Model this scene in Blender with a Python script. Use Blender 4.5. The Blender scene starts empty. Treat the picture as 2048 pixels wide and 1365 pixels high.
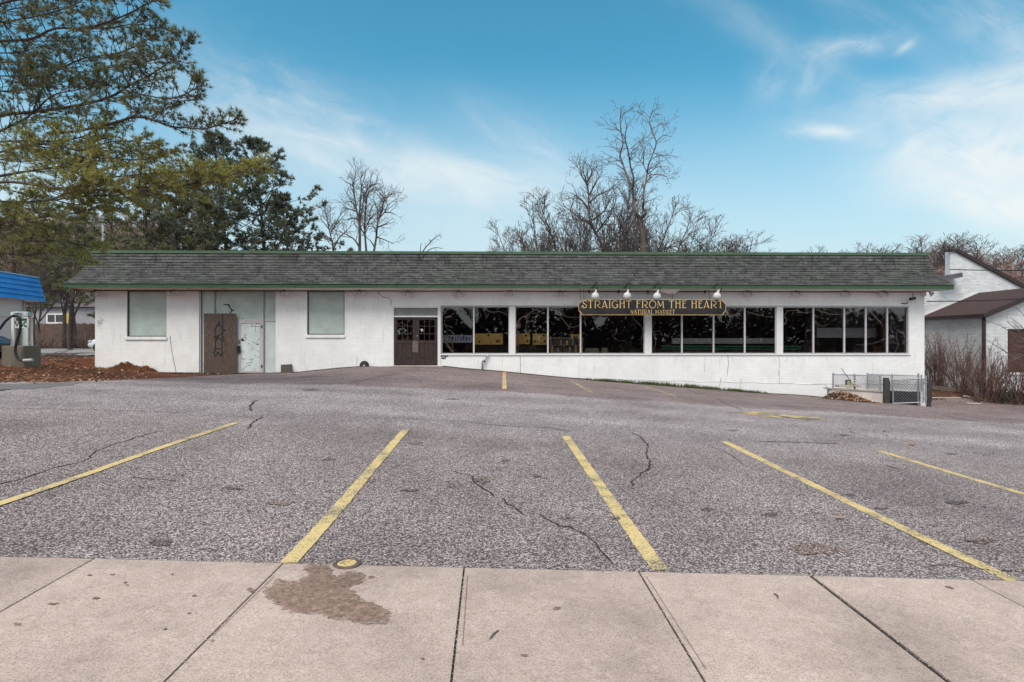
import bpy, math, random
import numpy as np
from mathutils import Vector, Matrix

scene = bpy.context.scene
col = scene.collection
PI = math.pi
F = 1150.0           # focal length in photograph pixels
CX, CY = 1024.0, 682.5
CAMZ = 1.65
WALL_D = 24.0        # metres from camera to the shop front
YAW = 0.02           # the shop front is turned a little

# ------------------------------------------------------------------ helpers
def unproj(px, py, d):
    return Vector(((px - CX) / F * d, d, CAMZ + (CY - py) / F * d))

def lerp(a, b, t): return a + (b - a) * t
def sstep(a, b, x):
    t = min(1, max(0, (x - a) / (b - a))); return t * t * (3 - 2 * t)

def tag(o, label=None, cat=None, group=None, kind=None):
    if label: o['label'] = label
    if cat: o['category'] = cat
    if group: o['group'] = group
    if kind: o['kind'] = kind
    return o

def empty(name, loc=(0, 0, 0), rz=0.0, parent=None):
    o = bpy.data.objects.new(name, None); col.objects.link(o)
    o.location = loc; o.rotation_euler = (0, 0, rz); o.empty_display_size = 0.2
    if parent: o.parent = parent
    return o

def thing(name, label, cat, loc=(0, 0, 0), rz=0.0, group=None):
    return tag(empty(name, loc, rz), label, cat, group)

def copy_tree(o, parent=None):
    c = o.copy(); col.objects.link(c); c.parent = parent
    for ch in list(o.children): copy_tree(ch, c)
    return c

class MB:
    """collects shapes and links them as ONE mesh object"""
    def __init__(s): s.v = []; s.f = []
    def add(s, verts, faces):
        b = len(s.v); s.v.extend([tuple(p) for p in verts])
        s.f.extend([tuple(i + b for i in q) for q in faces])
    def box(s, x0, x1, y0, y1, z0, z1):
        s.add([(x0,y0,z0),(x1,y0,z0),(x1,y1,z0),(x0,y1,z0),(x0,y0,z1),(x1,y0,z1),(x1,y1,z1),(x0,y1,z1)],
              [(0,3,2,1),(4,5,6,7),(0,1,5,4),(1,2,6,5),(2,3,7,6),(3,0,4,7)])
    def obox(s, c, ax, ay, az):
        c = Vector(c); ax = Vector(ax); ay = Vector(ay); az = Vector(az)
        vs = [c + sx*ax + sy*ay + sz*az for sz in (-1,1) for (sx,sy) in ((-1,-1),(1,-1),(1,1),(-1,1))]
        s.add(vs, [(0,3,2,1),(4,5,6,7),(0,1,5,4),(1,2,6,5),(2,3,7,6),(3,0,4,7)])
    def bar(s, p, q, w, h, up=(0,0,1)):
        p = Vector(p); q = Vector(q); d = q - p; L = d.length
        if L < 1e-6: return
        d /= L; u = Vector(up)
        if abs(d.dot(u)) > .98: u = Vector((0,1,0))
        sd = d.cross(u).normalized(); u = sd.cross(d)
        s.obox((p+q)/2, d*L/2, sd*w/2, u*h/2)
    def quad(s, a, b, c, d): s.add([a,b,c,d], [(0,1,2,3)])
    def poly(s, pts): s.add(pts, [tuple(range(len(pts)))])
    def prism(s, pts, d):
        """polygon pts (3d) extruded by vector d"""
        n = len(pts); d = Vector(d); p = [Vector(q) for q in pts]
        s.add(p + [q + d for q in p], [tuple(range(n))[::-1], tuple(range(n, 2*n))] +
              [(i, (i+1) % n, n+(i+1) % n, n+i) for i in range(n)])
    def tube(s, pts, r, sides=4, cap=True):
        n = len(pts)
        pts = [Vector(p) for p in pts]
        if not hasattr(r, '__len__'): r = [r]*n
        b = len(s.v); ref = None
        for i in range(n):
            t = (pts[min(i+1, n-1)] - pts[max(i-1, 0)])
            if t.length < 1e-9: t = Vector((0,0,1))
            t.normalize()
            if ref is None:
                ref = Vector((1,0,0)) if abs(t.x) < .8 else Vector((0,1,0))
            u = (ref - t*ref.dot(t))
            if u.length < 1e-6: u = t.orthogonal()
            u.normalize(); ref = u; w = t.cross(u)
            for k in range(sides):
                a = 2*PI*k/sides
                q = pts[i] + (u*math.cos(a) + w*math.sin(a))*r[i]
                s.v.append((q.x, q.y, q.z))
        for i in range(n-1):
            for k in range(sides):
                k2 = (k+1) % sides
                s.f.append((b+i*sides+k, b+i*sides+k2, b+(i+1)*sides+k2, b+(i+1)*sides+k))
        if cap and sides > 2:
            s.f.append(tuple(b+k for k in range(sides))[::-1])
            s.f.append(tuple(b+(n-1)*sides+k for k in range(sides)))
    def lathe(s, prof, n=20, c=(0,0,0), axis=(0,0,1)):
        ax = Vector(axis).normalized(); u = ax.orthogonal().normalized(); w = ax.cross(u); c = Vector(c)
        b = len(s.v); m = len(prof)
        for (r, h) in prof:
            for k in range(n):
                a = 2*PI*k/n; q = c + ax*h + (u*math.cos(a) + w*math.sin(a))*r
                s.v.append((q.x,q.y,q.z))
        for i in range(m-1):
            for k in range(n):
                k2 = (k+1) % n
                s.f.append((b+i*n+k, b+i*n+k2, b+(i+1)*n+k2, b+(i+1)*n+k))
        s.f.append(tuple(b+k for k in range(n))[::-1]); s.f.append(tuple(b+(m-1)*n+k for k in range(n)))
    def ribbon(s, pts, w, nrm, off=0.0):
        """mitred flat strip along 3d pts, in the plane with normal nrm; w is a number or a list"""
        n = len(pts); pts = [Vector(p) for p in pts]; nrm = Vector(nrm)
        if not hasattr(w, '__len__'): w = [w]*n
        b = len(s.v)
        for i in range(n):
            t = pts[min(i+1,n-1)] - pts[max(i-1,0)]
            if t.length < 1e-9: t = Vector((1,0,0))
            sd = t.normalized().cross(nrm).normalized()
            k = 1.0
            if 0 < i < n-1:
                a = (pts[i]-pts[i-1]).normalized(); c = (pts[i+1]-pts[i]).normalized()
                k = 1/max(.45, math.sqrt(max(0,(1+a.dot(c))/2)))
            for sg in (-1, 1):
                q = pts[i] + sd*sg*w[i]*k/2 + nrm*off
                s.v.append((q.x,q.y,q.z))
        for i in range(n-1):
            s.f.append((b+2*i, b+2*i+1, b+2*i+3, b+2*i+2))
    def build(s, name, mat, parent=None, smooth=False, bevel=0.0):
        me = bpy.data.meshes.new(name)
        me.from_pydata(s.v, [], s.f); me.update()
        if mat is not None:
            for m in (mat if isinstance(mat, (list, tuple)) else [mat]): me.materials.append(m)
        if smooth:
            me.polygons.foreach_set('use_smooth', [True]*len(me.polygons))
        o = bpy.data.objects.new(name, me); col.objects.link(o)
        if parent: o.parent = parent
        if bevel:
            md = o.modifiers.new('Bevel', 'BEVEL'); md.width = bevel; md.segments = 2; md.limit_method = 'ANGLE'
        return o

# ------------------------------------------------------------------ materials
class NT:
    def __init__(s, tree): s.t = tree; s.n = tree.nodes; s.l = tree.links
    def node(s, typ, **kw):
        n = s.n.new(typ)
        for k, v in kw.items(): setattr(n, k, v)
        return n
    def put(s, sock, v):
        if hasattr(v, 'is_linked') or isinstance(v, bpy.types.NodeSocket): s.l.new(v, sock)
        else: sock.default_value = v
    def m(s, op, a, b=0.0, c=0.0, clamp=False):
        n = s.node('ShaderNodeMath', operation=op, use_clamp=clamp)
        s.put(n.inputs[0], a); s.put(n.inputs[1], b)
        if op in ('MULTIPLY_ADD', 'SMOOTH_MIN', 'COMPARE', 'WRAP'): s.put(n.inputs[2], c)
        return n.outputs[0]
    def mapr(s, v, a, b, c=0.0, d=1.0, smooth=True):
        n = s.node('ShaderNodeMapRange', interpolation_type='SMOOTHSTEP' if smooth else 'LINEAR')
        s.put(n.inputs[0], v)
        for i, q in enumerate((a, b, c, d)): s.put(n.inputs[i+1], q)
        return n.outputs[0]
    def noise(s, vec, scale, detail=4, rough=.55, dist=0.0):
        n = s.node('ShaderNodeTexNoise'); s.l.new(vec, n.inputs['Vector'])
        n.inputs['Scale'].default_value = scale; n.inputs['Detail'].default_value = detail
        n.inputs['Roughness'].default_value = rough; n.inputs['Distortion'].default_value = dist
        return n.outputs['Fac']
    def voro(s, vec, scale, feature='F1', out='Distance'):
        n = s.node('ShaderNodeTexVoronoi', feature=feature); s.l.new(vec, n.inputs['Vector'])
        n.inputs['Scale'].default_value = scale
        return n.outputs[out]
    def mix(s, f, a, b, blend='MIX'):
        n = s.node('ShaderNodeMix', data_type='RGBA', blend_type=blend)
        s.put(n.inputs[0], f)
        for sock, v in ((n.inputs[6], a), (n.inputs[7], b)):
            if isinstance(v, bpy.types.NodeSocket): s.l.new(v, sock)
            else: sock.default_value = (v[0], v[1], v[2], 1)
        return n.outputs[2]
    def ramp(s, f, stops, interp='LINEAR'):
        n = s.node('ShaderNodeValToRGB'); s.put(n.inputs[0], f)
        cr = n.color_ramp; cr.interpolation = interp
        while len(cr.elements) < len(stops): cr.elements.new(.5)
        for e, (p, c) in zip(cr.elements, stops):
            e.position = p; e.color = (c[0], c[1], c[2], 1) if hasattr(c, '__len__') else (c, c, c, 1)
        return n.outputs[0]
    def vscale(s, vec, sx, sy, sz, rot=(0,0,0), loc=(0,0,0)):
        n = s.node('ShaderNodeMapping'); s.l.new(vec, n.inputs[0])
        n.inputs['Scale'].default_value = (sx, sy, sz); n.inputs['Rotation'].default_value = rot; n.inputs['Location'].default_value = loc
        return n.outputs[0]
    def bump(s, h, strength=.3, dist=.01):
        n = s.node('ShaderNodeBump'); s.l.new(h, n.inputs['Height'])
        n.inputs['Strength'].default_value = strength; n.inputs['Distance'].default_value = dist
        return n.outputs[0]

def new_mat(name):
    m = bpy.data.materials.new(name); m.use_nodes = True
    t = NT(m.node_tree); p = m.node_tree.nodes['Principled BSDF']
    return m, t, p

def coords(t, which='Object'):
    if which == 'World': return t.node('ShaderNodeNewGeometry').outputs['Position']
    return t.node('ShaderNodeTexCoord').outputs[which]

def simple(name, c, rough=.7, var=.25, scale=6, metal=0.0, bumpv=.0, spec=.3, fine=None):
    """plain paint, plastic, metal or wood with uneven tone"""
    m, t, p = new_mat(name); v = coords(t)
    n = t.noise(v, scale, 5, .6)
    if fine: n = t.m('MULTIPLY', t.m('ADD', n, t.noise(v, fine, 3, .7)), .5)
    lo = [x*(1-var) for x in c]; hi = [min(1, x*(1+var)) for x in c]
    t.l.new(t.ramp(n, [(.3, lo), (.7, hi)]), p.inputs['Base Color'])
    p.inputs['Roughness'].default_value = rough; p.inputs['Metallic'].default_value = metal
    p.inputs['Specular IOR Level'].default_value = spec
    if bumpv: t.l.new(t.bump(t.noise(v, scale*6, 4), bumpv, .01), p.inputs['Normal'])
    return m

M = {}
def make_asphalt(name, mul=1.0, brown=0.0):
    m, t, p = new_mat(name); v = coords(t, 'World')
    wob = t.noise(v, 30, 2)
    n = t.node('ShaderNodeTexVoronoi', feature='F1'); t.l.new(v, n.inputs['Vector']); n.inputs['Scale'].default_value = 84
    cell = t.node('ShaderNodeSeparateColor'); t.l.new(n.outputs['Color'], cell.inputs[0])
    stone = cell.outputs[0]
    edge = t.mapr(n.outputs['Distance'], .35, .75, 0, 1)
    f2 = t.noise(v, 140, 2, .7)
    s1 = t.m('ADD', t.m('MULTIPLY', stone, .75), t.m('MULTIPLY', f2, .35))
    # coarser clumps keep the grain visible farther away
    s1 = t.m('ADD', s1, t.m('MULTIPLY', t.m('SUBTRACT', t.noise(v, 34, 3, .75), .5), .38))
    k = .9
    c = t.ramp(s1, [(.18, (.05*k,.047*k,.048*k)), (.42, (.135*k,.120*k,.126*k)), (.62, (.26*k,.235*k,.245*k)), (.86, (.50*k,.475*k,.48*k))])
    c = t.mix(t.m('MULTIPLY', edge, .75), c, (.03,.028,.03))
    # worn aisle: paler and bluer; near rows and the part by the shop are purpler
    sep = t.node('ShaderNodeSeparateXYZ'); t.l.new(v, sep.inputs[0])
    wy = t.m('ADD', sep.outputs[1], t.m('MULTIPLY', t.m('SUBTRACT', t.noise(v, .35, 4, .6), .5), 2.2))
    aisle = t.m('MULTIPLY', t.mapr(wy, 15.5, 15.75, 1, 0), t.mapr(wy, 8.0, 11.5, 0, 1))
    c = t.mix(t.m('MULTIPLY', aisle, .5), c, t.mix(1.0, c, (1.45,1.55,1.62), 'MULTIPLY'))
    far = t.mapr(wy, 15.5, 15.75, 0, 1)
    c = t.mix(far, c, t.mix(1.0, c, (.93,.885,.88), 'MULTIPLY'))
    # wheel paths along the aisle and drip marks in the bays
    trk = t.m('SINE', t.m('ADD', t.m('MULTIPLY', wy, 3.3), t.m('MULTIPLY', t.noise(v, .25, 3), 4.0)))
    c = t.mix(t.m('MULTIPLY', aisle, .8), c, t.mix(1.0, c, t.ramp(t.m('MULTIPLY_ADD', trk, .5, .5), [(.1, (.88,.87,.87)), (.9, (1.07,1.07,1.07))]), 'MULTIPLY'))
    drip = t.noise(v, 1.1, 5, .72)
    c = t.mix(t.mapr(drip, .58, .70, 0, .5), c, t.mix(1.0, c, (.58,.55,.55), 'MULTIPLY'))
    pale = t.noise(t.vscale(v, 1, 1, 1, loc=(9,4,0)), .8, 6, .7)
    c = t.mix(t.mapr(pale, .55, .70, 0, .45), c, t.mix(1.0, c, (1.35,1.33,1.31), 'MULTIPLY'))
    big = t.noise(v, .5, 6, .65)
    c = t.mix(1.0, c, t.ramp(big, [(.3, (.70,.66,.67)), (.5, (.97,.95,.95)), (.72, (1.22,1.21,1.2))]), 'MULTIPLY')
    # tyre-worn streaks along the aisle
    st = t.noise(t.vscale(v, .12, 1.3, 1), 1.6, 5, .7)
    c = t.mix(t.m('MULTIPLY', far, 1.0), c, t.mix(1.0, c, t.ramp(st, [(.35, (.8,.76,.77)), (.6, (1.1,1.1,1.12))]), 'MULTIPLY'))
    sp = t.noise(v, 2.3, 5, .8)
    c = t.mix(t.mapr(sp, .66, .74, 0, .55), c, (.05,.045,.047))
    c = t.mix(1.0, c, (1.26,1.155,1.105), 'MULTIPLY')
    if mul != 1.0: c = t.mix(1.0, c, (mul*(1+brown), mul, mul*(1-brown)), 'MULTIPLY')
    t.l.new(c, p.inputs['Base Color']); p.inputs['Roughness'].default_value = .92; p.inputs['Specular IOR Level'].default_value = .25
    h = t.m('ADD', t.m('MULTIPLY', n.outputs['Distance'], -1.0), t.m('MULTIPLY', wob, .4))
    t.l.new(t.bump(h, .7, .006), p.inputs['Normal'])
    return m
M['asphalt'] = make_asphalt('asphalt')
M['stain'] = make_asphalt('oil_stained_asphalt', .50)
M['pothole'] = make_asphalt('worn_asphalt', .72, .10)

def make_concrete(name, c, worn=False):
    m, t, p = new_mat(name); v = coords(t, 'World')
    big = t.noise(v, 1.1, 6, .62); fine = t.noise(v, 95, 3, .75); mid = t.noise(v, 14, 5, .7)
    b = t.ramp(big, [(.30, [x*.72 for x in c]), (.5, c), (.70, [min(1, x*1.18) for x in c])])
    b = t.mix(1.0, b, t.ramp(fine, [(.3, (.55,.53,.52)), (.5, (1,1,1)), (.72, (1.32,1.32,1.32))]), 'MULTIPLY')
    b = t.mix(1.0, b, t.ramp(mid, [(.3, (.86,.84,.82)), (.65, (1.05,1.05,1.06))]), 'MULTIPLY')
    pit = t.voro(v, 30)
    b = t.mix(t.mapr(pit, .06, .13, .7, 0), b, [x*.3 for x in c])
    rust = t.noise(v, 2.1, 4, .7)
    b = t.mix(t.mapr(rust, .62, .8, 0, .4), b, (c[0]*.95, c[1]*.78, c[2]*.66))
    pale = t.noise(t.vscale(v, 1, .4, 1, loc=(3,7,0)), 2.4, 6, .75)
    b = t.mix(t.mapr(pale, .60, .8, 0, .45), b, (c[0]*1.12, c[1]*1.18, c[2]*1.24))
    if worn:
        b = t.mix(1.0, b, t.ramp(t.noise(v, 26, 5, .8), [(.3, (.45,.40,.37)), (.55, (1,.95,.92)), (.7, (1.5,1.5,1.5))]), 'MULTIPLY')
    oi = t.node('ShaderNodeObjectInfo').outputs['Random']
    b = t.mix(1.0, b, t.ramp(oi, [(0, (.90,.89,.89)), (1, (1.05,1.05,1.04))]), 'MULTIPLY')
    dark = t.noise(v, 5.5, 6, .75); b = t.mix(t.mapr(dark, .60, .74, 0, .4), b, [x*.55 for x in c])
    t.l.new(b, p.inputs['Base Color']); p.inputs['Roughness'].default_value = .9; p.inputs['Specular IOR Level'].default_value = .25
    t.l.new(t.bump(t.m('ADD', fine, t.m('MULTIPLY', mid, 1.5)), .6 if worn else .35, .012 if worn else .006), p.inputs['Normal'])
    return m
M['sidewalk'] = make_concrete('sidewalk_concrete', (.405,.322,.284))
M['worn_conc'] = make_concrete('worn_concrete', (.245,.178,.145), True)
M['concrete'] = make_concrete('grey_concrete', (.36,.34,.32))
M['old_conc'] = make_concrete('old_concrete', (.55,.50,.47))
M['base_conc'] = make_concrete('machine_base_concrete', (.15,.135,.11))
M['joint'] = simple('joint_dirt', (.035,.028,.024), .95, .4, 30)
M['crack'] = simple('crack_dirt', (.028,.024,.024), .95, .4, 30)

def make_paint_line(name, c, wear):
    m, t, p = new_mat(name); v = coords(t, 'World')
    n = t.node('ShaderNodeTexVoronoi', feature='F1'); t.l.new(v, n.inputs['Vector']); n.inputs['Scale'].default_value = 72
    f = t.m('ADD', t.m('MULTIPLY', t.noise(v, 60, 3, .75), .6), t.m('MULTIPLY', t.noise(v, 3, 4, .6), .5))
    f = t.m('ADD', f, t.m('MULTIPLY', n.outputs['Distance'], .22))
    tone = t.mix(t.mapr(t.noise(v, 25, 4, .7), .3, .7), [x*.8 for x in c], [min(1,x*1.08) for x in c])
    b = t.mix(t.mapr(f, wear, wear+.13), tone, (.13,.115,.10))
    t.l.new(b, p.inputs['Base Color']); p.inputs['Roughness'].default_value = .85
    t.l.new(t.bump(n.outputs['Distance'], .4, .004), p.inputs['Normal'])
    return m
M['yellow'] = make_paint_line('worn_yellow_paint', (.55,.42,.185), .65)
M['yellow_old'] = make_paint_line('faded_yellow_paint', (.60,.45,.17), .56)
M['yellow_faint'] = make_paint_line('very_faded_yellow_paint', (.50,.36,.14), .52)
M['blue_paint'] = make_paint_line('faded_blue_paint', (.13,.16,.34), .50)
M['orange'] = make_paint_line('orange_paint', (.50,.24,.05), .75)

def make_brick(name, c, lo=.82, mortar=.8, gloss=.6, grime=True):
    m, t, p = new_mat(name); v = coords(t)
    sep = t.node('ShaderNodeSeparateXYZ'); t.l.new(v, sep.inputs[0])
    cmb = t.node('ShaderNodeCombineXYZ'); t.l.new(t.m('ADD', sep.outputs[0], sep.outputs[1]), cmb.inputs[0]); t.l.new(sep.outputs[2], cmb.inputs[1])
    br = t.node('ShaderNodeTexBrick'); t.l.new(cmb.outputs[0], br.inputs['Vector'])
    br.inputs['Scale'].default_value = 1; br.inputs['Brick Width'].default_value = .21; br.inputs['Row Height'].default_value = .075
    br.inputs['Mortar Size'].default_value = .006; br.inputs['Mortar Smooth'].default_value = .4
    br.inputs['Color1'].default_value = (c[0]*lo, c[1]*lo, c[2]*lo, 1); br.inputs['Color2'].default_value = (c[0], c[1], c[2], 1)
    br.inputs['Mortar'].default_value = (c[0]*mortar, c[1]*mortar, c[2]*mortar, 1)
    b = br.outputs['Color']
    n = t.noise(v, 1.3, 6, .65)
    b = t.mix(1.0, b, t.ramp(n, [(.3, (.9,.89,.88)), (.6, (1,1,1))]), 'MULTIPLY')
    if grime:
        drip = t.noise(t.vscale(v, 2.2, 2.2, .25), 3, 5, .7)
        b = t.mix(t.mapr(drip, .54, .74, 0, .40), b, (.40,.37,.34))
        chips = t.noise(v, 11, 5, .8)
        b = t.mix(t.mapr(chips, .67, .73, 0, .5), b, (.34,.29,.26))
    t.l.new(b, p.inputs['Base Color']); p.inputs['Roughness'].default_value = gloss; p.inputs['Specular IOR Level'].default_value = .3
    t.l.new(t.bump(br.outputs['Fac'], -.5, .006), p.inputs['Normal'])
    return m
M['brick'] = make_brick('painted_white_brick', (.81,.815,.82), .95, .80)
M['brick2'] = make_brick('neighbour_white_brick', (.66,.68,.70), .78, .66)
M['parge'] = simple('painted_parging', (.72,.72,.72), .75, .10, 2.0, fine=18, bumpv=.1)
M['white'] = simple('white_paint', (.66,.66,.66), .55, .10, 3, fine=20)
M['soffit'] = simple('cream_soffit_paint', (.78,.70,.65), .7, .12, 2, fine=18)
M['frame'] = simple('pale_aluminium', (.50,.48,.50), .45, .12, 8, metal=.1)
M['dark_frame'] = simple('dark_gasket', (.05,.05,.05), .5, .2, 8)
M['green'] = simple('green_fascia_paint', (.036,.085,.046), .45, .30, 1.1, fine=14)
M['green_dark'] = simple('dark_green_paint', (.03,.075,.045), .45, .3, 1.1, fine=14)
M['green_trim'] = simple('green_metal_coping', (.065,.115,.07), .5, .3, .8, fine=9)
M['black'] = simple('black_paint', (.018,.018,.02), .45, .3, 8)
M['black_rubber'] = simple('black_rubber', (.022,.022,.023), .6, .3, 12)
M['steel'] = simple('galvanised_steel', (.36,.37,.40), .42, .2, 14, metal=.6)
M['wire'] = simple('dull_wire', (.17,.17,.19), .5, .2, 14, metal=.3)
M['chrome'] = simple('polished_steel', (.62,.60,.58), .22, .1, 3, metal=1.0)
M['soil'] = simple('dark_soil', (.05,.035,.025), .95, .5, 14)
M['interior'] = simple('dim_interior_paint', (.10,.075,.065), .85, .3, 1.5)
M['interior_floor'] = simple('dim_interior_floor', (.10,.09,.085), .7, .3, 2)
M['bulb'] = simple('frosted_white_lamp', (.52,.52,.51), .3, .08, 12)
M['gold'] = simple('gold_leaf_paint', (.60,.42,.19), .5, .25, 9)
M['sign'] = simple('black_sign_board', (.022,.020,.022), .55, .5, 4, fine=30)
M['post'] = simple('tarred_wood_post', (.045,.043,.043), .8, .4, 6, bumpv=.3)
M['planks'] = simple('weathered_plank', (.36,.31,.26), .85, .3, 4, fine=30)
M['timber'] = simple('old_landscape_timber', (.14,.11,.095), .9, .4, 4, fine=24, bumpv=.3)
M['brown_roof'] = simple('brown_shingle', (.052,.030,.029), .85, .35, 9, fine=40, bumpv=.3)
M['brown_dark'] = simple('dark_brown_trim', (.035,.024,.024), .5, .3, 5)
M['needle_dark'] = simple('dark_pine_needles', (.052,.064,.040), .6, .5, 1.2)
M['needle_mid'] = simple('pine_needles', (.115,.120,.058), .6, .45, .9)
M['needle_olive'] = simple('olive_pine_needles', (.18,.19,.065), .6, .45, .9)
M['needle_yellow'] = simple('yellowing_pine_needles', (.30,.27,.065), .6, .42, .9)
def make_needles(name, c):
    m, t, p = new_mat(name); v = coords(t); n = t.noise(v, .9, 5, .6)
    t.l.new(t.ramp(n, [(.3, [x*.55 for x in c]), (.7, [min(1, x*1.45) for x in c])]), p.inputs['Base Color']); p.inputs['Roughness'].default_value = .6
    tl = t.node('ShaderNodeBsdfTranslucent'); t.l.new(p.inputs['Base Color'].links[0].from_socket, tl.inputs[0])
    mx = t.node('ShaderNodeMixShader'); mx.inputs[0].default_value = .35; t.l.new(p.outputs[0], mx.inputs[1]); t.l.new(tl.outputs[0], mx.inputs[2]); t.l.new(mx.outputs[0], m.node_tree.nodes['Material Output'].inputs[0])
    return m
M['needle_dark'] = make_needles('dark_pine_needles', (.120,.138,.092))
M['needle_mid'] = make_needles('pine_needles', (.15,.155,.075))
M['needle_olive'] = make_needles('olive_pine_needles', (.25,.26,.085))
M['needle_yellow'] = make_needles('yellowing_pine_needles', (.275,.26,.075))
M['bark_pine'] = simple('pine_bark', (.075,.055,.048), .9, .4, 5, bumpv=.5)
M['bark'] = simple('grey_bark', (.105,.084,.078), .9, .35, 4)
M['bark_brown'] = simple('brown_bark', (.115,.085,.075), .9, .35, 4)
M['bark_red'] = simple('reddish_twigs', (.30,.195,.175), .9, .35, 1)
M['stem_red'] = simple('red_brown_stems', (.165,.098,.084), .8, .4, 3)
M['grass'] = simple('short_grass', (.06,.085,.025), .8, .5, 4)
M['evergreen'] = simple('dark_shrub_leaves', (.045,.055,.022), .7, .5, 4)
M['leaf'] = simple('dead_leaves', (.26,.135,.07), .85, .6, 7)
M['leaf_pale'] = simple('bleached_leaves', (.50,.40,.33), .85, .4, 7)
M['vine'] = simple('dry_vine', (.50,.39,.31), .8, .35, 9)
M['yellow_box'] = simple('yellow_card', (.72,.46,.14), .7, .15, 3)
M['cream_board'] = simple('pale_board', (.45,.46,.50), .6, .15, 3)
M['blue_ink'] = simple('blue_paint_script', (.06,.10,.35), .6, .2, 5)
M['grey_board'] = simple('grey_panel', (.42,.43,.43), .6, .15, 2)
M['green_rail'] = simple('green_shelf_edge', (.05,.34,.14), .5, .15, 3)
M['brown_box'] = simple('brown_cabinet', (.20,.085,.05), .6, .3, 4)
M['vac_green'] = simple('green_sign_print', (.02,.10,.03), .5, .1, 4)
M['sign_white'] = simple('white_sign_face', (.78,.80,.78), .5, .05, 4)

def make_wood(name, c, scale=3.0, gloss=.7, swirl=True):
    m, t, p = new_mat(name); v = coords(t)
    w = t.noise(t.vscale(v, 1.6, 1.6, .35), scale, 4, .6, 1.2 if swirl else .3)
    g = t.m('SINE', t.m('MULTIPLY', w, 70.0))
    fine = t.noise(t.vscale(v, 30, 30, 1.2), 3, 4, .7)
    f = t.m('ADD', t.m('MULTIPLY', g, .22), t.m('MULTIPLY', fine, .9))
    b = t.ramp(f, [(.15, [x*.4 for x in c]), (.5, c), (.85, [min(1,x*1.7) for x in c])])
    t.l.new(b, p.inputs['Base Color']); p.inputs['Roughness'].default_value = gloss
    t.l.new(t.bump(f, .3, .004), p.inputs['Normal'])
    return m
M['plywood'] = make_wood('weathered_plywood', (.085,.058,.048))
M['door_wood'] = make_wood('dark_brown_door', (.034,.019,.016), 2.5, .45, False)
M['block_wood'] = make_wood('mossy_wood', (.055,.042,.032), 4)
M['fence_wood'] = make_wood('brown_fence_board', (.12,.075,.058), 4, .85, False)

def make_roof():
    m, t, p = new_mat('weathered_asphalt_shingle'); v = coords(t)
    sep = t.node('ShaderNodeSeparateXYZ'); t.l.new(v, sep.inputs[0])
    cmb = t.node('ShaderNodeCombineXYZ'); t.l.new(t.m('ADD', sep.outputs[0], sep.outputs[1]), cmb.inputs[0]); t.l.new(sep.outputs[2], cmb.inputs[1])
    br = t.node('ShaderNodeTexBrick'); t.l.new(cmb.outputs[0], br.inputs['Vector'])
    br.inputs['Scale'].default_value = 1; br.inputs['Brick Width'].default_value = .30; br.inputs['Row Height'].default_value = .098
    br.inputs['Mortar Size'].default_value = .004; br.inputs['Color1'].default_value = (.047,.049,.049,1); br.inputs['Color2'].default_value = (.105,.108,.107,1)
    br.inputs['Mortar'].default_value = (.05,.05,.05,1); br.inputs['Bias'].default_value = -.1
    b = br.outputs['Color']
    n = t.noise(v, 12, 5, .75); b = t.mix(1.0, b, t.ramp(n, [(.3, (.45,.45,.45)), (.55, (1,1,1)), (.75, (1.7,1.7,1.7))]), 'MULTIPLY')
    st = t.noise(t.vscale(v, 2.6, 2.6, .30), 1.5, 5, .75)
    b = t.mix(t.mapr(st, .565, .63, 0, .85), b, (.020,.019,.019))
    moss = t.noise(v, .7, 4, .6)
    b = t.mix(t.mapr(moss, .5, .75, 0, .3), b, (.07,.09,.06))
    t.l.new(b, p.inputs['Base Color']); p.inputs['Roughness'].default_value = .85; p.inputs['Specular IOR Level'].default_value = .3
    t.l.new(t.bump(n, .3, .006), p.inputs['Normal'])
    return m
M['roof'] = make_roof()

def make_painted_glass(name, c, peel):
    m, t, p = new_mat(name); v = coords(t)
    sep = t.node('ShaderNodeSeparateXYZ'); t.l.new(v, sep.inputs[0])
    n = t.noise(v, 2.2, 5, .6)
    b = t.ramp(n, [(.3, [x*.86 for x in c]), (.7, [min(1,x*1.1) for x in c])])
    wisp = t.noise(v, 9, 6, .8)
    b = t.mix(t.mapr(wisp, .66, .72, 0, .35), b, (.75,.8,.78))
    if peel:
        dv = t.voro(v, 4.2, 'DISTANCE_TO_EDGE')
        k = t.m('MULTIPLY', t.mapr(dv, .012, .05, 1, 0), t.mapr(t.noise(v, 2.6, 3, .6), .5, .56, 0, 1))
        spots = t.mapr(t.noise(v, 13, 4, .75), .66, .68, 0, 1)
        b = t.mix(t.m('MAXIMUM', k, spots), b, (.012,.014,.014))
    t.l.new(b, p.inputs['Base Color']); p.inputs['Roughness'].default_value = .22; p.inputs['Specular IOR Level'].default_value = .4
    return m
M['pane_paint'] = make_painted_glass('painted_over_glass', (.43,.50,.47), False)
M['pane_pale'] = make_painted_glass('pale_painted_glass', (.54,.60,.58), False)
M['pane_peel'] = make_painted_glass('peeling_painted_glass', (.58,.66,.66), True)

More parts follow.
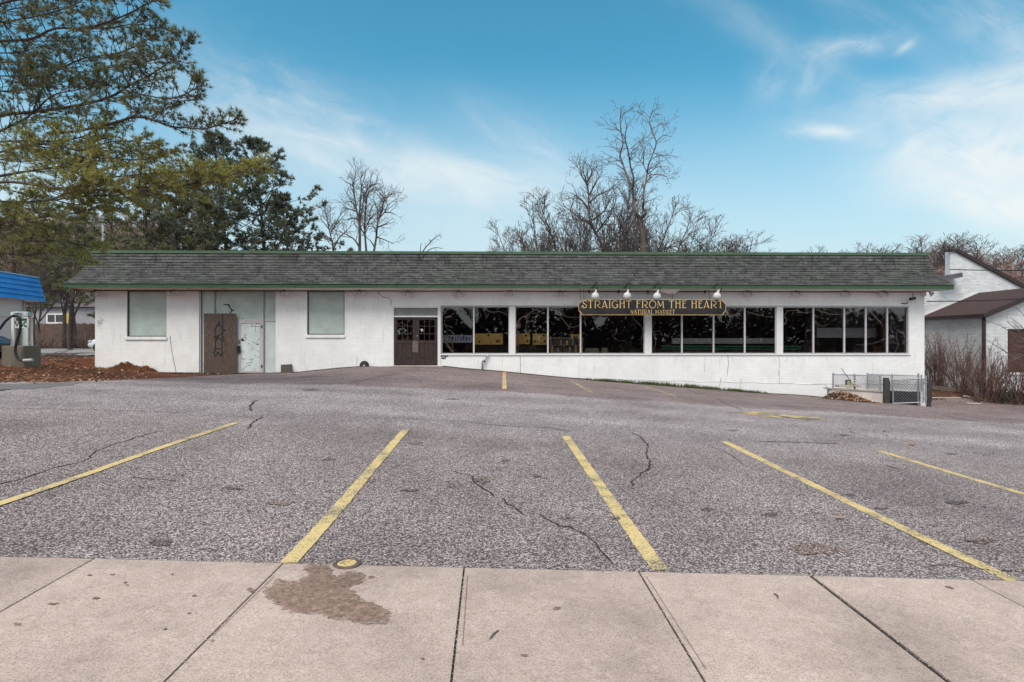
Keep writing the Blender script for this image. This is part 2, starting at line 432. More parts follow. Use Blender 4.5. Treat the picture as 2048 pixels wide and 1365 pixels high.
def make_glass(name, tint=.90):
    m = bpy.data.materials.new(name); m.use_nodes = True; t = NT(m.node_tree)
    m.node_tree.nodes.remove(m.node_tree.nodes['Principled BSDF'])
    out = m.node_tree.nodes['Material Output']
    tr = t.node('ShaderNodeBsdfTransparent'); tr.inputs[0].default_value = (tint, tint*.98, tint*.97, 1)
    gl = t.node('ShaderNodeBsdfGlossy'); gl.inputs['Roughness'].default_value = .01; gl.inputs[0].default_value = (1,1,1,1)
    fr = t.node('ShaderNodeFresnel'); fr.inputs[0].default_value = 1.62
    wv = t.bump(t.noise(coords(t), .9, 2), .06, .05); t.l.new(wv, gl.inputs['Normal'])
    mx = t.node('ShaderNodeMixShader'); t.l.new(t.m('MULTIPLY', fr.outputs[0], 1.25, clamp=True), mx.inputs[0])
    t.l.new(tr.outputs[0], mx.inputs[1]); t.l.new(gl.outputs[0], mx.inputs[2]); t.l.new(mx.outputs[0], out.inputs[0])
    return m
M['glass'] = make_glass('shop_window_glass')
M['car_glass'] = simple('dark_car_glass', (.02,.025,.03), .08, .1, 2, spec=.6)
M['car_white'] = simple('white_car_paint', (.78,.79,.80), .2, .04, 2, spec=.5)
M['car_dark'] = simple('black_car_paint', (.02,.022,.028), .15, .1, 2, spec=.6)
M['lens'] = simple('headlight_lens', (.55,.58,.62), .1, .1, 20, spec=.6)

def make_blue():
    m, t, p = new_mat('blue_metal_siding'); v = coords(t)
    n = t.noise(v, 1.0, 5, .6)
    t.l.new(t.ramp(n, [(.3, (.02,.20,.56)), (.7, (.035,.29,.80))]), p.inputs['Base Color'])
    p.inputs['Roughness'].default_value = .4
    return m
M['blue'] = make_blue()
M['siding'] = simple('lavender_grey_siding', (.27,.27,.30), .7, .2, 1.5)
M['house_roof'] = simple('grey_house_roof', (.11,.10,.11), .85, .25, 5)

def make_litter():
    m, t, p = new_mat('pine_needle_litter'); v = coords(t, 'World')
    a = t.noise(v, 9, 6, .8); b2 = t.noise(v, 55, 3, .8); big = t.noise(v, .6, 5, .65)
    f = t.m('ADD', t.m('MULTIPLY', a, .6), t.m('MULTIPLY', b2, .4))
    c = t.ramp(f, [(.32, (.025,.014,.010)), (.46, (.115,.046,.024)), (.60, (.22,.085,.040)), (.72, (.34,.21,.15))])
    c = t.mix(t.mapr(big, .5, .66, 0, .7), c, t.mix(1.0, c, (.45,.42,.40), 'MULTIPLY'))
    bits = t.voro(v, 6.5)
    c = t.mix(t.mapr(bits, .03, .06, .6, 0), c, (.42,.36,.33))
    # farther away it is dull leaf mould
    sep = t.node('ShaderNodeSeparateXYZ'); t.l.new(v, sep.inputs[0])
    c = t.mix(t.m('MAXIMUM', t.mapr(sep.outputs[1], 22, 40, 0, .75), t.mapr(sep.outputs[0], 15, 18, 0, .72)), c, (.085,.052,.040))
    t.l.new(c, p.inputs['Base Color']); p.inputs['Roughness'].default_value = .95; p.inputs['Specular IOR Level'].default_value = .1
    t.l.new(t.bump(f, 1.0, .05), p.inputs['Normal'])
    return m
M['litter'] = make_litter()
M['road'] = make_concrete('pale_old_road', (.26,.25,.25))

# ------------------------------------------------------------------ the ground surface
ROWS = [
 (-6,  [(-40,1.2),(0,0),(40,-1.4)]),
 (4,   [(-40,1.3),(-4,.156),(0,0),(4,-.156),(40,-1.4)]),
 (9,   [(-40,1.4),(-9,.52),(-6,.40),(0,.10),(6,-.20),(10,-.40),(40,-1.4)]),
 (13,  [(-40,1.4),(-16,.82),(-12,.68),(-7,.52),(-4,.37),(0,.18),(2,.07),(7,-.20),(12,-.47),(17,-.74),(40,-1.4)]),
 (18,  [(-40,1.4),(-30,1.25),(-19,1.08),(-16,1.02),(-14,.80),(-12,.56),(-9,.44),(-6,.47),(-4,.48),(-2,.40),(0,.28),(4,.02),(8,-.27),(12,-.54),(16,-.79),(20,-.98),(40,-1.2)]),
 (24,  [(-40,1.1),(-22,.95),(-19.3,.90),(-18.2,.78),(-17.3,.50),(-15.5,.33),(-12,.28),(-10,.285),(-8.8,.33),(-7.2,.50),(-6,.58),(-3,.59),(-2,.48),(-.5,.36),(1.6,.15),(3.7,-.04),(5.8,-.2),(7.8,-.35),(9.9,-.52),(12,-.64),(14.1,-.81),(17.2,-1.04),(20,-.98),(40,-.9)]),
 (26,  [(-60,.93),(-18.5,.88),(-17.5,.45),(17.3,-1.05),(18.2,-.66),(19,-.52),(60,-.46)]),
 (32,  [(-60,.9),(-18.5,.85),(-17.5,.3),(17,-1.0),(18,-.45),(60,-.42)]),
 (45,  [(-60,1.06),(-18,1.06),(0,0),(18,-.4),(60,-.4)]),
 (52,  [(-60,1.32),(-18,1.30),(0,.3),(18,-.6),(60,-.6)]),
 (90,  [(-90,4.5),(-40,3.5),(0,1.0),(60,.4)]),
 (160, [(-200,17),(-60,10),(0,2),(120,2)]),
 (400, [(-300,24),(0,6),(300,6)]),
]
def row_z(pts, x):
    if x <= pts[0][0]: return pts[0][1]
    for (a, za), (b, zb) in zip(pts, pts[1:]):
        if x <= b:
            t = (x-a)/(b-a)
            return za + (zb-za)*t
    return pts[-1][1]
_zc = {}
def ground0(x, y):
    if y <= ROWS[0][0]: return row_z(ROWS[0][1], x)
    for i in range(len(ROWS)-1):
        a, b = ROWS[i][0], ROWS[i+1][0]
        if y <= b:
            z1 = row_z(ROWS[i][1], x); z2 = row_z(ROWS[i+1][1], x)
            z0 = row_z(ROWS[max(i-1,0)][1], x); z3 = row_z(ROWS[min(i+2,len(ROWS)-1)][1], x)
            y0 = ROWS[max(i-1,0)][0]; y3 = ROWS[min(i+2,len(ROWS)-1)][0]
            h = b-a; t = (y-a)/h
            d = (z2-z1)/h
            dl = (z1-z0)/(a-y0) if a > y0 else d
            dr = (z3-z2)/(y3-b) if y3 > b else d
            m1 = 0 if dl*d <= 0 else 2*dl*d/(dl+d)
            m2 = 0 if dr*d <= 0 else 2*dr*d/(dr+d)
            t2 = t*t; t3 = t2*t
            return (2*t3-3*t2+1)*z1 + (t3-2*t2+t)*h*m1 + (-2*t3+3*t2)*z2 + (t3-t2)*h*m2
    return row_z(ROWS[-1][1], x)
def ground(x, y):
    # a slight smoothing across the slope keeps the surface free of hard folds
    return (ground0(x-.6, y) + 2*ground0(x, y) + ground0(x+.6, y))/4 if 5 < y < 23 else ground0(x, y)

def hit(px, py, dmax=60.0, off=0.0):
    """where the sight line through a photograph pixel meets the ground"""
    k = (px-CX)/F; m = (CY-py)/F
    d = 2.0; pd = d; pv = 1
    while d < dmax:
        v = CAMZ + m*d - ground(k*d, d)
        if v <= 0: break
        pd = d; d *= 1.02
    lo, hi = pd, d
    for _ in range(30):
        mid = (lo+hi)/2
        if CAMZ + m*mid - ground(k*mid, mid) > 0: lo = mid
        else: hi = mid
    d = (lo+hi)/2
    return Vector((k*d, d, ground(k*d, d)+off))

def grid_mesh(xs, ys, zf):
    mb = MB(); nx = len(xs)
    for y in ys:
        for x in xs: mb.v.append((x, y, zf(x, y)))
    for j in range(len(ys)-1):
        for i in range(nx-1):
            mb.f.append((j*nx+i, j*nx+i+1, (j+1)*nx+i+1, (j+1)*nx+i))
    return mb

def frange(a, b, s):
    n = max(1, round((b-a)/s)); return [a + (b-a)*i/n for i in range(n+1)]

SIDE_K = .038
def front_edge(x): return 4.12 + SIDE_K*x       # where sidewalk and asphalt meet

xs = [-300,-200,-140,-100,-80] + frange(-60,-20,1.5) + frange(-19.6,26,.4) + frange(27,60,1.5)[0:] + [80,110,160,230,300]
ys = frange(4.6, 34, .4) + frange(35, 60, 1) + [65,72,80,90,100,115,130,145,160,200,260,330,400]
def zg(x, y):
    s = 0.0
    if y > 13 and (x < -17.6 or x > 18):
        s = .05*math.sin(x*3.1+y*1.7)*math.sin(y*2.3-x*.9)
    # below the lot the soil lies a little deeper
    dep = .03 if (y < 12 or (-17.5 < x < 17.5 and 12 <= y < 26)) else .012
    if -17.2 < x < 17.4 and 24.2+.02*x < y < 36: return min(ground(x,y)-.2, .3)
    return ground(x, y) - dep + s*.5
o = grid_mesh(xs, ys, zg).build('ground', M['litter'], smooth=True); tag(o, kind='structure')

# --- the parking lot: one asphalt sheet from the sidewalk to the shop wall
edge_px = [(-330,772),(-120,769),(0,766),(70,764),(120,766),(200,762),(262,765),(318,756),(380,751.5),(430,749.2),(520,748)]
edge_pts = [hit(*e) for e in edge_px]
def wall_y(x): return WALL_D + YAW*x
def back_edge(x):
    if x < edge_pts[0].x: return edge_pts[0].y
    if x < edge_pts[-1].x:
        for a, b in zip(edge_pts, edge_pts[1:]):
            if x <= b.x:
                t = (x-a.x)/max(1e-6, b.x-a.x)
                return a.y + (b.y-a.y)*t + .12*math.sin(x*7)+.08*math.sin(x*17+1)
    if x < -8.3: return lerp(edge_pts[-1].y, wall_y(x)-.02, sstep(edge_pts[-1].x, -8.3, x))
    if x < 17.5: return wall_y(x) + .02
    return 24.85 + .10*math.sin(x*5)
mb = MB(); xs2 = frange(-26, 34, .2); NY = 110
for x in xs2:
    a = front_edge(x)+.020+.006*math.sin(x*23)*math.sin(x*7.1); b = back_edge(x)
    for j in range(NY+1):
        t = j/NY; t = t**1.15
        y = a + (b-a)*t
        w = .006*math.sin(x*2.1+y*.7)*math.sin(y*1.3+x*.4)
        mb.v.append((x, y, ground(x, y)+.012+w*sstep(0,.05,t)*sstep(0,.05,1-t)))
n = NY+1
for i in range(len(xs2)-1):
    for j in range(NY):
        mb.f.append((i*n+j, (i+1)*n+j, (i+1)*n+j+1, i*n+j+1))
lot = mb.build('parking_lot', M['asphalt'], smooth=True); tag(lot, kind='structure')
def lotz(x, y):
    w = .006*math.sin(x*2.1+y*.7)*math.sin(y*1.3+x*.4)
    return ground(x, y)+.012+max(0, w)+.001

def ground_strip(mb, pxpts, width, off, jit=0.0, rng=None, step=.25, ragged=None):
    """strip lying on the ground along photograph points"""
    P = [hit(*p) for p in pxpts]
    Q = [P[0]]
    for a, b in zip(P, P[1:]):
        k = max(1, int((b-a).length/step))
        for i in range(1, k+1):
            q = a.lerp(b, i/k)
            if rng and i < k: q = q + Vector((rng.uniform(-jit,jit), rng.uniform(-jit,jit), 0))
            Q.append(q)
    Q = [Vector((q.x, q.y, lotz(q.x, q.y)+off)) for q in Q]
    n = len(Q)
    if rng: w = [width*rng.uniform(.5,1.5)*(1 if 0 < i < n-1 else .3) for i in range(n)]
    elif ragged: w = [width*ragged.uniform(.93,1.07) for i in range(n)]
    else: w = width
    mb.ribbon(Q, w, (0,0,1))

# painted bay lines, each on its own
def pline(p, q, width, mat, label, group, off=.004, cat='parking line'):
    mb = MB(); ground_strip(mb, [p, q], width, off, step=.06, ragged=random.Random(int(p[0])))
    o = mb.build('parking_line', M[mat]); return tag(o, label, cat, group)
G1 = 'yellow bay lines beside the sidewalk'; G2 = 'yellow bay lines along the shop wall'
pline((-60,1031), (472,848), .115, 'yellow', 'yellow bay line slanting off the left edge of the lot', G1)
pline((577,1131), (811,862), .125, 'yellow', 'yellow bay line ending beside the yellow round cover', G1)
pline((1321,1145), (1131,874), .125, 'yellow', 'yellow bay line leaning left, right of the long forked crack', G1)
pline((2030,1167), (1449,886), .12, 'yellow', 'long yellow bay line reaching the sidewalk in the right corner', G1)
pline((2140,1019), (1758,904), .11, 'yellow', 'yellow bay line running off the right edge, pointing from the gate', G1)
pline((1008.5,746), (1009,779), .13, 'yellow', 'short upright yellow line below the wall pipe with orange end', G2)
pline((1142,763), (1183,787), .13, 'yellow_old', 'short yellow line by the wall, second from the shop door', G2)
pline((1284,773), (1354,795), .11, 'yellow_old', 'thin yellow line by the grass strip under the sign', G2)
pline((1464,790), (1529,801), .11, 'yellow_faint', 'faint worn line by the wall behind the yellow arrow', G2)
pline((1592,796), (1690,811), .11, 'yellow_faint', 'faint worn line near the leaf heap and low concrete wall', G2)
pline((1734,808), (1826,817), .10, 'yellow_faint', 'faintest line, just in front of the chain link gate', G2)
mb = MB(); ground_strip(mb, [(1008.5,744.5),(1008.5,750)], .14, .007, step=.1)
tag(mb.build('painted_patch', M['orange']), 'small orange painted patch at the top of the upright line', 'paint mark')

def ground_poly(pxpts, mat, name, off=.004, parent=None, rng=None, rough=0.0):
    P = [hit(*p) for p in pxpts]
    if rng:
        Q = []
        for a, b in zip(P, P[1:]+P[:1]):
            for i in range(5):
                q = a.lerp(b, i/5); Q.append(q + Vector((rng.uniform(-1,1), rng.uniform(-1,1), 0))*rough)
        P = Q
    c = sum(P, Vector())/len(P)
    mb = MB(); rings = 5
    ring = []
    for k in range(rings+1):
        s = k/rings
        ring.append([c.lerp(p, s) for p in P])
    nP = len(P)
    mb.v = [(c.x, c.y, lotz(c.x,c.y)+off)]
    for k in range(1, rings+1):
        for q in ring[k]: mb.v.append((q.x, q.y, lotz(q.x,q.y)+off))
    for i in range(nP): mb.f.append((0, 1+i, 1+(i+1)%nP))
    for k in range(rings-1):
        for i in range(nP):
            a = 1+k*nP+i; b = 1+k*nP+(i+1)%nP
            mb.f.append((a, a+nP, b+nP, b))
    o = mb.build(name, M[mat], parent)
    return o
def c3(pts, ox, oy, s): return [(ox+x/s, oy+y/s) for x, y in pts]
S1 = 2048/700
rng = random.Random(3)
o = ground_poly(c3([(310,372),(450,364),(550,369),(600,383),(760,388),(880,406),(790,411),(640,396),(600,404),(500,392),(400,378)], 1348, 700, S1), 'yellow_old', 'painted_arrow', .004, None, rng, .05)
tag(o, 'broad worn yellow arrow painted flat on the aisle', 'arrow')
for i, (pp, lb) in enumerate([([(-60,772),(60,769),(170,766),(150,772),(70,779),(-60,783)], 'wide faded blue patch of paint by the needle litter')]):
    tag(ground_poly(pp, 'blue_paint', 'painted_patch', .004, None, rng, .12), lb, 'paint mark')

# cracks, stains and the pothole are parts of the lot
cracks = [
 (0,700,[(-30,800),(0,795),(170,750),(350,690),(480,660),(530,640),(550,610),(640,570),(740,540),(860,500),(960,480)],.022),
 (0,700,[(1500,300),(1460,335),(1470,362)],.05), (0,700,[(1535,398),(1470,440),(1450,470)],.03), (0,700,[(0,345),(300,352),(700,362),(1100,374)],.018),
 (700,700,[(600,715),(720,750),(735,790),(800,830),(845,872)],.018), (700,700,[(900,875),(922,912),(975,940),(1020,976)],.020),
 (700,700,[(1095,965),(1150,1000),(1225,1038),(1290,1045),(1370,1085),(1410,1120),(1450,1165),(1490,1210),(1540,1265)],.017),
 (700,700,[(1640,488),(1700,512),(1745,570),(1732,622),(1760,660),(1742,708),(1700,735),(1660,770),(1650,805)],.022),
 (700,700,[(720,435),(960,455),(1150,460),(1275,482)],.028), (700,700,[(0,402),(400,410),(800,432)],.02),
 (1348,700,[(80,240),(250,290),(310,320),(400,355)],.03), (1348,700,[(480,540),(750,545),(960,555)],.03),
 (1348,700,[(1475,1285),(1530,1272),(1620,1270),(1750,1292),(1880,1300),(2060,1312)],.014), (1348,700,[(1030,480),(1060,495),(1110,500)],.03),
 (1348,700,[(1640,600),(1800,612),(1960,628)],.02), (1348,700,[(1240,680),(1340,712)],.02),
 (0,700,[(760,750),(900,765),(1050,780)],.012), (0,700,[(1290,815),(1450,828)],.016), (700,700,[(0,200),(150,165),(300,140)],.05),
 (1348,700,[(1560,385),(1800,430),(2000,440)],.05), (1348,700,[(120,540),(300,600),(420,690)],.012),
]
rng = random.Random(11)
for (ox, oy, pts, w) in cracks:
    mb = MB(); ground_strip(mb, c3(pts, ox, oy, S1), w*.78, .004, .020, rng, .07)
    mb.build('crack', M['crack'], lot)
def blob(cx, cy, rx, ry, n=14, rng=rng):
    return [(cx+math.cos(2*PI*i/n)*rx*rng.uniform(.4,1.3), cy+math.sin(2*PI*i/n)*ry*rng.uniform(.4,1.3)) for i in range(n)]
for (cx, cy, rx, ry, mt) in [(323,1088,24,10,'stain'),(1541,1034,19,5.5,'stain'),(1416,1024,13,4.5,'stain'),(1762,1020,15,3,'stain'),(1700,993,11,2.6,'stain'),
      (1912,1008,24,3.5,'stain'),(1640,1102,52,13,'pothole'),(1958,1086,26,5,'pothole'),(967,963,20,8,'pothole'),(823,985,20,3,'stain'),(1135,1038,18,3,'pothole'),
      (1073,955,9,2.6,'stain'),(620,781,24,2.6,'stain'),(1010,924,10,3,'stain'),(832,889,18,3,'pothole'),(360,952,16,3.5,'pothole'),(655,922,14,2.2,'stain'),
      (460,980,20,3,'pothole'),(740,965,16,3,'pothole'),(1690,872,10,1.8,'stain'),(1905,910,12,1.6,'stain'),(820,792,5,1.4,'stain'),(1466,863,12,2,'stain'),
      (905,800,16,1.3,'stain'),(1240,1040,22,4,'pothole'),(560,1010,30,5,'pothole')]:
    ground_poly(blob(cx, cy, rx, ry), mt, 'stain', .003, lot)

# ------------------------------------------------------------------ sidewalk, kerb, road
walk_far = front_edge; 
def walk_near(x): return 2.585
walk = empty('sidewalk'); tag(walk, kind='structure')
joints_px = [((172,1132),(-330,1420)),((556,1142),(335,1365)),((927.5,1147),(903,1365)),((1281,1155),(1409,1370)),((1620,1156),(1896,1370)),((1960,1174),(2300,1350))]
jx = []
for a, b in joints_px:
    A = hit(*a); B = hit(*b)
    s = (B.x-A.x)/(B.y-A.y)
    jx.append((A.x - s*(A.y-front_edge(A.x)), s))
sp = 1.32
bounds = [(jx[0][0]-sp*2, jx[0][1]-.0), (jx[0][0]-sp, jx[0][1])] + jx + [(jx[-1][0]+sp*k, jx[-1][1]) for k in (1,2,3)]
def slab(k):
    (xa, sa), (xb, sb) = bounds[k], bounds[k+1]
    mb = MB(); NXs, NYs = 10, 10; g = .006 if k not in (4, 5) else .007
    w5 = .010 if bounds[k] == jx[4] else 0; w6 = .010 if bounds[k+1] == jx[4] else 0
    top = []
    for j in range(NYs+1):
        for i in range(NXs+1):
            t = j/NYs; u = i/NXs
            xl = xa + g + w5; xr = xb - g - w6
            yf = front_edge(lerp(xl, xr, u)); yn = walk_near(lerp(xl, xr, u)) + .045
            y = lerp(yf, yn, t)
            x = lerp(xl + sa*(y-front_edge(xl)), xr + sb*(y-front_edge(xr)), u)
            e = .004*(1 if (i in (0,NXs) or j in (0,NYs)) else 0)
            mb.v.append((x, y, ground(x,y)+.022-e))
    n = NXs+1
    for j in range(NYs):
        for i in range(NXs): mb.f.append((j*n+i, (j+1)*n+i, (j+1)*n+i+1, j*n+i+1))
    # sides
    b = len(mb.v); ring = [i for i in range(n)] + [j*n+NXs for j in range(1, NYs+1)] + [NYs*n+i for i in range(NXs-1,-1,-1)] + [j*n for j in range(NYs-1,0,-1)]
    for r in ring: x, y, z = mb.v[r]; mb.v.append((x, y, z-.1))
    for q in range(len(ring)):
        q2 = (q+1) % len(ring); mb.f.append((ring[q], b+q, b+q2, ring[q2]))
    o = mb.build('slab', M['sidewalk'], walk)
    return o
for k in range(len(bounds)-1): slab(k)
# dirt bed that shows in the joints
xsb = frange(-8, 9, .25)
mb = MB()
for x in xsb:
    for y in (front_edge(x)+.03, walk_near(x)+.02): mb.v.append((x, y, ground(x, y)+.008))
for i in range(len(xsb)-1): mb.f.append((2*i+1, 2*i+3, 2*i+2, 2*i))
mb.build('joint_dirt', M['joint'], walk)
# kerb: separate stone along the road with a real step
mb = MB()
for x in xsb:
    y1 = walk_near(x)+.043; y0 = walk_near(x); z = ground(x, y0)+.020
    mb.v += [(x,y1,z),(x,y0+.012,z),(x,y0,z-.014),(x,y0-.01,z-.30)]
for i in range(len(xsb)-1):
    for k in range(3): mb.f.append((4*i+k, 4*i+k+1, 4*i+k+5, 4*i+k+4))
o = mb.build('kerb', M['sidewalk'], smooth=False); tag(o, kind='structure')
def road_z(x, y): return row_z(ROWS[0][1], x) - .12 - .01*min(0, y+3)*0
mb = grid_mesh(frange(-60, 60, 2), frange(-12, 2.9, .5), lambda x, y: row_z(ROWS[1][1], x)-.115)
o = mb.build('road', M['asphalt'], smooth=True); tag(o, kind='structure')
mb = grid_mesh(frange(-80, 80, 4), frange(-70, -12.0, 3), lambda x, y: row_z(ROWS[1][1], x)-.05+max(0,-y-20)*.05)
o = mb.build('verge', M['litter'], smooth=True); tag(o, kind='structure')

# the eroded brown patch, dark spots, and lint on the slabs
rng = random.Random(5)
patch = c3([(1060,185),(1130,135),(1200,150),(1240,120),(1225,90),(1265,75),(1325,90),(1330,130),(1400,105),(1455,120),(1440,150),(1380,165),(1420,185),(1445,220),(1520,240),(1550,270),(1530,300),(1450,306),(1380,290),(1320,285),(1280,262),(1220,268),(1150,252),(1110,220)], 0, 1100, 2)
def walk_poly(pp, mat, name, off, parent, rough=.012):
    P = [hit(*p) for p in pp]; Q = []
    for a, b in zip(P, P[1:]+P[:1]):
        for i in range(9):
            q = a.lerp(b, i/9); Q.append(q + Vector((rng.uniform(-1,1), rng.uniform(-1,1), 0))*rough)
    mb = MB(); mb.poly([(q.x, q.y, ground(q.x,q.y)+.022+off) for q in Q]); return mb.build(name, M[mat], parent)
M['half_worn'] = make_concrete('half_worn_concrete', (.32,.26,.225), True)
pc = (sum(p[0] for p in patch)/len(patch), sum(p[1] for p in patch)/len(patch))
walk_poly([(pc[0]+(x-pc[0])*1.07, pc[1]+(y-pc[1])*1.09) for x, y in patch], 'half_worn', 'worn_patch', .0022, walk, .02)
walk_poly(patch, 'worn_conc', 'worn_patch', .0035, walk)
for (cx, cy, rx, ry) in [(743,1162,7,3),(180,1158,5,2),(225,1157,6,2),(250,1173,5,2),(255,1178,4,1.5),(193,1205,7,3),(107,1216,12,3),(345,1157,3,2),(388,1200,7,2),(503,1188,9,5),(35,1258,10,4),(425,1290,4,2),(1115,1225,10,4),(1050,1320,8,3),(1205,1150,3,1.5),(845,1327,5,2),(330,1268,4,2),(378,1235,4,2)]:
    walk_poly(blob(cx,cy,rx,ry,9,rng), 'worn_conc', 'stain', .003, walk, .002)
# second score lines beside two joints
for a, b in (((1293,1160),(1412,1348)),((935,1158),(925,1300)),((548,1160),(425,1280))):
    mb = MB(); P = [hit(*a), hit(*b)]; P = [P[0].lerp(P[1], i/12) for i in range(13)]
    mb.ribbon([(p.x, p.y, ground(p.x,p.y)+.0245) for p in P], [.004]*13, (0,0,1)); mb.build('score_line', M['worn_conc'], walk)

# round valve cover set in the sidewalk edge
c = hit(694, 1134); cov = thing('valve_cover', 'round yellow painted utility cover with dark rim at the sidewalk edge', 'valve cover', (c.x, c.y, ground(c.x,c.y)-.006))
mb = MB(); mb.lathe([(.098,0),(.098,.030),(.092,.036),(.070,.036),(.068,.030)], 32); mb.build('rim', simple('rusty_iron', (.10,.07,.055), .7, .4, 14), cov, smooth=False)
mb = MB(); mb.lathe([(.066,.0),(.066,.034),(.060,.036)], 32)
for k in range(6):
    a = k*PI/3+.3; mb.obox((math.cos(a)*.036, math.sin(a)*.036, .037), (.012*math.cos(a), .012*math.sin(a), 0), (-.004*math.sin(a), .004*math.cos(a), 0), (0,0,.003))
mb.lathe([(.014,.036),(.014,.041)], 12); mb.build('lid', M['yellow'], cov)
# dry grass and grit gathered along the lot edge, little twigs on the slabs
mb = MB(); rng = random.Random(8)
for i in range(900):
    px = rng.choice([rng.gauss(1600,70), rng.gauss(470,60), rng.uniform(0,2048)]); x = (px-CX)/F*4.1
    y = front_edge(x)+abs(rng.gauss(0,.02)); z = ground(x,y)+.014; a = rng.uniform(0,2*PI); l = rng.uniform(.008,.03)
    mb.add([(x,y,z),(x+.004,y,z),(x+math.cos(a)*l,y+math.sin(a)*l,z+rng.uniform(0,.012))], [(0,1,2)])
for (x0j, sj) in jx:
    for i in range(150):
        t_ = rng.random(); y = lerp(front_edge(x0j), 2.7, t_); x = x0j + sj*(y-front_edge(x0j)) + rng.gauss(0,.012); z = ground(x,y)+.023; a = rng.uniform(0,6.3); l = rng.uniform(.003,.011)
        mb.add([(x,y,z),(x+l*math.cos(a),y+l*math.sin(a),z+.002),(x-l*math.sin(a)*.7,y+l*math.cos(a)*.7,z+.003)], [(0,1,2)])
tag(mb.build('dry_debris', M['planks']), 'thin line of dry grass bits along the sidewalk edge', 'debris', kind='stuff')
for (a, b, c_, lb) in [((980,1288),(988,1278),(997,1270),'curled dark twig lying on the middle slab'),((1548,1196),(1555,1200),(1556,1206),'tiny curl of dry stem on the slab right of centre'),((1890,1181),(1899,1183),(1908,1186),'thin reddish twig on the slab at far right')]:
    P = [hit(*q) for q in (a,b,c_)]; mb = MB(); mb.tube([(p.x,p.y,ground(p.x,p.y)+.028) for p in P], [.004,.006,.003], 5)
    tag(mb.build('twig', M['bark']), lb, 'twig')
# dead leaves on the asphalt
for (px, py, lb, s) in [(1680,1041,'single brown leaf lying alone on the right of the lot',.05),(1824,893,'reddish leaf between the two right hand bay lines',.09),(1771,866,'small black scrap lying on the aisle at right',.06)]:
    p = hit(px,py); mb = MB(); z = lotz(p.x,p.y)+.008
    mb.add([(p.x-s,p.y,z),(p.x,p.y-s*.5,z+.015),(p.x+s,p.y+.01,z+.004),(p.x,p.y+s*.5,z+.02)], [(0,1,3),(1,2,3)])
    tag(mb.build('dead_leaf', M['leaf' if 'leaf' in lb else 'black']), lb, 'leaf')

# ------------------------------------------------------------------ the shop
CA, SA = math.cos(YAW), math.sin(YAW)
def fl(px, py, ly=0.0):
    """photograph pixel -> (x along the front, height) on the plane ly metres behind the shop front"""
    k = (px-CX)/F; m = (CY-py)/F
    d = (ly + WALL_D*CA)/(CA - k*SA)
    X = k*d
    return CA*X + SA*(d-WALL_D), CAMZ + m*d
def fx(px, ly=0.0): return fl(px, CY, ly)[0]
def fz(py, ly=0.0, px=1024): return fl(px, py, ly)[1]
def floc(lx, ly, z):      # shop coordinates -> world
    return Vector((CA*lx - SA*ly, WALL_D + SA*lx + CA*ly, z))
def sthing(name, label, cat, lx, ly, z, group=None): return thing(name, label, cat, floc(lx, ly, z), YAW, group)

shop = thing('store_building', 'long low white brick shop with grey shingle mansard roof and green trim', 'shop', (0, WALL_D, 0), YAW)
XL, XR = fx(190), fx(1849)
ZT = fz(583)                     # wall top under the soffit
SILL = fz(708, 0, 1300); HEAD = fz(614, 0, 1300)
T = .30
A0, A1 = fx(253.5), fx(333); E0, E1 = fx(398), fx(551); B0, B1 = fx(614), fx(689); D0, D1 = fx(785), fx(879); R0, R1 = fx(880.5), fx(1818)
ZA = fz(674); ZB = fz(670); ZE = fz(747.5); ZD = fz(732); ZDH = fz(614)
holes = [(A0,A1,ZA,ZT+.1),(E0,E1,ZE,ZT+.1),(B0,B1,ZB,ZT+.1),(D0,D1-.0,ZD,ZDH),(R0,R1,SILL,HEAD)]
def wall_holes(x0, x1, z0, z1, holes, y0, y1):
    X = sorted(set([x0,x1]+[v for h in holes for v in h[:2]])); Z = sorted(set([z0,z1]+[min(z1,v) for h in holes for v in h[2:]]))
    X = [v for v in X if x0-1e-6 <= v <= x1+1e-6]; Z = [v for v in Z if z0-1e-6 <= v <= z1+1e-6]
    def solid(i, j):
        if not (0 <= i < len(X)-1 and 0 <= j < len(Z)-1): return False
        cx, cz = (X[i]+X[i+1])/2, (Z[j]+Z[j+1])/2
        return not any(h[0] < cx < h[1] and h[2] < cz < h[3] for h in holes)
    mb = MB()
    for i in range(len(X)-1):
        for j in range(len(Z)-1):
            if not solid(i, j): continue
            a, b, c, d = X[i], X[i+1], Z[j], Z[j+1]
            mb.quad((a,y0,c),(b,y0,c),(b,y0,d),(a,y0,d)); mb.quad((a,y1,c),(a,y1,d),(b,y1,d),(b,y1,c))
            if not solid(i-1,j): mb.quad((a,y0,c),(a,y0,d),(a,y1,d),(a,y1,c))
            if not solid(i+1,j): mb.quad((b,y0,c),(b,y1,c),(b,y1,d),(b,y0,d))
            if not solid(i,j-1): mb.quad((a,y0,c),(a,y1,c),(b,y1,c),(b,y0,c))
            if not solid(i,j+1): mb.quad((a,y0,d),(b,y0,d),(b,y1,d),(a,y1,d))
    return mb
DEEP = 11.0
wall = wall_holes(XL, XR, -1.9, ZT+.25, holes, 0, T).build('wall', M['brick'], shop)
mb = MB(); mb.box(XL, XL+T, T, DEEP, -1.9, ZT+.25); mb.build('wall', M['brick'], shop)
mb = MB(); mb.box(XR-T, XR, T, DEEP, -1.9, ZT+.25); mb.build('wall', M['brick'], shop)
mb = MB(); mb.box(XL, XR, DEEP, DEEP+T, -1.9, ZT+.25); mb.build('wall', M['brick'], shop)
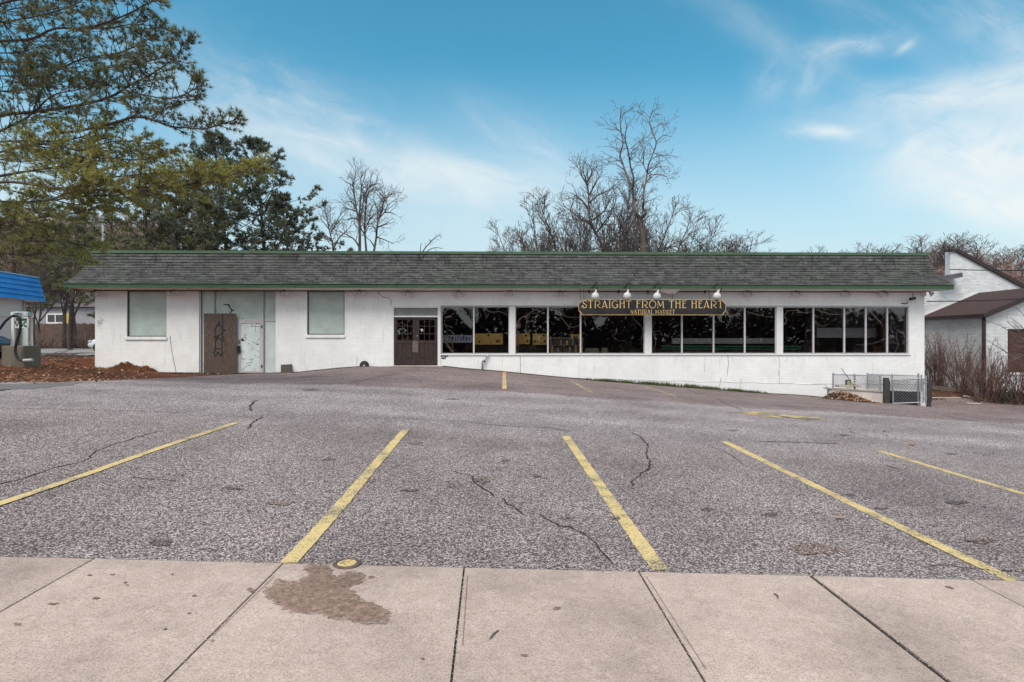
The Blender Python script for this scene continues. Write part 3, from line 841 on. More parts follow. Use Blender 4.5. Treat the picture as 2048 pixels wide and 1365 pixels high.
# parged foundation, a little proud of the brick
zf0 = fz(749, 0, 1000); zf1 = fz(769, 0, 1848)
f0 = fx(985); mb = MB()
N = 24
for i in range(N+1):
    x = lerp(f0, XR+.012, i/N); z = lerp(zf0, zf1, min(1, i/N*1.35)**.7) + .008*math.sin(i*2.3)
    mb.v += [(x,-.001,z+.012),(x,-.016,z),(x,-.016,-1.9)]
for i in range(N):
    for k in range(2): mb.f.append((3*i+k, 3*i+k+1, 3*i+k+4, 3*i+k+3))
mb.build('foundation', M['parge'], shop)
mb = MB(); mb.ribbon([(lerp(f0, XR, i/40), -.018, lerp(zf0, zf1, min(1, i/40*1.35)**.7)+.004+.012*math.sin(i*1.9)) for i in range(41)], [.014*(.6+.5*abs(math.sin(i*.9))) for i in range(41)], (0,-1,0))
mb.build('crack', M['crack'], shop)
for (pts, w) in [([(1040,712),(1041,730),(1041,752)],.016),([(1455,710),(1457,728),(1454,752)],.014),([(1442,756),(1438,778)],.014),([(1558,712),(1559,760),(1557,785)],.008),
      ([(340,672),(342,690),(346,715),(352,745)],.020),([(754,582),(764,594),(778,596),(782,600),(782,612)],.018),([(714,712),(714,732)],.01),([(1408,725),(1409,745)],.01),
      ([(1482,758),(1480,780)],.01),([(1556,740),(1557,752)],.012)]:
    rr = random.Random(len(pts)+int(w*1000)); P = [fl(*p) for p in pts]; Q = []
    for a, b in zip(P, P[1:]):
        for i in range(5): Q.append((lerp(a[0],b[0],i/5)+rr.uniform(-.01,.01), -.004 if pts[0][1] < 745 or pts[0][0] < 990 else -.0195, lerp(a[1],b[1],i/5)))
    Q.append((P[-1][0], Q[-1][1], P[-1][1])); mb = MB(); mb.ribbon(Q, w, (0,-1,0)); mb.build('crack', M['crack'], shop)
# grey scuff marks on the left pier: a burst of short strokes
mb = MB(); rr = random.Random(4)
for i in range(34):
    x, z = fl(200+rr.gauss(0,3.2), 646+rr.gauss(0,5)); mb.quad((x-.05,-.003-.00005*i,z-.005),(x+.05,-.003-.00005*i,z-.005),(x+.05,-.003-.00005*i,z+.012),(x-.05,-.003-.00005*i,z+.012))
mb.build('scuff', M['grey_board'], shop)

# roof: bell-cast mansard in stepped courses, round all four sides
OV = .85
ZF1 = fz(569, -OV); ZF0 = fz(577, -OV)       # fascia top and bottom
ZR = fz(509, -.05)
prof = [(OV,0),(.72,.085),(.60,.18),(.485,.29),(.385,.405),(.30,.52),(.235,.64),(.18,.76),(.135,.88),(.095,1.0)]
PH = ZR - ZF1
def prof_at(t):
    z = t*1.0; 
    for (a, h), (b, g) in zip(prof, prof[1:]):
        if z <= g: return a + (b-a)*(z-h)/(g-h)
    return prof[-1][0]
mb = MB(); NC = 14
def ringpts(o_, z): return [(XL-o_*.78, -o_, z), (XR+o_*.70, -o_, z), (XR+o_*.70, DEEP+T+o_, z), (XL-o_*.78, DEEP+T+o_, z)]
# courses are narrower on the flare
hs = [0]; 
for i in range(NC): hs.append(hs[-1] + lerp(.55, 1.35, i/(NC-1)))
hs = [h/hs[-1] for h in hs]
for i in range(NC):
    o0 = prof_at(hs[i]) + .030; o1 = prof_at(hs[i+1]); z0 = ZF1 + hs[i]*PH; z1 = ZF1 + hs[i+1]*PH
    r0 = ringpts(o0, z0); r1 = ringpts(o1, z1); rb = ringpts(prof_at(hs[i])-.004, z0+.004)
    for k in range(4):
        k2 = (k+1) % 4
        # break the lower edge into tabs so the courses look hand laid
        a, b, c, d = Vector(r0[k]), Vector(r0[k2]), Vector(r1[k2]), Vector(r1[k])
        n = max(1, int((b-a).length/.30)) if k in (0,1,3) else 1
        rr = random.Random(i*7+k)
        for q in range(n):
            t0, t1 = q/n, (q+1)/n; dz = rr.uniform(-.005,.005) if n > 1 else 0
            p0 = a.lerp(b,t0)+Vector((0,0,dz)); p1 = a.lerp(b,t1)+Vector((0,0,dz)); p2 = d.lerp(c,t1); p3 = d.lerp(c,t0)
            mb.quad(p0,p1,p2,p3)
            e, f = Vector(rb[k]), Vector(rb[k2]); mb.quad(e.lerp(f,t0), e.lerp(f,t1), p1, p0)
roof = mb.build('roof', M['roof'], shop)
# coping on top in a few lengths, with the flat roof behind it
def ring_band(mb, o0, z0, o1, z1, cut=None):
    a = ringpts(o0, z0); b = ringpts(o1, z1)
    for k in range(4):
        k2 = (k+1) % 4; mb.quad(a[k], a[k2], b[k2], b[k])
mb = MB(); 
oc = prof_at(1.0)+.05
ring_band(mb, oc, ZR-.01, oc, ZR+.10); ring_band(mb, oc, ZR+.10, oc-.28, ZR+.12); ring_band(mb, oc-.02, ZR-.012, oc, ZR-.01)
mb.build('coping', M['green_trim'], roof)
mb = MB(); mb.poly(ringpts(-.18, ZR+.02)); mb.build('flat_roof', M['roof'], roof)
# fascia, drip edge, soffit
mb = MB(); ring_band(mb, OV-.005, ZF0, OV-.005, ZF1-.012); ring_band(mb, OV-.05, ZF0, OV-.005, ZF0)
fas = mb.build('fascia', M['green'], shop)
mb = MB(); ring_band(mb, OV+.018, ZF1-.010, OV+.022, ZF1+.004); mb.build('drip_edge', M['dark_frame'], shop)
mb = MB(); a = ringpts(OV-.04, ZF0+.012); b = [(XL-.004,-.004,ZT+.02),(XR+.004,-.004,ZT+.02),(XR+.004,DEEP+T,ZT+.02),(XL-.004,DEEP+T,ZT+.02)]
for k in range(4): k2 = (k+1)%4; mb.quad(a[k2], a[k], b[k], b[k2])
mb.build('soffit', M['soffit'], shop)
mb = MB(); mb.tube([(lerp(XL+.02, XR-.02, i/60), -.035, ZT-.005+.008*math.sin(i*1.3)) for i in range(61)], .018, 6); mb.build('conduit', M['dark_frame'], shop)
# peeled soffit sheet hanging above the sign, and two small flakes farther left
mb = MB(); s0 = fl(1300,578,-.6); s1 = fl(1352,588,-.5)
mb.add([(s0[0]-.1,-.62,ZF0+.03),(fx(1362,-.6),-.72,ZF0+.02),(fx(1347,-.5),-.5,fz(589,-.5)),(fx(1336,-.5),-.45,fz(588,-.5)),(fx(1362,-.6)+.02,-.71,ZF0+.03)], [(0,1,2,3),(1,4,2)])
mb.build('loose_panel', M['soffit'], shop)
for p in (378, 447):
    mb = MB(); x = fx(p,-.6); mb.add([(x-.22,-.65,ZF0+.03),(x-.02,-.6,ZF0-.015),(x+.2,-.45,ZF0-.07),(x-.05,-.5,ZF0+.0)], [(0,1,2,3)]); mb.build('paint_flake', M['black'], shop)
# inside
ZFL = ZD+.01
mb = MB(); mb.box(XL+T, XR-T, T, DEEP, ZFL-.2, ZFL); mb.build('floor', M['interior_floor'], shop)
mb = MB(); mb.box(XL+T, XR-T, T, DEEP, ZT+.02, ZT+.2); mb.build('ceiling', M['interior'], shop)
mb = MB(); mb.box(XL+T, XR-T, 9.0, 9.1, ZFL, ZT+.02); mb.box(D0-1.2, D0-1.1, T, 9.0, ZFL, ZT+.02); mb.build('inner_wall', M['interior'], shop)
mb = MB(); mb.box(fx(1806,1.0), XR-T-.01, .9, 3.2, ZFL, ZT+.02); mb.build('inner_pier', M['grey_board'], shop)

def frame_rect(mb, x0, x1, z0, z1, w, y0, y1):
    mb.box(x0, x0+w, y0, y1, z0, z1); mb.box(x1-w, x1, y0, y1, z0, z1)
    mb.box(x0+w, x1-w, y0, y1, z0, z0+w); mb.box(x0+w, x1-w, y0, y1, z1-w, z1)
# two blanked windows on the left
for (x0, x1, z0, lbl) in ((A0,A1,ZA,None),(B0,B1,ZB,None)):
    mb = MB(); frame_rect(mb, x0+.003, x1-.003, z0+.003, ZT+.01, .035, .06, .14); w = mb.build('window', M['dark_frame'], shop)
    mb = MB(); mb.box(x0+.04, x1-.04, .10, .12, z0+.04, ZT+.0); mb.build('pane', M['pane_paint'], w)
    mb = MB(); mb.box(x0-.06, x1+.03, -.05, .055, z0-.13, z0); mb.build('sill', M['brick'], w, bevel=.01)
# the boarded entrance: mullions, opaque panels, glass door
mul = [(398,401),(427,429.5),(523.5,526.5),(549.5,551.5)]
zt1 = fz(641.5)
mb = MB()
for (a, b) in mul: mb.box(fx(a), fx(b), .05, .15, ZE, ZT+.01)
mb.box(fx(401), fx(427), .055, .145, zt1-.03, zt1+.02); mb.box(fx(526.5), fx(549.5), .055, .145, zt1-.03, zt1+.02); mb.box(fx(429.5), fx(523.5), .055, .145, zt1-.01, zt1+.05)
ent = mb.build('entrance_frame', M['frame'], shop)
for q in (401.6, 428.8, 526.9):
    mb = MB(); mb.box(fx(q)-.012, fx(q)+.012, .040, .049, ZE, ZT); mb.build('gasket', M['dark_frame'], ent)
for (a, b, c, d, mt) in ((401,427,583,640.5,'pane_paint'),(429.5,523.5,583,639,'pane_paint'),(526.5,549.5,583,640.5,'pane_paint'),(401,427,643,748,'pane_pale'),(429.5,474,641,748,'pane_pale'),(526.5,549.5,643,747,'pane_pale')):
    mb = MB(); mb.box(fx(a), fx(b), .09, .11, max(ZE,fz(d)), min(ZT,fz(c))); mb.build('panel', M[mt], ent)
# missing slivers of paint over the door
mb = MB()
for pts, w in (([(445,609),(452,610),(456,608)],[.03,.05,.02]),([(455,609),(457,614),(462,621)],[.08,.05,.05]),([(462,621),(468,620.5)],[.07,.01]),([(462,621),(459,626),(456,629)],[.05,.04,.01]),([(484,636),(487,640)],[.01,.05])):
    mb.ribbon([(fl(*p)[0], .0885-.0006*len(mb.v), fl(*p)[1]) for p in pts], w, (0,-1,0))
mb.build('bare_glass', M['black'], ent)
x0, x1 = fx(474.5), fx(523); zd = fz(641)
mb = MB(); frame_rect(mb, x0, x1, ZE+.02, zd-.012, .11, .06, .12); door = mb.build('door', M['frame'], shop)
mb = MB(); mb.box(x0+.10, x1-.10, .085, .10, ZE+.12, zd-.11); mb.build('pane', M['pane_peel'], door)
mb = MB(); hx = fx(477.5); mb.box(hx-.05, hx+.05, .0, .058, fz(706), fz(692)); mb.lathe([(.03,0),(.03,.05),(.02,.06)], 12, (hx+.0,.058,fz(686)), (0,-1,0)); mb.lathe([(.03,0),(.03,.04)], 12, (hx,.058,fz(682)), (0,-1,0)); mb.build('handle', M['black'], door)
mb = MB()
for q in (654, 741-8):
    mb = MB(); mb.box(x1-.03, x1+.02, .03, .06, fz(q)-.06, fz(q)+.06); mb.build('hinge', M['dark_frame'], door)
mb = MB(); mb.box(E0, E1, -.03, .2, ZE-.12, ZE); mb.build('threshold', M['old_conc'], ent)

# the double wooden door with louvred transom
mb = MB(); mb.box(D0, D0+.055, -.02, .16, ZD, ZDH); mb.box(fx(875.5), fx(881.5), -.03, .16, ZD-.2, ZDH+.02); mb.box(D0, fx(875.5), -.025, .16, ZDH-.05, ZDH+.012); mb.box(D0+.055, fx(875.5), -.01, .14, fz(635), fz(632))
dfr = mb.build('door_frame', M['white'], shop)
mb = MB(); zl0, zl1 = fz(632), ZDH-.05
for i in range(7):
    z = lerp(zl0, zl1, (i+.5)/7); mb.obox(((D0+.055+fx(875.5))/2, .06, z), ((fx(875.5)-D0-.055)/2,0,0), (0,.03,-.022), (0,.003,.004))
mb.build('louvre', M['grey_board'], dfr)
xm = (D0+.055+fx(875.5))/2; zh = fz(635)-.005; zb = ZD+.03
for sgn, a, b in ((-1, D0+.06, xm-.004), (1, xm+.004, fx(875.5)-.005)):
    mb = MB(); st = .13; zmid = fz(684); ztop = fz(653)
    mb.box(a, a+st, .05, .10, zb, zh); mb.box(b-st, b, .05, .10, zb, zh)
    mb.box(a+st, b-st, .05, .10, zb, zb+.24); mb.box(a+st, b-st, .05, .10, zmid-.06, zmid+.06); mb.box(a+st, b-st, .05, .10, zh-.10, zh)
    # glazing bars: three lights wide, two and a half high
    for i in (1,2): 
        x = lerp(a+st, b-st, i/3); mb.box(x-.012, x+.012, .055, .085, zmid+.06, zh-.1)
    for q in (653, 668): mb.box(a+st, b-st, .055, .09, fz(q)-.014, fz(q)+.014)
    # raised panels below
    xc = (a+b)/2; mb.box(xc-.05, xc+.05, .055, .10, zb+.24, zmid-.06)
    for p0, p1 in ((a+st, xc-.05), (xc+.05, b-st)):
        mb.box(p0, p1, .075, .09, zb+.24, zmid-.06); mb.box(p0+.05, p1-.05, .060, .075, zb+.30, zmid-.12)
    d = mb.build('door', M['door_wood'], shop)
    mb = MB(); mb.box(a+st, b-st, .070, .076, zmid+.06, zh-.1); mb.build('pane', M['glass'], d)
    mb = MB(); mb.box(a+.02, b-.02, .042, .050, zb+.01, zb+.20); mb.build('kick_plate', M['brown_dark'], d)
    if sgn == 1:
        mb = MB(); mb.lathe([(.03,0),(.032,.02),(.02,.03)], 12, (a+.03,.05,fz(672.5)), (0,-1,0)); mb.build('lock', M['chrome'], d)
        mb = MB(); p = fl(841.5, 660.5); mb.lathe([(.055,0),(.055,.004)], 16, (p[0]+.04,.064,p[1]), (0,-1,0)); mb.build('sticker', M['grey_board'], d)
    else:
        mb = MB(); mb.box(b-.14, b+.10, .030, .049, fz(705), fz(682)); mb.build('push_plate', M['timber'], d)
mb = MB(); mb.box(D0-.05, fx(884), -.10, .3, ZD-.2, ZD+.012); mb.build('door_step', M['old_conc'], shop)

# window band: pillars and four glazed bays
piers = [(1018.5,1030.5),(1289.5,1303),(1553,1566)]
for a, b in piers:
    mb = MB(); mb.box(fx(a), fx(b), -.02, .18, SILL-.002, HEAD+.002); mb.build('pillar', M['white'], shop, bevel=.008)
mb = MB(); mb.box(R0+.02, R1+.05, -.045, .12, SILL-.055, SILL); mb.build('sill', M['white'], shop)
mb = MB(); mb.box(R0+.02, R1+.03, -.012, .1, HEAD, HEAD+.05); mb.build('lintel', M['grey_board'], shop)
bays = [(880.5+2,1018.5,[947.5]),(1030.5,1289.5,[1096,1161.5]),(1303,1553,[1364.5,1428,1490.5]),(1566,1818,[1628,1690,1733,1776])]
for a, b, ms in bays:
    mb = MB(); x0, x1 = fx(a)+.002, fx(b)-.002
    fr = .03
    frame_rect(mb, x0, x1, SILL+.002, HEAD-.002, fr, .05, .12)
    for q in ms: mb.box(fx(q)-.032, fx(q)+.032, .035, .135, SILL+fr, HEAD-fr)
    w = mb.build('window', M['frame'], shop)
    mb = MB(); ed = [x0+fr] + [fx(q) for q in ms] + [x1-fr]
    for i in range(len(ed)-1):
        l = ed[i] + (.032 if i else 0); r = ed[i+1] - (.032 if i < len(ed)-2 else 0)
        mb.quad((l,.085,SILL+fr),(r,.085,SILL+fr),(r,.085,HEAD-fr),(l,.085,HEAD-fr))
    mb.build('pane', M['glass'], w)
mb = MB(); mb.box(fx(1815.5), R1, -.015, .16, SILL-.03, HEAD); mb.build('window_jamb', M['frame'], shop)

# black scribbles on the white wall under the first window
mb = MB(); rr = random.Random(2)
for row, (y, x0, x1) in enumerate(((712.5,882,895),(717,883,890))):
    x = x0; k = 0
    while x < x1:
        P = [fl(x,y+rr.uniform(-1.5,1.5)), fl(x+rr.uniform(.3,1.2),y+rr.uniform(-2,1.5)), fl(x+rr.uniform(.8,1.6),y+rr.uniform(-1,2))]
        mb.ribbon([(p[0],-.004-.0003*k-.003*row,p[1]) for p in P], .03, (0,-1,0)); x += 1.1; k += 1
mb.build('scribble', M['black'], shop)

# weathered plywood sheet with black sprayed strokes
px0, pz0 = fl(408,748.5,-.04); px1, pz1 = fl(472.5,627.5,-.04)
ply = sthing('plywood_board', 'weathered brown plywood sheet with black spray strokes covering the old doorway', 'plywood', (px0+px1)/2, -.04, pz0)
w = px1-px0; h = pz1-pz0
mb = MB(); mb.box(-w/2, w/2, -.012, .012, 0, h); mb.box(.0, w/2+.004, -.016, -.0125, h*.02, h*.985); mb.build('sheet', M['plywood'], ply)
def pl(cx, cy): x, z = fl(370+cx/5.12, 560+cy/5.12, -.04); return x-(px0+px1)/2, z-pz0
mb = MB()
strokes = [[(352,428),(325,480),(303,515),(316,560),(312,640),(314,705),(308,740),(292,748)],[(350,430),(372,470),(388,500),(415,518),(395,535),(345,572),(300,580)],[(330,470),(376,466)],
 [(386,350),(388,480),(384,560),(380,620),(384,700),(380,778)],[(384,560),(398,600),(402,620),(384,640)],[(312,640),(330,605),(352,600),(372,615),(384,640)],[(314,706),(384,704)],[(292,735),(315,780),(342,742),(374,780),(388,745)],[(300,590),(318,596),(345,580)]]
for k, s_ in enumerate(strokes): mb.ribbon([(pl(*q)[0], -.0185-.0006*k, pl(*q)[1]) for q in s_], .038, (0,-1,0))
mb.build('graffiti', M['black'], ply)
# small wood block and the rubber wheel at the wall foot
bx, bz = fl(571.5, 747.5, -.15); blk = sthing('wood_block', 'small square mossy plywood offcut leaning at the wall foot', 'wood offcut', bx, -.16, bz-.02)
mb = MB(); a = fl(561.5,729,-.15)[0]-bx; b = fl(582,727,-.15)[0]-bx; hh = fz(727.5,-.15)-bz
mb.prism([(a+.02,0,0),(b+.06,0,0),(b,.12,hh),(a-.02,.12,hh-.03)], (0,-.04,0)); mb.build('offcut', M['block_wood'], blk)
wx, wz = fl(728, 734, -.2); wh = sthing('rubber_wheel', 'small black rubber wheel half sunk at the foot of the white wall', 'wheel', wx, -.14, wz-.03)
mb = MB(); mb.lathe([(.07,-.05),(.15,-.06),(.19,-.03),(.195,0),(.19,.03),(.15,.06),(.07,.05)], 28, (0,0,.08), (0,1,0)); mb.build('tyre', M['black_rubber'], wh, smooth=True)
mb = MB(); mb.lathe([(.03,-.065),(.07,-.052),(.07,.05)], 16, (0,0,.08), (0,1,0)); mb.build('hub', M['dark_frame'], wh); mb = MB(); mb.lathe([(.02,-.07),(.024,-.066),(.02,-.06)], 10, (0,0,.08), (0,1,0)); mb.build('axle_cap', M['sign_white'], wh)
mb = MB(); mb.ribbon([(-.5,-.05,.01),(-.3,-.07,.03),(0,-.06,.035),(.3,-.05,.05),(.55,0,.05)], [.05,.16,.2,.14,.04], (0,0,1)); mb.prism([(-.45,-.12,0),(.5,-.1,.03),(.5,.02,.05),(-.3,.03,.03)], (0,0,-.03))
o = mb.build('concrete_shard', M['old_conc']); o.location = floc(wx, -.16, wz-.03); o.rotation_euler = (0,0,YAW); tag(o, 'flat concrete shard lying under the rubber wheel', 'concrete shard')
# grey pipe with two elbows
pp = [(964.5,738),(964.5,722),(969,721),(973,719),(973,712),(978,711)]
P = [(fl(x,y,-.09)[0], -.09, fl(x,y,-.09)[1]) for x, y in pp]
pipe = sthing('wall_pipe', 'thin grey pipe stepping up the white wall right of the door', 'pipe', P[0][0], -.09, P[0][2]-.1)
off = Vector((P[0][0], -.09, P[0][2]-.1)); mb = MB(); Q = [Vector(p)-off for p in P]; Q[0].z -= .1
Q2 = [Q[0], Q[1]-Vector((0,0,.04)), Q[1]+Vector((.03,0,0)), Q[3]-Vector((.03,0,0)), Q[3]+Vector((0,0,.03)), Q[4]-Vector((0,0,.03)), Q[4]+Vector((.03,0,.0)), Q[5]]
mb.tube(Q2, .032, 8); mb.build('pipe', M['steel'], pipe, smooth=True)
mb = MB(); q = fl(969,723,-.12); mb.lathe([(.04,0),(.05,.04),(.02,.06)], 10, (q[0]-off.x, -.05, q[1]-off.z), (0,-1,0)); mb.build('valve', M['dark_frame'], pipe)

# ------------------------------------------------------------------ the hanging sign
SG = -.62     # in front of the wall
sx0, sx1 = fx(1157,SG), fx(1451,SG); sz0, sz1 = fz(630.5,SG), fz(599,SG)
sgc = (sx0+sx1)/2
sign = sthing('shop_sign', 'long black board with gold letters STRAIGHT FROM THE HEART NATURAL MARKET', 'sign', sgc, SG, sz0)
w2 = (sx1-sx0)/2; sh = sz1-sz0
def sign_outline(ins):
    c = .13; r = []
    for sx, sz in ((-1,0),(1,0),(1,1),(-1,1)):
        X = sx*(w2-ins); Z = ins if sz == 0 else sh-ins
        dz = 1 if sz == 0 else -1
        q = [(X, Z+dz*c*1.3), (X-sx*.05, Z+dz*c*1.05), (X-sx*c*.85, Z+dz*.05), (X-sx*c*1.1, Z)]
        if (sx, sz) in ((1,0),(-1,1)): q = q[::-1]
        r += q
    return r
mb = MB(); mb.prism([(x, .02, z) for x, z in sign_outline(0)][::-1], (0,-.06,0)); mb.build('board', M['sign'], sign)
mb = MB(); o_ = sign_outline(.0); i_ = sign_outline(.016)
n = len(o_)
for k in range(n): k2 = (k+1)%n; mb.quad((o_[k][0],-.043,o_[k][1]),(o_[k2][0],-.043,o_[k2][1]),(i_[k2][0],-.043,i_[k2][1]),(i_[k][0],-.043,i_[k][1]))
mb.build('border', M['gold'], sign)
def arc(cx, cy, rx, ry, a0, a1, n=14): return [(cx+rx*math.cos(math.radians(lerp(a0,a1,i/n))), cy+ry*math.sin(math.radians(lerp(a0,a1,i/n)))) for i in range(n+1)]
TH = .13; tn = .075
def serif(x, y, w=.11): return ([(x-w,y),(x+w,y)], tn)
GL = {
 'S': (.62, [([(.56,.80),(.52,.93),(.38,1.0),(.22,.96),(.12,.82),(.16,.66),(.32,.55),(.48,.44),(.57,.28),(.52,.10),(.36,.01),(.18,.01),(.04,.10),(.01,.24),(.09,.33),(.19,.27),(.17,.18)],.105)]),
 'T': (.62, [([(.31,0),(.31,.96)],TH),([(.0,.86),(.04,.96),(.58,.96),(.62,.86)],tn),serif(.31,.02)]),
 'R': (.80, [([(.13,0),(.13,.98)],TH),([(.04,.96)]+[(.13,.965)]+arc(.40,.68,.30,.285,90,-90)+[(.30,.40)],.085),([(.36,.42),(.50,.24),(.64,.06),(.80,.02)],.10),serif(.13,.02)]),
 'A': (.72, [([(.36,1.0),(.08,.02)],.085),([(.36,1.0),(.64,.02)],TH),([(.16,.22),(.58,.22)],.06),serif(.07,.02,.08),serif(.66,.02,.08)]),
 'I': (.26, [([(.13,0),(.13,.98)],TH),serif(.13,.02),serif(.13,.96)]),
 'G': (.78, [(arc(.40,.49,.36,.49,48,320,20),.10),([(.68,.10),(.68,.46)],TH),([(.50,.46),(.76,.46)],tn)]),
 'H': (.72, [([(.12,0),(.12,.98)],TH),([(.60,0),(.60,.98)],TH),([(.12,.64),(.60,.64)],tn),serif(.12,.02,.09),serif(.60,.02,.09),serif(.12,.96,.09),serif(.60,.96,.09)]),
 'F': (.54, [([(.13,0),(.13,.98)],TH),([(.04,.96),(.48,.96),(.52,.84)],tn),([(.13,.62),(.42,.62)],tn),serif(.13,.02)]),
 'O': (.86, [(arc(.43,.49,.39,.49,0,360,24),.10)]),
 'M': (.86, [([(.08,0),(.12,.98)],.085),([(.12,.98),(.42,.20)],TH),([(.42,.20),(.72,.98)],.08),([(.72,.98),(.78,0)],TH),serif(.08,.02,.08),serif(.78,.02,.08)]),
 'E': (.54, [([(.13,0),(.13,.98)],TH),([(.04,.96),(.48,.96),(.51,.86)],tn),([(.13,.64),(.42,.64)],tn),([(.04,.03),(.48,.03),(.52,.14)],tn)]),
 'N': (.70, [([(.11,0),(.11,.98)],.085),([(.09,.98),(.60,.02)],TH),([(.60,.02),(.60,.98)],.085),serif(.11,.02,.08),serif(.6,.96,.08)]),
 'U': (.68, [([(.12,.98),(.12,.30)]+arc(.34,.28,.22,.27,180,360,12)[1:]+[(.56,.98)],.11),serif(.12,.96,.09),serif(.56,.96,.09)]),
 'L': (.50, [([(.13,0),(.13,.98)],TH),([(.04,.03),(.46,.03),(.50,.16)],tn),serif(.13,.96)]),
 'K': (.66, [([(.12,0),(.12,.98)],TH),([(.56,.98),(.15,.48)],.085),([(.22,.54),(.42,.22),(.64,.02)],.11),serif(.12,.02),serif(.12,.96)]),
 ' ': (.34, []),
}
def lettering(txt, x0, x1, z0, z1, y, gap=.13):
    tot = sum(GL[c][0]+gap for c in txt)-gap; sx = (x1-x0)/tot; sz = z1-z0
    x = x0; mb = MB(); k = 0
    for c in txt:
        for pts, w in GL[c][1]:
            mb.ribbon([(x+p[0]*sx, y-.0005*(k%9), z0+p[1]*sz) for p in pts], w*sz*.86, (0,-1,0)); k += 1
        x += (GL[c][0]+gap)*sx
    return mb
def sgx(px): return fx(px,SG)-sgc
def sgz(py): return fz(py,SG)-sz0
lettering('STRAIGHT FROM THE HEART', sgx(1163.5), sgx(1445), sgz(616.3), sgz(601.3), -.046).build('lettering', M['gold'], sign)
lettering('NATURAL MARKET', sgx(1260.5), sgx(1349), sgz(628.2), sgz(619.8), -.046).build('lettering', M['gold'], sign)
for p in (1161, 1168, 1345, 1419):
    mb = MB(); mb.tube([(sgx(p), 0, sh-.02), (sgx(p), .1, ZT-sz0+.06+.25)], .010, 4); mb.build('hanger', M['black'], sign)

# gooseneck lamps over the sign
lampg = 'gooseneck lamps above the shop sign'
lbl = ['white gooseneck lamp above the first letters STR of the sign', 'white gooseneck lamp above the letters GHT of the sign', 'white gooseneck lamp above the word FROM on the sign', 'white gooseneck lamp above the last letters RT of the sign']
for (px, py, hx, l) in ((1190.5,594.5,1193,lbl[0]),(1254.5,594,1258,lbl[1]),(1314,595,1319,lbl[2]),(1434,594.5,1441.5,lbl[3])):
    LY = -1.12
    bx, bz = fl(px, py, LY); hxx, htop = fl(hx, 564, LY)
    g = sthing('gooseneck_lamp', l, 'lamp', bx, LY, bz, lampg)
    mb = MB(); t_ = htop-bz; dx = hxx-bx
    pts = [(-.10, -OV-.01-LY, ZF0+.03-bz), (-.05, -.10-OV-LY, ZF0+.0-bz), (-.02, .10, ZF0+.14-bz)] + [(dx*.35-.02+.05*math.sin(a), .05-.05*math.cos(a), t_-.12+.12*math.sin(a)) for a in (.4, 1.0, 1.57)] + [(dx+.03, -.02, t_-.05), (dx+.02, -.03, .35), (dx*.8, -.02, .17)]
    mb.tube(pts, .022, 7); mb.build('arm', M['black'], g, smooth=True)
    mb = MB(); ax = Vector((-.04,.45,-.9))
    mb.lathe([(.036,-.24),(.04,-.175),(.09,-.135),(.138,-.08),(.158,0),(.147,.067),(.10,.12),(.036,.14)], 22, (0,0,.03), ax); mb.build('shade', M['bulb'], g, smooth=True)
    mb = MB(); mb.lathe([(.03,-.30),(.042,-.28),(.042,-.19),(.03,-.18)], 12, (dx*.3,-.02,.0), (-.03,.2,-.95)); mb.build('socket', M['steel'], g)

# twin floodlights along the soffit
def twin(px, py, label, group, heads=True):
    LY = -.16; lx, lz = fl(px, py, LY)
    g = sthing('twin_floodlight', label, 'floodlight', lx, LY, lz, group)
    mb = MB(); mb.lathe([(.035,.05),(.04,.09),(.03,.13)], 12); mb.tube([(0,0,.06),(0,0,.16)], .02, 6); mb.build('mount', M['dark_frame'], g)
    if heads:
        for s in (-1, 1):
            ax = Vector((s*.75, -.35, -.62)).normalized()
            mb = MB(); mb.tube([(0,0,.07),(s*.05,-.01,.06),(s*.10,-.08,.0)], .016, 6); c = Vector((s*.10,-.08,-.02))
            mb.lathe([(.028,-.02),(.032,.03)], 10, c, ax); mb.build('arm', M['dark_frame'], g)
            mb = MB(); mb.lathe([(.045,.0),(.065,.04),(.105,.11),(.10,.135),(.03,.15)], 14, c, ax); mb.build('lamp_head', M['bulb'], g, smooth=True)
    return g
FG = 'twin floodlights under the eave'
for px, py, l in [(189,585,'twin floodlight at the left front corner of the shop'),(348,584,'twin floodlight between the left blanked window and the boarded doorway'),(567,584.5,'twin floodlight between the glass door and the second blanked window'),
    (718.5,584.5,'twin floodlight right of the second blanked window'),(816,585.5,'twin floodlight over the brown double doors'),(917.5,586,'twin floodlight above the first shop window pane'),
    (1019,584,'twin floodlight with a white rag above the first window pillar'),(1120,585.5,'twin floodlight just left of the hanging sign'),
    (1495.5,585.5,'twin floodlight just right of the hanging sign'),(1592.5,585.5,'twin floodlight above the bay right of the last pillar'),(1690,585.5,'twin floodlight above the middle of the last window bay'),
    (1766.5,585.5,'twin floodlight near the right end above the last two panes'),(1852,585.5,'twin floodlight at the right front corner of the shop')]:
    g = twin(px, py, l, FG)
    if px == 1019:
        mb = MB(); rr = random.Random(1)
        for k in range(9):
            x = rr.uniform(-.22,.22); z = rr.uniform(.02,.2); mb.add([(x,-.1,z),(x+.09,-.12,z+.02),(x+.06,-.1,z+.07),(x-.03,-.08,z+.06)], [(0,1,2,3)])
        mb.build('rag', M['sign_white'], g)
for px, l in ((1178,'small dark lamp holder above the sign, left end'),(1237,'small dark lamp holder above the letters AIG of the sign'),(1296,'small dark lamp holder above the F of FROM'),(1410,'small dark lamp holder above the word HEART')):
    LY=-.16; lx, lz = fl(px, 585, LY); g = sthing('lamp_holder', l, 'lamp holder', lx, LY, lz)
    mb = MB(); mb.lathe([(.05,.04),(.06,.08),(.05,.12)], 12); mb.tube([(0,0,.12),(0,0,.2)], .02, 6); mb.build('socket', M['dark_frame'], g); mb = MB(); mb.lathe([(.02,-.05),(.035,-.02),(.035,.04)], 10); mb.build('cap', M['black'], g)

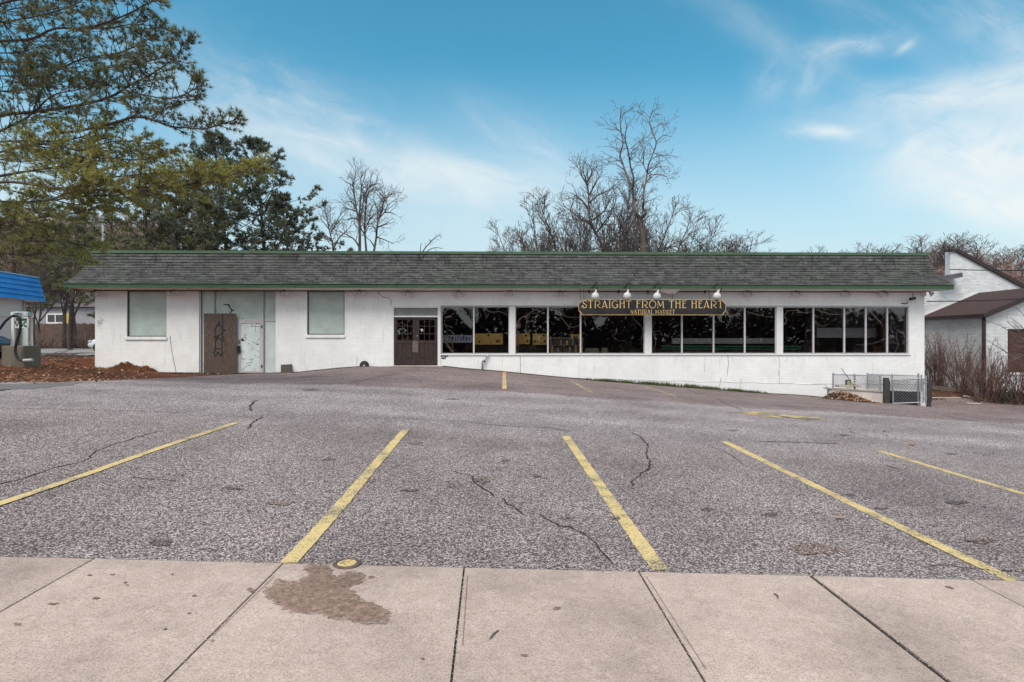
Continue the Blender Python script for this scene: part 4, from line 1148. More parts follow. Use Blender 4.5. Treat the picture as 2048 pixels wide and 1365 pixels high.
# security camera at the right end
LY = -.2; lx, lz = fl(1823, 598, LY); g = sthing('security_camera', 'black security camera on a bracket at the right end of the wall', 'camera', lx, LY, lz)
mb = MB(); mb.bar((-.13,-.1,-.02),(.12,-.04,.02),.11,.11); mb.build('housing', M['black'], g, bevel=.01)
mb = MB(); mb.tube([(.1,0,.02),(.2,.1,.0),(.2,.2,.0)], .018, 6); mb.tube([(.14,.18,.45),(.2,.18,.2),(.2,.19,.0),(.3,.19,-.01)], .012, 5); mb.build('bracket', M['dark_frame'], g)
mb = MB(); mb.tube([(-.3,.19,-.18),(-.1,.19,-.2),(-.02,.19,-.14)], .022, 5); mb.build('cable', M['black'], g)

# ------------------------------------------------------------------ things standing inside the windows
def box_at(name, label, cat, px0, px1, py0, py1, ly, dep, mat, extra=None, group=None):
    x0, z1 = fl(px0, py0, ly); x1, z0 = fl(px1, py1, ly)
    g = sthing(name, label, cat, (x0+x1)/2, ly, z0, group); w = (x1-x0)/2; h = z1-z0
    mb = MB(); mb.box(-w, w, 0, dep, 0, h); mb.build('body', M[mat], g, bevel=.006)
    if extra: extra(g, w, h)
    return g
def counter_text(g, w, h):
    mb = MB(); rr = random.Random(9); x = -w*.55; k = 0
    while x < w*.9:
        P = [(x+rr.uniform(0,.03), -.004-.0004*k, h*rr.uniform(.2,.4)), (x+rr.uniform(.0,.08), -.004-.0004*k, h*rr.uniform(.6,.9)), (x+rr.uniform(.05,.12), -.004-.0004*k, h*rr.uniform(.3,.6))]
        mb.ribbon(P, .035, (0,-1,0)); x += .12; k += 1
    mb.build('script', M['blue_ink'], g)
box_at('display_board', 'pale board with blue script low in the first shop window', 'board', 884, 945.5, 670.5, 686, .7, .08, 'cream_board', counter_text)
def knobs(*pos):
    def f(g, w, h):
        for (u, v, r) in pos:
            mb = MB(); mb.lathe([(r,0),(r,.02),(r*.5,.03)], 12, (lerp(-w,w,u),0,h*v), (0,-1,0)); mb.build('knob', M['black'], g)
        mb = MB(); mb.box(lerp(-w,w,.55)-.008, lerp(-w,w,.55)+.008, -.004, 0, 0, h*.6); mb.box(lerp(-w,w,.74), lerp(-w,w,.90), -.004, 0, h*.18, h*.42); mb.build('mark', M['brown_box'], g)
    return f
YG = 'yellow panels behind the shop windows'
box_at('yellow_panel', 'wide yellow panel with two black knobs in the second window pane', 'panel', 949.5, 1006, 667.5, 689.5, .75, .10, 'yellow_box', knobs((.48,.84,.05),(.16,.25,.04)), YG)
box_at('yellow_panel', 'yellow panel just right of the first white window pillar', 'panel', 1032, 1059.5, 667, 689, .8, .10, 'yellow_box', knobs((.72,.8,.05)), YG)
box_at('yellow_panel', 'yellow panel left of the slim mullion in the third pane', 'panel', 1065.5, 1095, 667.5, 690, .8, .10, 'yellow_box', knobs((.75,.82,.05),(.15,.3,.04)), YG)
box_at('yellow_panel', 'short yellow strip above the crowded shelf in the fourth pane', 'panel', 1141, 1161, 668.5, 674, .9, .10, 'yellow_box', None, YG)
box_at('grey_carton', 'dark grey carton under the wide yellow panel', 'carton', 968, 1017, 690, 707.5, 1.3, .5, 'black')
box_at('grey_carton', 'black carton under the two narrower yellow panels', 'carton', 1036, 1082, 688.5, 707.5, 1.3, .5, 'black')
box_at('low_table', 'low dark tan table behind the first two window panes', 'table', 930, 985, 690, 700, 2.0, .5, 'brown_box')
def shelf_extra(g, w, h):
    rr = random.Random(6)
    for i in range(11):
        mb = MB(); x = lerp(-w, w, (i+.2)/11); hh = h*rr.uniform(.25,.42); mb.box(x, x+w*.13, -.01, .2, h*.50 if i%2 else h*.06, (h*.50 if i%2 else h*.06)+hh); mb.build('goods', M[rr.choice(['yellow_box','cream_board','brown_box','planks'])], g)
x0, z1 = fl(1101,675.5,.8); x1, z0 = fl(1166,706,.8)
g = sthing('goods_shelf', 'low wooden shelf crowded with small goods in the fourth pane', 'shelf', (x0+x1)/2, .8, z0); w = (x1-x0)/2; h = z1-z0
mb = MB(); mb.box(-w,w,0,.4,0,.04); mb.box(-w,w,0,.4,h*.47,h*.5); mb.box(-w,w,0,.4,h-.04,h); mb.box(-w,-w+.04,0,.4,.04,h-.04); mb.box(w-.04,w,0,.4,.04,h-.04); mb.box(-w,w,.4,.43,0,h); mb.build('carcass', M['planks'], g); shelf_extra(g, w, h)
box_at('pale_carton', 'pale brown carton low behind the pane under the letter T', 'carton', 1170, 1198, 697, 707.5, 1.2, .4, 'planks')
box_at('pale_carton', 'small pale carton standing alone left of the second pillar', 'carton', 1204, 1215, 696, 707.5, 1.2, .3, 'planks')
box_at('light_panel', 'long grey panel hung low behind the third window bay', 'panel', 1344, 1551, 677, 688, 1.2, .10, 'grey_board')
def rails(px0, px1, label):
    x0, z1 = fl(px0, 692, .8); x1, z0 = fl(px1, 707, .8); g = sthing('chiller_case', label, 'shelf unit', (x0+x1)/2, .8, z0); w=(x1-x0)/2; h=z1-z0
    mb = MB(); mb.box(-w,w,.05,.7,0,h-.02); mb.build('body', M['black'], g)
    for q in (.98,.62):
        mb = MB(); mb.box(-w,w,0,.05,h*q-.03,h*q); mb.build('edge', M['green_rail'], g)
rails(1322, 1552, 'black shelf case with two green edges behind the third bay'); rails(1568, 1604, 'short black shelf case end with green edges right of the pillar')
box_at('black_speaker', 'dark block standing at the left of the last window bay', 'box', 1606, 1627, 690, 707.5, .9, .4, 'black')
box_at('grey_table', 'grey boxy table seen through the last window bay', 'table', 1634, 1752, 656, 676, 2.4, .5, 'cream_board')
box_at('brown_cabinet', 'tall brown cabinet near the right end of the windows', 'cabinet', 1762, 1793, 638, 707.5, 2.2, .5, 'brown_box', lambda g,w,h: MB and None)
box_at('brown_crate', 'brown crate on the floor in the last window bay', 'crate', 1746, 1764, 692, 707.5, 1.6, .4, 'brown_box')
x, z = fl(1771, 629, 1.8); g = sthing('dome_lamp', 'white dome lamp hanging inside the last window bay', 'lamp', x, 1.8, z)
mb = MB(); mb.lathe([(.03,.22),(.10,.18),(.22,.08),(.27,0),(.25,0),(.18,.08)], 20); mb.build('shade', M['bulb'], g, smooth=True); mb = MB(); mb.tube([(0,0,.2),(0,0,ZT-z)], .01, 5); mb.build('cord', M['black'], g)

# dry vine stems trained round the panes on the inside
vines = [
 ('thick pale vine curving up the left edge of the first pane', [(1050,920),(985,850),(930,740),(880,610),(885,480),(940,390),(1020,355),(1110,352),(1255,352)], .05, 740,560,1985/320),
 ('forked vine climbing from the sill in the first pane', [(1040,910),(960,800),(900,770),(880,740)], .045, 740,560,1985/320),
 ('thin brown vine drooping inside the first pane', [(1020,860),(1020,780),(960,700),(1030,690),(1010,640),(950,600),(930,480),(1060,410)], .025, 740,560,1985/320),
 ('pale vine arching across the second pane', [(1420,345),(1490,400),(1600,398),(1690,430),(1735,480)], .035, 740,560,1985/320),
 ('knotty vine with a paper ball in the third pane', [(155,440),(180,410),(240,380),(290,345),(335,328)], .045, 1000,540,2048/480),
 ('thin vine hanging beside the paper ball', [(220,395),(228,430),(222,480),(217,535)], .025, 1000,540,2048/480),
 ('zigzag twiggy vine in the third pane', [(210,395),(235,430),(270,440),(300,420),(320,380),(332,330)], .022, 1000,540,2048/480),
 ('pale vine rising from the sill below the paper ball', [(150,700),(158,660),(145,610),(150,560),(140,500),(150,440)], .028, 1000,540,2048/480),
 ('vine sagging across the fourth pane beside the sign', [(430,335),(500,365),(560,395),(630,408),(690,400),(760,385)], .035, 1000,540,2048/480),
 ('looping vine under the left end of the sign', [(510,375),(540,430),(580,475),(620,490),(660,480),(700,455),(740,410)], .03, 1000,540,2048/480),
 ('dark vine slanting down left of the second pillar', [(1125,392),(1170,450),(1215,500),(1215,560),(1205,610),(1235,690)], .032, 1000,540,2048/480),
 ('pale vine curling behind the second pillar', [(1300,690),(1320,650),(1325,600),(1300,520),(1320,440)], .03, 1000,540,2048/480),
 ('vine looped over the right end of the sign', [(1930,360),(1900,390),(1935,385),(1990,400),(2060,370)], .03, 1000,540,2048/480),
 ('vine slanting across the pane right of the sign', [(0,420),(50,395),(130,425),(205,430)], .045, 1440,540,2048/440),
 ('fine red vine hanging right of the sign', [(210,375),(150,410),(100,470),(55,550)], .022, 1440,540,2048/440),
 ('pale vine across the pane left of the last pillar', [(248,390),(330,412),(420,435),(505,438)], .035, 1440,540,2048/440),
 ('crooked vine at the left of the last window bay', [(590,512),(625,470),(605,430),(635,385),(700,380),(780,398),(850,398)], .04, 1440,540,2048/440),
 ('long vine swagged under the top of the last bay', [(895,372),(960,395),(1050,415),(1130,412),(1220,392),(1320,365)], .042, 1440,540,2048/440),
 ('curling thin vine in the last window bay', [(895,470),(910,505),(960,518),(1010,505)], .022, 1440,540,2048/440),
 ('vine running down to the right in the last bay', [(1390,370),(1440,430),(1490,490),(1530,550),(1555,610)], .045, 1440,540,2048/440),
 ('pale branch reaching left from the last pane', [(1620,625),(1550,650),(1460,675),(1380,690),(1260,695)], .035, 1440,540,2048/440),
 ('bright vine loop in the last narrow pane', [(1630,765),(1655,700),(1640,640),(1655,560),(1700,590),(1740,640),(1725,700)], .04, 1440,540,2048/440),
]
rr = random.Random(21)
for lb, pts, r, ox, oy, s in vines:
    ly = rr.uniform(.17,.26); P = []
    for i, (x, y) in enumerate(pts):
        a = fl(ox+x/s, oy+y/s, ly); P.append(Vector((a[0], ly+rr.uniform(-.04,.04), a[1])))
    Q = []
    for i in range(len(P)-1):
        p0, p1, p2, p3 = P[max(i-1,0)], P[i], P[i+1], P[min(i+2,len(P)-1)]
        for k in range(5):
            t = k/5; Q.append(.5*((2*p1)+(p2-p0)*t+(2*p0-5*p1+4*p2-p3)*t*t+(3*p1-p0-3*p2+p3)*t**3) + Vector((rr.uniform(-1,1),0,rr.uniform(-1,1)))*.008)
    Q.append(P[-1]); c = Q[0].copy()
    mb = MB(); n = len(Q); mb.tube([q-c for q in Q], [r*.58*lerp(1,.55,i/n) for i in range(n)], 5)
    for i in range(3, n-2, 4):
        d = Vector((rr.uniform(-1,1),rr.uniform(-.6,.6),rr.uniform(-1,.6))).normalized()*rr.uniform(.08,.25); mb.tube([Q[i]-c, Q[i]-c+d*.6, Q[i]-c+d+Vector((0,0,-.03))], [r*.3,r*.22,r*.12], 3)
    o = mb.build('vine', M['vine']); o.location = floc(c.x, c.y, c.z); o.rotation_euler = (0,0,YAW); tag(o, lb, 'vine', 'dry vines inside the shop windows')
x, z = fl(1036.5, 650.5, .36); g = sthing('paper_ball', 'faded pink paper ball tied to the vine beside the first pillar', 'decoration', x, .36, z)
mb = MB(); rr = random.Random(5); mb.lathe([(.02,-.16),(.09,-.13),(.12,-.04),(.11,.06),(.06,.13),(.02,.15)], 9); mb.build('ball', simple('pink_paper', (.45,.24,.20), .8, .3, 20), g); mb = MB(); mb.tube([(0,0,.15),(.02,0,.25)], .01, 4); mb.build('tie', M['vine'], g)

# ------------------------------------------------------------------ grass strip, stairwell, fences, gate
mb = MB(); rr = random.Random(12)
for i in range(7500):
    px = rr.uniform(1172,1535); 
    if rr.random() > .55+.45*math.sin(px*.11)*math.sin(px*.037+1): continue
    ly = -abs(rr.gauss(0,.10))-.02; lx = fx(px,ly); p = floc(lx,ly,0); z = ground(p.x,p.y)+.005; h = rr.uniform(.05,.24)*(1-.5*abs(px-1350)/220)
    a = rr.uniform(0,PI); dx, dy = math.cos(a)*.012, math.sin(a)*.012; bx, by = rr.uniform(-.05,.05), rr.uniform(-.05,.03)
    mb.add([(p.x-dx,p.y-dy,z),(p.x+dx,p.y+dy,z),(p.x+bx,p.y+by,z+h)], [(0,1,2)])
tag(mb.build('grass', M['grass']), 'low strip of green grass and moss along the foot of the wall', 'grass', kind='stuff')
# dark soil drift along the wall foot on both sides
mb = MB()
for (pa, pb, ww) in ((300,735,.16),(885,1700,.12)):
    n = 90; b = len(mb.v)
    for i in range(n+1):
        px = lerp(pa,pb,i/n); lx = fx(px); wv = ww*(.5+.5*abs(math.sin(i*.9)+.5*math.sin(i*2.3)))*min(1,i/6,(n-i)/6)+.01
        for k, ly in enumerate((-.005, -wv*.5, -wv)):
            p = floc(lx, ly, 0); mb.v.append((p.x, p.y, ground(p.x,p.y)+(.05,.034,.013)[k]))
    for i in range(n):
        for k in range(2): mb.f.append((b+3*i+k, b+3*i+k+1, b+3*i+k+4, b+3*i+k+3))
tag(mb.build('soil', M['soil'], smooth=True), 'thin drift of dark soil along the foot of the wall', 'soil', kind='stuff')

FY = -1.5     # line of the stairwell front
def gz(px, ly): p = floc(fx(px,ly), ly, 0); return ground(p.x, p.y)
a, b = fx(1660,FY), fx(1768,FY); za, zb_ = fz(777,FY), fz(784,FY)
low = sthing('low_concrete_wall', 'low sloping whitewashed concrete wall in front of the basement steps', 'low wall', a, FY, gz(1660,FY)); o0 = gz(1660,FY)
L = b-a; mb = MB(); mb.prism([(0,0,-.3-0),(L,0,-.6),(L,0,zb_-o0-.05),(0,0,za-o0-.05)], (0,.22,0)); mb.build('body', M['old_conc'], low)
mb = MB(); mb.prism([(-.12,-.035,za-o0-.049),(L+.02,-.035,zb_-o0-.049),(L+.02,-.035,zb_-o0),(-.12,-.035,za-o0)], (0,.30,0)); mb.build('coping', M['concrete'], low)
a2 = fx(1676,FY+.02); b2 = fx(1721,FY+.02)
o = MB(); o.box(0, b2-a2, -.1, .16, 0, .07); o = o.build('plank', M['planks']); o.location = floc(a2, FY+.05, fz(776,FY)); o.rotation_euler = (0,.005,YAW); tag(o, 'short grey plank lying on the low concrete wall by the fence', 'plank')
# chain link runs
def chain(mb, p0, p1, z0a, z0b, h, sp=.105, r=.0065, skew=1):
    """diamond mesh between two points; p are (x,y); z0a/z0b bottom heights"""
    L = math.hypot(p1[0]-p0[0], p1[1]-p0[1])
    def P(s, t): u = s/L; return (lerp(p0[0],p1[0],u), lerp(p0[1],p1[1],u), lerp(z0a,z0b,u)+t)
    s = -h
    while s < L:
        for dr in (1,-1):
            q0, t0, q1, t1 = s, (0 if dr > 0 else h), s+h, (h if dr > 0 else 0)
            if q0 < 0: t0 += dr*(-q0); q0 = 0
            if q1 > L: t1 -= dr*(q1-L); q1 = L
            if q1-q0 > .02:
                A = Vector(P(q0,t0)); B = Vector(P(q1,t1)); dy = .003*dr
                A.y += dy; B.y += dy; mb.tube([A,B], r, 3, False)
        s += sp
def fence_run(name, label, pxs, ly, tops, bots, mats='steel'):
    x0 = fx(pxs[0],ly); zb = fz(bots[0],ly); g = sthing(name, label, 'fence', x0, ly, zb, 'chain link fence runs by the basement steps')
    for p, tp, bt in zip(pxs, tops, bots):
        x = fx(p,ly)-x0; mb = MB(); mb.tube([(x,0,fz(bt,ly)-zb-.03),(x,0,fz(tp,ly)-zb+.04)], .032, 8); mb.lathe([(.038,0),(.036,.02),(.01,.04)], 8, (x,0,fz(tp,ly)-zb+.03)); mb.build('post', M[mats], g, smooth=False)
    xe = fx(pxs[-1],ly)-x0; mb = MB(); mb.tube([(0,0,fz(tops[0],ly)-zb),(xe,0,fz(tops[-1],ly)-zb)], .022, 8); mb.build('rail', M[mats], g)
    mb = MB(); h = min(fz(tops[0],ly)-fz(bots[0],ly), fz(tops[-1],ly)-fz(bots[-1],ly))
    chain(mb, (0,0), (xe,0), 0.02, fz(bots[-1],ly)-zb+.02, h-.02); mb.build('mesh', M['wire'], g)
    return g
fence_run('chain_link_fence', 'front run of chain link fence standing on the low concrete wall', [1666,1709,1760.5], FY+.1, [750,752,753.5], [776,779,782])
fence_run('chain_link_fence', 'rear run of chain link fence against the white wall', [1735,1784,1843], -.25, [750,752,753.5], [777,781,783])
def bollard(pxa, pxb, top, bot, ly, label):
    x0, x1 = fx(pxa,ly), fx(pxb,ly); zb = fz(bot,ly); g = sthing('wood_post', label, 'post', (x0+x1)/2, ly, zb)
    mb = MB(); r = (x1-x0)/2; h = fz(top,ly)-zb
    mb.lathe([(r*1.02,-.3),(r,.0),(r*.98,h*.5),(r*.97,h-.03),(r*.85,h)], 12); mb.build('post', M['post'], g)
    mb = MB(); mb.tube([(r*1.0,-.05,.1),(r*1.0,-.05,h*.9)], .02, 5); mb.build('strap', M['dark_frame'], g); return g
bollard(1766.5, 1777.5, 757, 807, FY-.05, 'thick dark wooden post at the left of the chain link gate')
bollard(1851, 1861.5, 757.5, 811, FY-.05, 'thick black post at the right, by the shop corner')
gl = FY+.02; gx0, gx1 = fx(1786,gl), fx(1847,gl-.25); gzb = fz(809,gl)
gate = sthing('chain_link_gate', 'galvanised chain link gate between the two thick dark posts', 'gate', gx0, gl, gzb); W_ = gx1-gx0
zt_l, zt_r, zb_r = fz(761.5,gl)-gzb, fz(758,gl)-gzb, fz(805.5,gl)-gzb
mb = MB(); P = [(0,0,0),(W_,-.25,zb_r),(W_,-.25,zt_r),(0,0,zt_l),(0,0,0)]
for p, q in zip(P, P[1:]): mb.tube([p,q], .026, 8)
mb.build('frame', M['steel'], gate)
mb = MB(); chain(mb, (0,0), (W_,-.25), .03, zb_r+.02, zt_l-.06); mb.build('mesh', M['wire'], gate)
mb = MB(); mb.box(-.16,.02,-.03,.03,zt_l*.74,zt_l*.78); mb.box(-.06,-.03,-.04,.04,zt_l*.68,zt_l*.84); mb.build('latch', M['steel'], gate)
mb = MB(); mb.tube([(W_+.09,-.25,zb_r-.1),(W_+.09,-.25,zt_r+.12)], .032, 8)
for z in (zb_r+.15, zt_r-.15): mb.box(W_-.02, W_+.12, -.28, -.22, z-.03, z+.03)
mb.build('hinge_post', M['steel'], gate)
mb = MB(); mb.tube([(W_-.06,-.05,-.05),(W_-.06,-.05,zt_r+.20)], .034, 8); mb.build('stop_post', M['steel'], gate)
# dark sheet and white kerb block behind the gate
x0, x1 = fx(1779,-.9), fx(1841,-.9); zb = fz(809,-.9)-.1; o = sthing('stair_board', 'black board closing the basement steps behind the gate', 'board', (x0+x1)/2, -.9, zb)
mb = MB(); mb.prism([((x0-x1)/2,0,0),((x1-x0)/2,0,0),((x1-x0)/2,0,fz(786,-.9)-zb),((x0-x1)/2,0,fz(783,-.9)-zb)], (0,.04,0)); mb.build('sheet', M['black'], o)
mb = MB(); mb.box((x0-x1)/2,(x1-x0)/2,-.012,.0,fz(787,-.9)-zb,fz(784.8,-.9)-zb); mb.build('batten', M['brown_dark'], o)
x0, x1 = fx(1841,FY-.2), fx(1850,FY-.2); zb = gz(1845,FY-.2); o = sthing('stone_block', 'small white painted block at the foot of the gate hinge', 'block', (x0+x1)/2, FY-.2, zb); mb = MB(); mb.box((x0-x1)/2,(x1-x0)/2,-.06,.1,-.05,.10); mb.build('block', M['old_conc'], o, bevel=.012)
# meter plate on the fence and dry sticks
lx, lz = fl(1697.5, 767.5, -.08); o = sthing('meter_box', 'small yellowed box on the white wall behind the fence', 'box', lx, -.08, fz(767.5,-.08)); mb = MB(); mb.box(-.10,.10,0,.08,-.13,.13); mb.build('case', M['post'], o); mb = MB(); mb.box(-.07,.06,-.006,0,-.10,.09); mb.build('face', simple('yellowed_plate', (.45,.36,.18), .6, .3, 20), o)
def stick(pts, r, label, mat='bark'):
    P = [(lambda q: Vector((q[0], ly_, q[1])))(fl(x,y,ly_)) for (x,y,ly_) in pts]; c = P[0]; mb = MB(); mb.tube([p-c for p in P], [r*lerp(1,.6,i/len(P)) for i in range(len(P))], 5)
    o = mb.build('stick', M[mat]); o.location = floc(c.x,c.y,c.z); o.rotation_euler = (0,0,YAW); tag(o, label, 'stick')
stick([(1712,777,FY-.1),(1705,768,FY+0),(1693,751,FY+.05),(1682,737,FY+.1)], .016, 'long bare stick leaning over the low wall fence')
stick([(1716,775,FY-.1),(1711,757,FY),(1707,748,FY)], .011, 'shorter stick beside the long one at the low wall', 'planks')
stick([(1668,786,FY-.25),(1658,779,FY-.3),(1650,770,FY-.3)], .010, 'thin forked stick poking out of the leaf heap')
# leaf heap with small broadleaf sprig
c0 = floc(fx(1699,FY-.25), FY-.22, 0); hp = tag(empty('leaf_heap', (c0.x,c0.y,ground(c0.x,c0.y))), 'heap of brown dead leaves against the low concrete wall', 'leaf heap')
mb = MB(); nx, ny = 26, 8
for j in range(ny):
    for i in range(nx):
        u = i/(nx-1)*2-1; v = j/(ny-1); x = u*1.0; y = (v-.6)*.5
        z = .25*max(0,1-u*u)*(v**.8)*(1.2-.6*u)+.02*math.sin(i*2.1+j)+ (ground(c0.x+x,c0.y+y)-ground(c0.x,c0.y)) + .0
        mb.v.append((x,y,z+.0))
for j in range(ny-1):
    for i in range(nx-1): mb.f.append((j*nx+i,j*nx+i+1,(j+1)*nx+i+1,(j+1)*nx+i))
mb.build('mound', M['soil'], hp, smooth=True)
rr = random.Random(30)
for nm, mt, cnt in (('leaves','leaf',520),('pale_leaves','leaf_pale',150)):
    mb = MB()
    for i in range(cnt):
        u = max(-1,min(1,rr.gauss(.1,.45))); v = rr.random(); x = u*1.02; y = (v-.62)*.5
        z = .25*max(0,1-u*u)*(v**.8)*(1.2-.6*u)+(ground(c0.x+x,c0.y+y)-ground(c0.x,c0.y))+rr.uniform(.01,.05); s = rr.uniform(.025,.05); a = rr.uniform(0,6.3); b = rr.uniform(-.9,.9)
        ux = Vector((math.cos(a),math.sin(a),b)).normalized()*s; vx = Vector((-math.sin(a),math.cos(a),rr.uniform(-.5,.9))).normalized()*s*.7; p = Vector((x,y,z)); mb.add([p-ux,p-vx,p+ux,p+vx],[(0,1,2,3)])
    o = mb.build(nm, M[mt], hp); o['kind'] = 'stuff'
c1 = floc(fx(1672,FY-.2), FY-.25, 0); sprig = tag(empty('green_sprig', (c1.x,c1.y,ground(c1.x,c1.y))), 'small dark green sprig growing at the left of the leaf heap', 'plant')
mb = MB(); mb2 = MB()
for k in range(9):
    a = rr.uniform(0,6.3); P = Vector((math.cos(a)*.3,math.sin(a)*.12,rr.uniform(.15,.33))); mb2.tube([(0,0,0),P*.6+Vector((0,0,.05)),P],[.008,.006,.003],4)
    for q in range(8):
        c = P*rr.uniform(.5,1.05); d = Vector((rr.uniform(-1,1),rr.uniform(-1,1),rr.uniform(-.3,.8))).normalized()*.05; e = d.orthogonal().normalized()*.022; mb.add([c,c+d*.5+e,c+d,c+d*.5-e],[(0,1,2,3)])
mb2.build('stems', M['bark'], sprig); mb.build('leaves', M['evergreen'], sprig)

# ------------------------------------------------------------------ left: car wash, vacuum, cars, fence, house
cw_dir = Vector((-.134, 1, 0)).normalized()           # the blue-roofed front runs this way
cw_n = Vector((cw_dir.y, -cw_dir.x, 0))               # towards the lot
P0 = Vector((-27.16, 33.45, 0)); cwz = 1.0
rz = math.atan2(cw_dir.y, cw_dir.x)
cw = thing('car_wash', 'white walled car wash with bright blue slatted mansard roof at the left edge', 'building', (P0.x, P0.y, cwz), rz)
# local: x along the front (0 = far end, negative towards the viewer), -y towards the lot
zb, zt = 1.65+79*33.45/F-cwz, 1.65+126*33.45/F-cwz; LN = 15
mb = MB(); nS = 5
for k in range(nS):
    za = lerp(zb, zt, k/nS); zc = lerp(zb, zt, (k+1)/nS); ya = lerp(-.0, .34, k/nS); yc = lerp(0,.34,(k+1)/nS)
    mb.quad((-LN,ya-.05,za),(0,ya-.05,za),(0,yc,zc-.03),(-LN,yc,zc-.03)); mb.quad((-LN,yc-.03,zc-.0),(0,yc-.03,zc-.0),(0,yc,zc-.03),(-LN,yc,zc-.03)); mb.quad((-LN,ya-.05,za),(-LN,ya+.03,za-.002),(0,ya+.03,za-.002),(0,ya-.05,za))
    mb.quad((0,ya-.05,za),(0.0,6-ya,za),(-.0,6-yc,zc-.03),(0,yc,zc-.03))
cr = mb.build('roof', M['blue'], cw)
mb = MB(); mb.box(-LN,.02,.29,6,zt-.02,zt+.05); mb.build('coping', simple('pale_blue_trim', (.30,.48,.68), .5, .1, 3), cr)
mb = MB(); mb.box(-LN, 0, .02, 6, zb-.02, zb+.0); mb.build('soffit', M['white'], cw)
mb = MB(); mb.box(-LN, -1.15, .45, 6, -.6, zb-.021); mb.build('wall', M['white'], cw)
mb = MB(); mb.box(-LN, -1.2, .425, .449, zb-1.02, zb-.98); mb.build('seam', M['grey_board'], cw); mb = MB(); mb.box(-LN, -3.4, .42, .449, -.4, zb-1.25); mb.build('bay_door', M['white'], cw)
mb = MB(); mb.box(-1.149, -1.0, .38, .55, -.6, zb-.021); mb.build('corner_post', M['grey_board'], cw)

d = 17.4
def vp(px, py, dd=d): return unproj(px, py, dd)
vb = vp(43, 722); vgz = ground(vb.x, vb.y)
vac = thing('vacuum_station', 'tall shiny coin vacuum with VAC sign on a square concrete plinth', 'vacuum', (vb.x, vb.y, vb.z))
def vl(px, py, dy=0): q = unproj(px, py, d+dy); return Vector((q.x-vb.x, dy, q.z-vb.z))
a, b = vl(4,692), vl(50,692)
mb = MB(); mb.box(a.x, b.x, -.02, .60, -.25, a.z); mb.build('plinth', M['base_conc'], vac, bevel=.02)
cxl = (vl(26,0,.29).x+vl(61,0,.29).x)/2; cr_ = (vl(61,0,.29).x-vl(26,0,.29).x)/2; zt = vl(0,624).z; zc = a.z
mb = MB(); nseg = 40; b0 = len(mb.v)
for z in (zc, zt-.14):
    for k in range(nseg):
        aa = 2*PI*k/nseg; r = cr_*(1-.035*(k%4 in (0,1))); mb.v.append((cxl+r*math.cos(aa), .29+r*math.sin(aa), z))
for k in range(nseg): k2=(k+1)%nseg; mb.f.append((k,k2,nseg+k2,nseg+k))
mb.build('canister', M['chrome'], vac)
mb = MB(); mb.lathe([(cr_*1.03,zt-.14),(cr_*1.05,zt-.12),(cr_*1.05,zt-.02),(cr_*.98,zt),(cr_*.4,zt+.03)], 40, (cxl,.29,0)); mb.build('cap', M['chrome'], vac, smooth=False)
s0, s1 = vl(31.5,656.5), vl(57.5,637.5); fy = .29-cr_-.03
mb = MB(); mb.box(s0.x, s1.x, fy-.012, fy+.02, s0.z, s1.z); sg = mb.build('sign_plate', M['sign_white'], vac)
mb = MB(); sw = (s1.x-s0.x); gh = (s1.z-s0.z)
for k, (pts, u) in enumerate((([(0,1),(.42,0),(.84,1)],.02),([(0,0),(.42,1),(.84,0)],.33),([(.18,.32),(.66,.32)],.33),([(.80,.82),(.62,.98),(.36,1),(.12,.82),(.02,.5),(.12,.18),(.36,0),(.62,.02),(.80,.18)],.67))):
    mb.ribbon([(s0.x+sw*(u+.30*x*1.0), fy-.016-.0008*k, s0.z+gh*(.16+.50*z)) for x, z in pts], .036, (0,-1,0))
mb.ribbon([(s0.x+sw*.08, fy-.0165, s0.z+gh*.88), (s1.x-sw*.08, fy-.0165, s0.z+gh*.88)], .07, (0,-1,0))
mb.build('lettering', M['vac_green'], sg)
def smooth_path(P, n=6):
    P = [Vector(p) for p in P]; Q = []
    for i in range(len(P)-1):
        p0,p1,p2,p3 = P[max(i-1,0)],P[i],P[i+1],P[min(i+2,len(P)-1)]
        for k in range(n):
            t=k/n; Q.append(.5*((2*p1)+(p2-p0)*t+(2*p0-5*p1+4*p2-p3)*t*t+(3*p1-p0-3*p2+p3)*t**3))
    Q.append(P[-1]); return Q
hy = fy-.10
H1 = [vl(37,633), vl(30,634), vl(20,643), vl(8,660), vl(0,670), vl(-14,688), vl(-22,705)]
mb = MB(); mb.tube(smooth_path([(p.x, hy-.02*i, p.z) for i,p in enumerate(H1)]), .036, 8); mb.build('hose', M['black_rubber'], vac, smooth=True)
H2 = [vl(37,633), vl(44,633.5), vl(50,641), vl(51.5,655), vl(47,675), vl(42,694), vl(42,708), vl(48,719), vl(56,722.5), vl(66,722.5)]
mb = MB(); mb.tube(smooth_path([(p.x, hy-.08, p.z+.015) for p in H2]), .036, 8); mb.build('hose', M['black_rubber'], vac, smooth=True)
mb = MB(); mb.tube(smooth_path([(p.x, .2, p.z) for p in (vl(27,674), vl(20,673), vl(15,679), vl(14,692))]), .035, 8); mb.build('handle', M['black_rubber'], vac, smooth=True)
mb = MB(); p = vl(37,633); mb.lathe([(.05,0),(.06,.05),(.05,.12)], 12, (p.x, fy+.02, p.z), (0,-1,0)); mb.build('hose_port', M['chrome'], vac)
mb = MB(); p = vl(66,722); mb.tube([(p.x-.12,hy-.08,p.z+.015),(p.x+.16,hy-.10,p.z+.03)], .045, 8); mb.build('nozzle', M['grey_board'], vac)

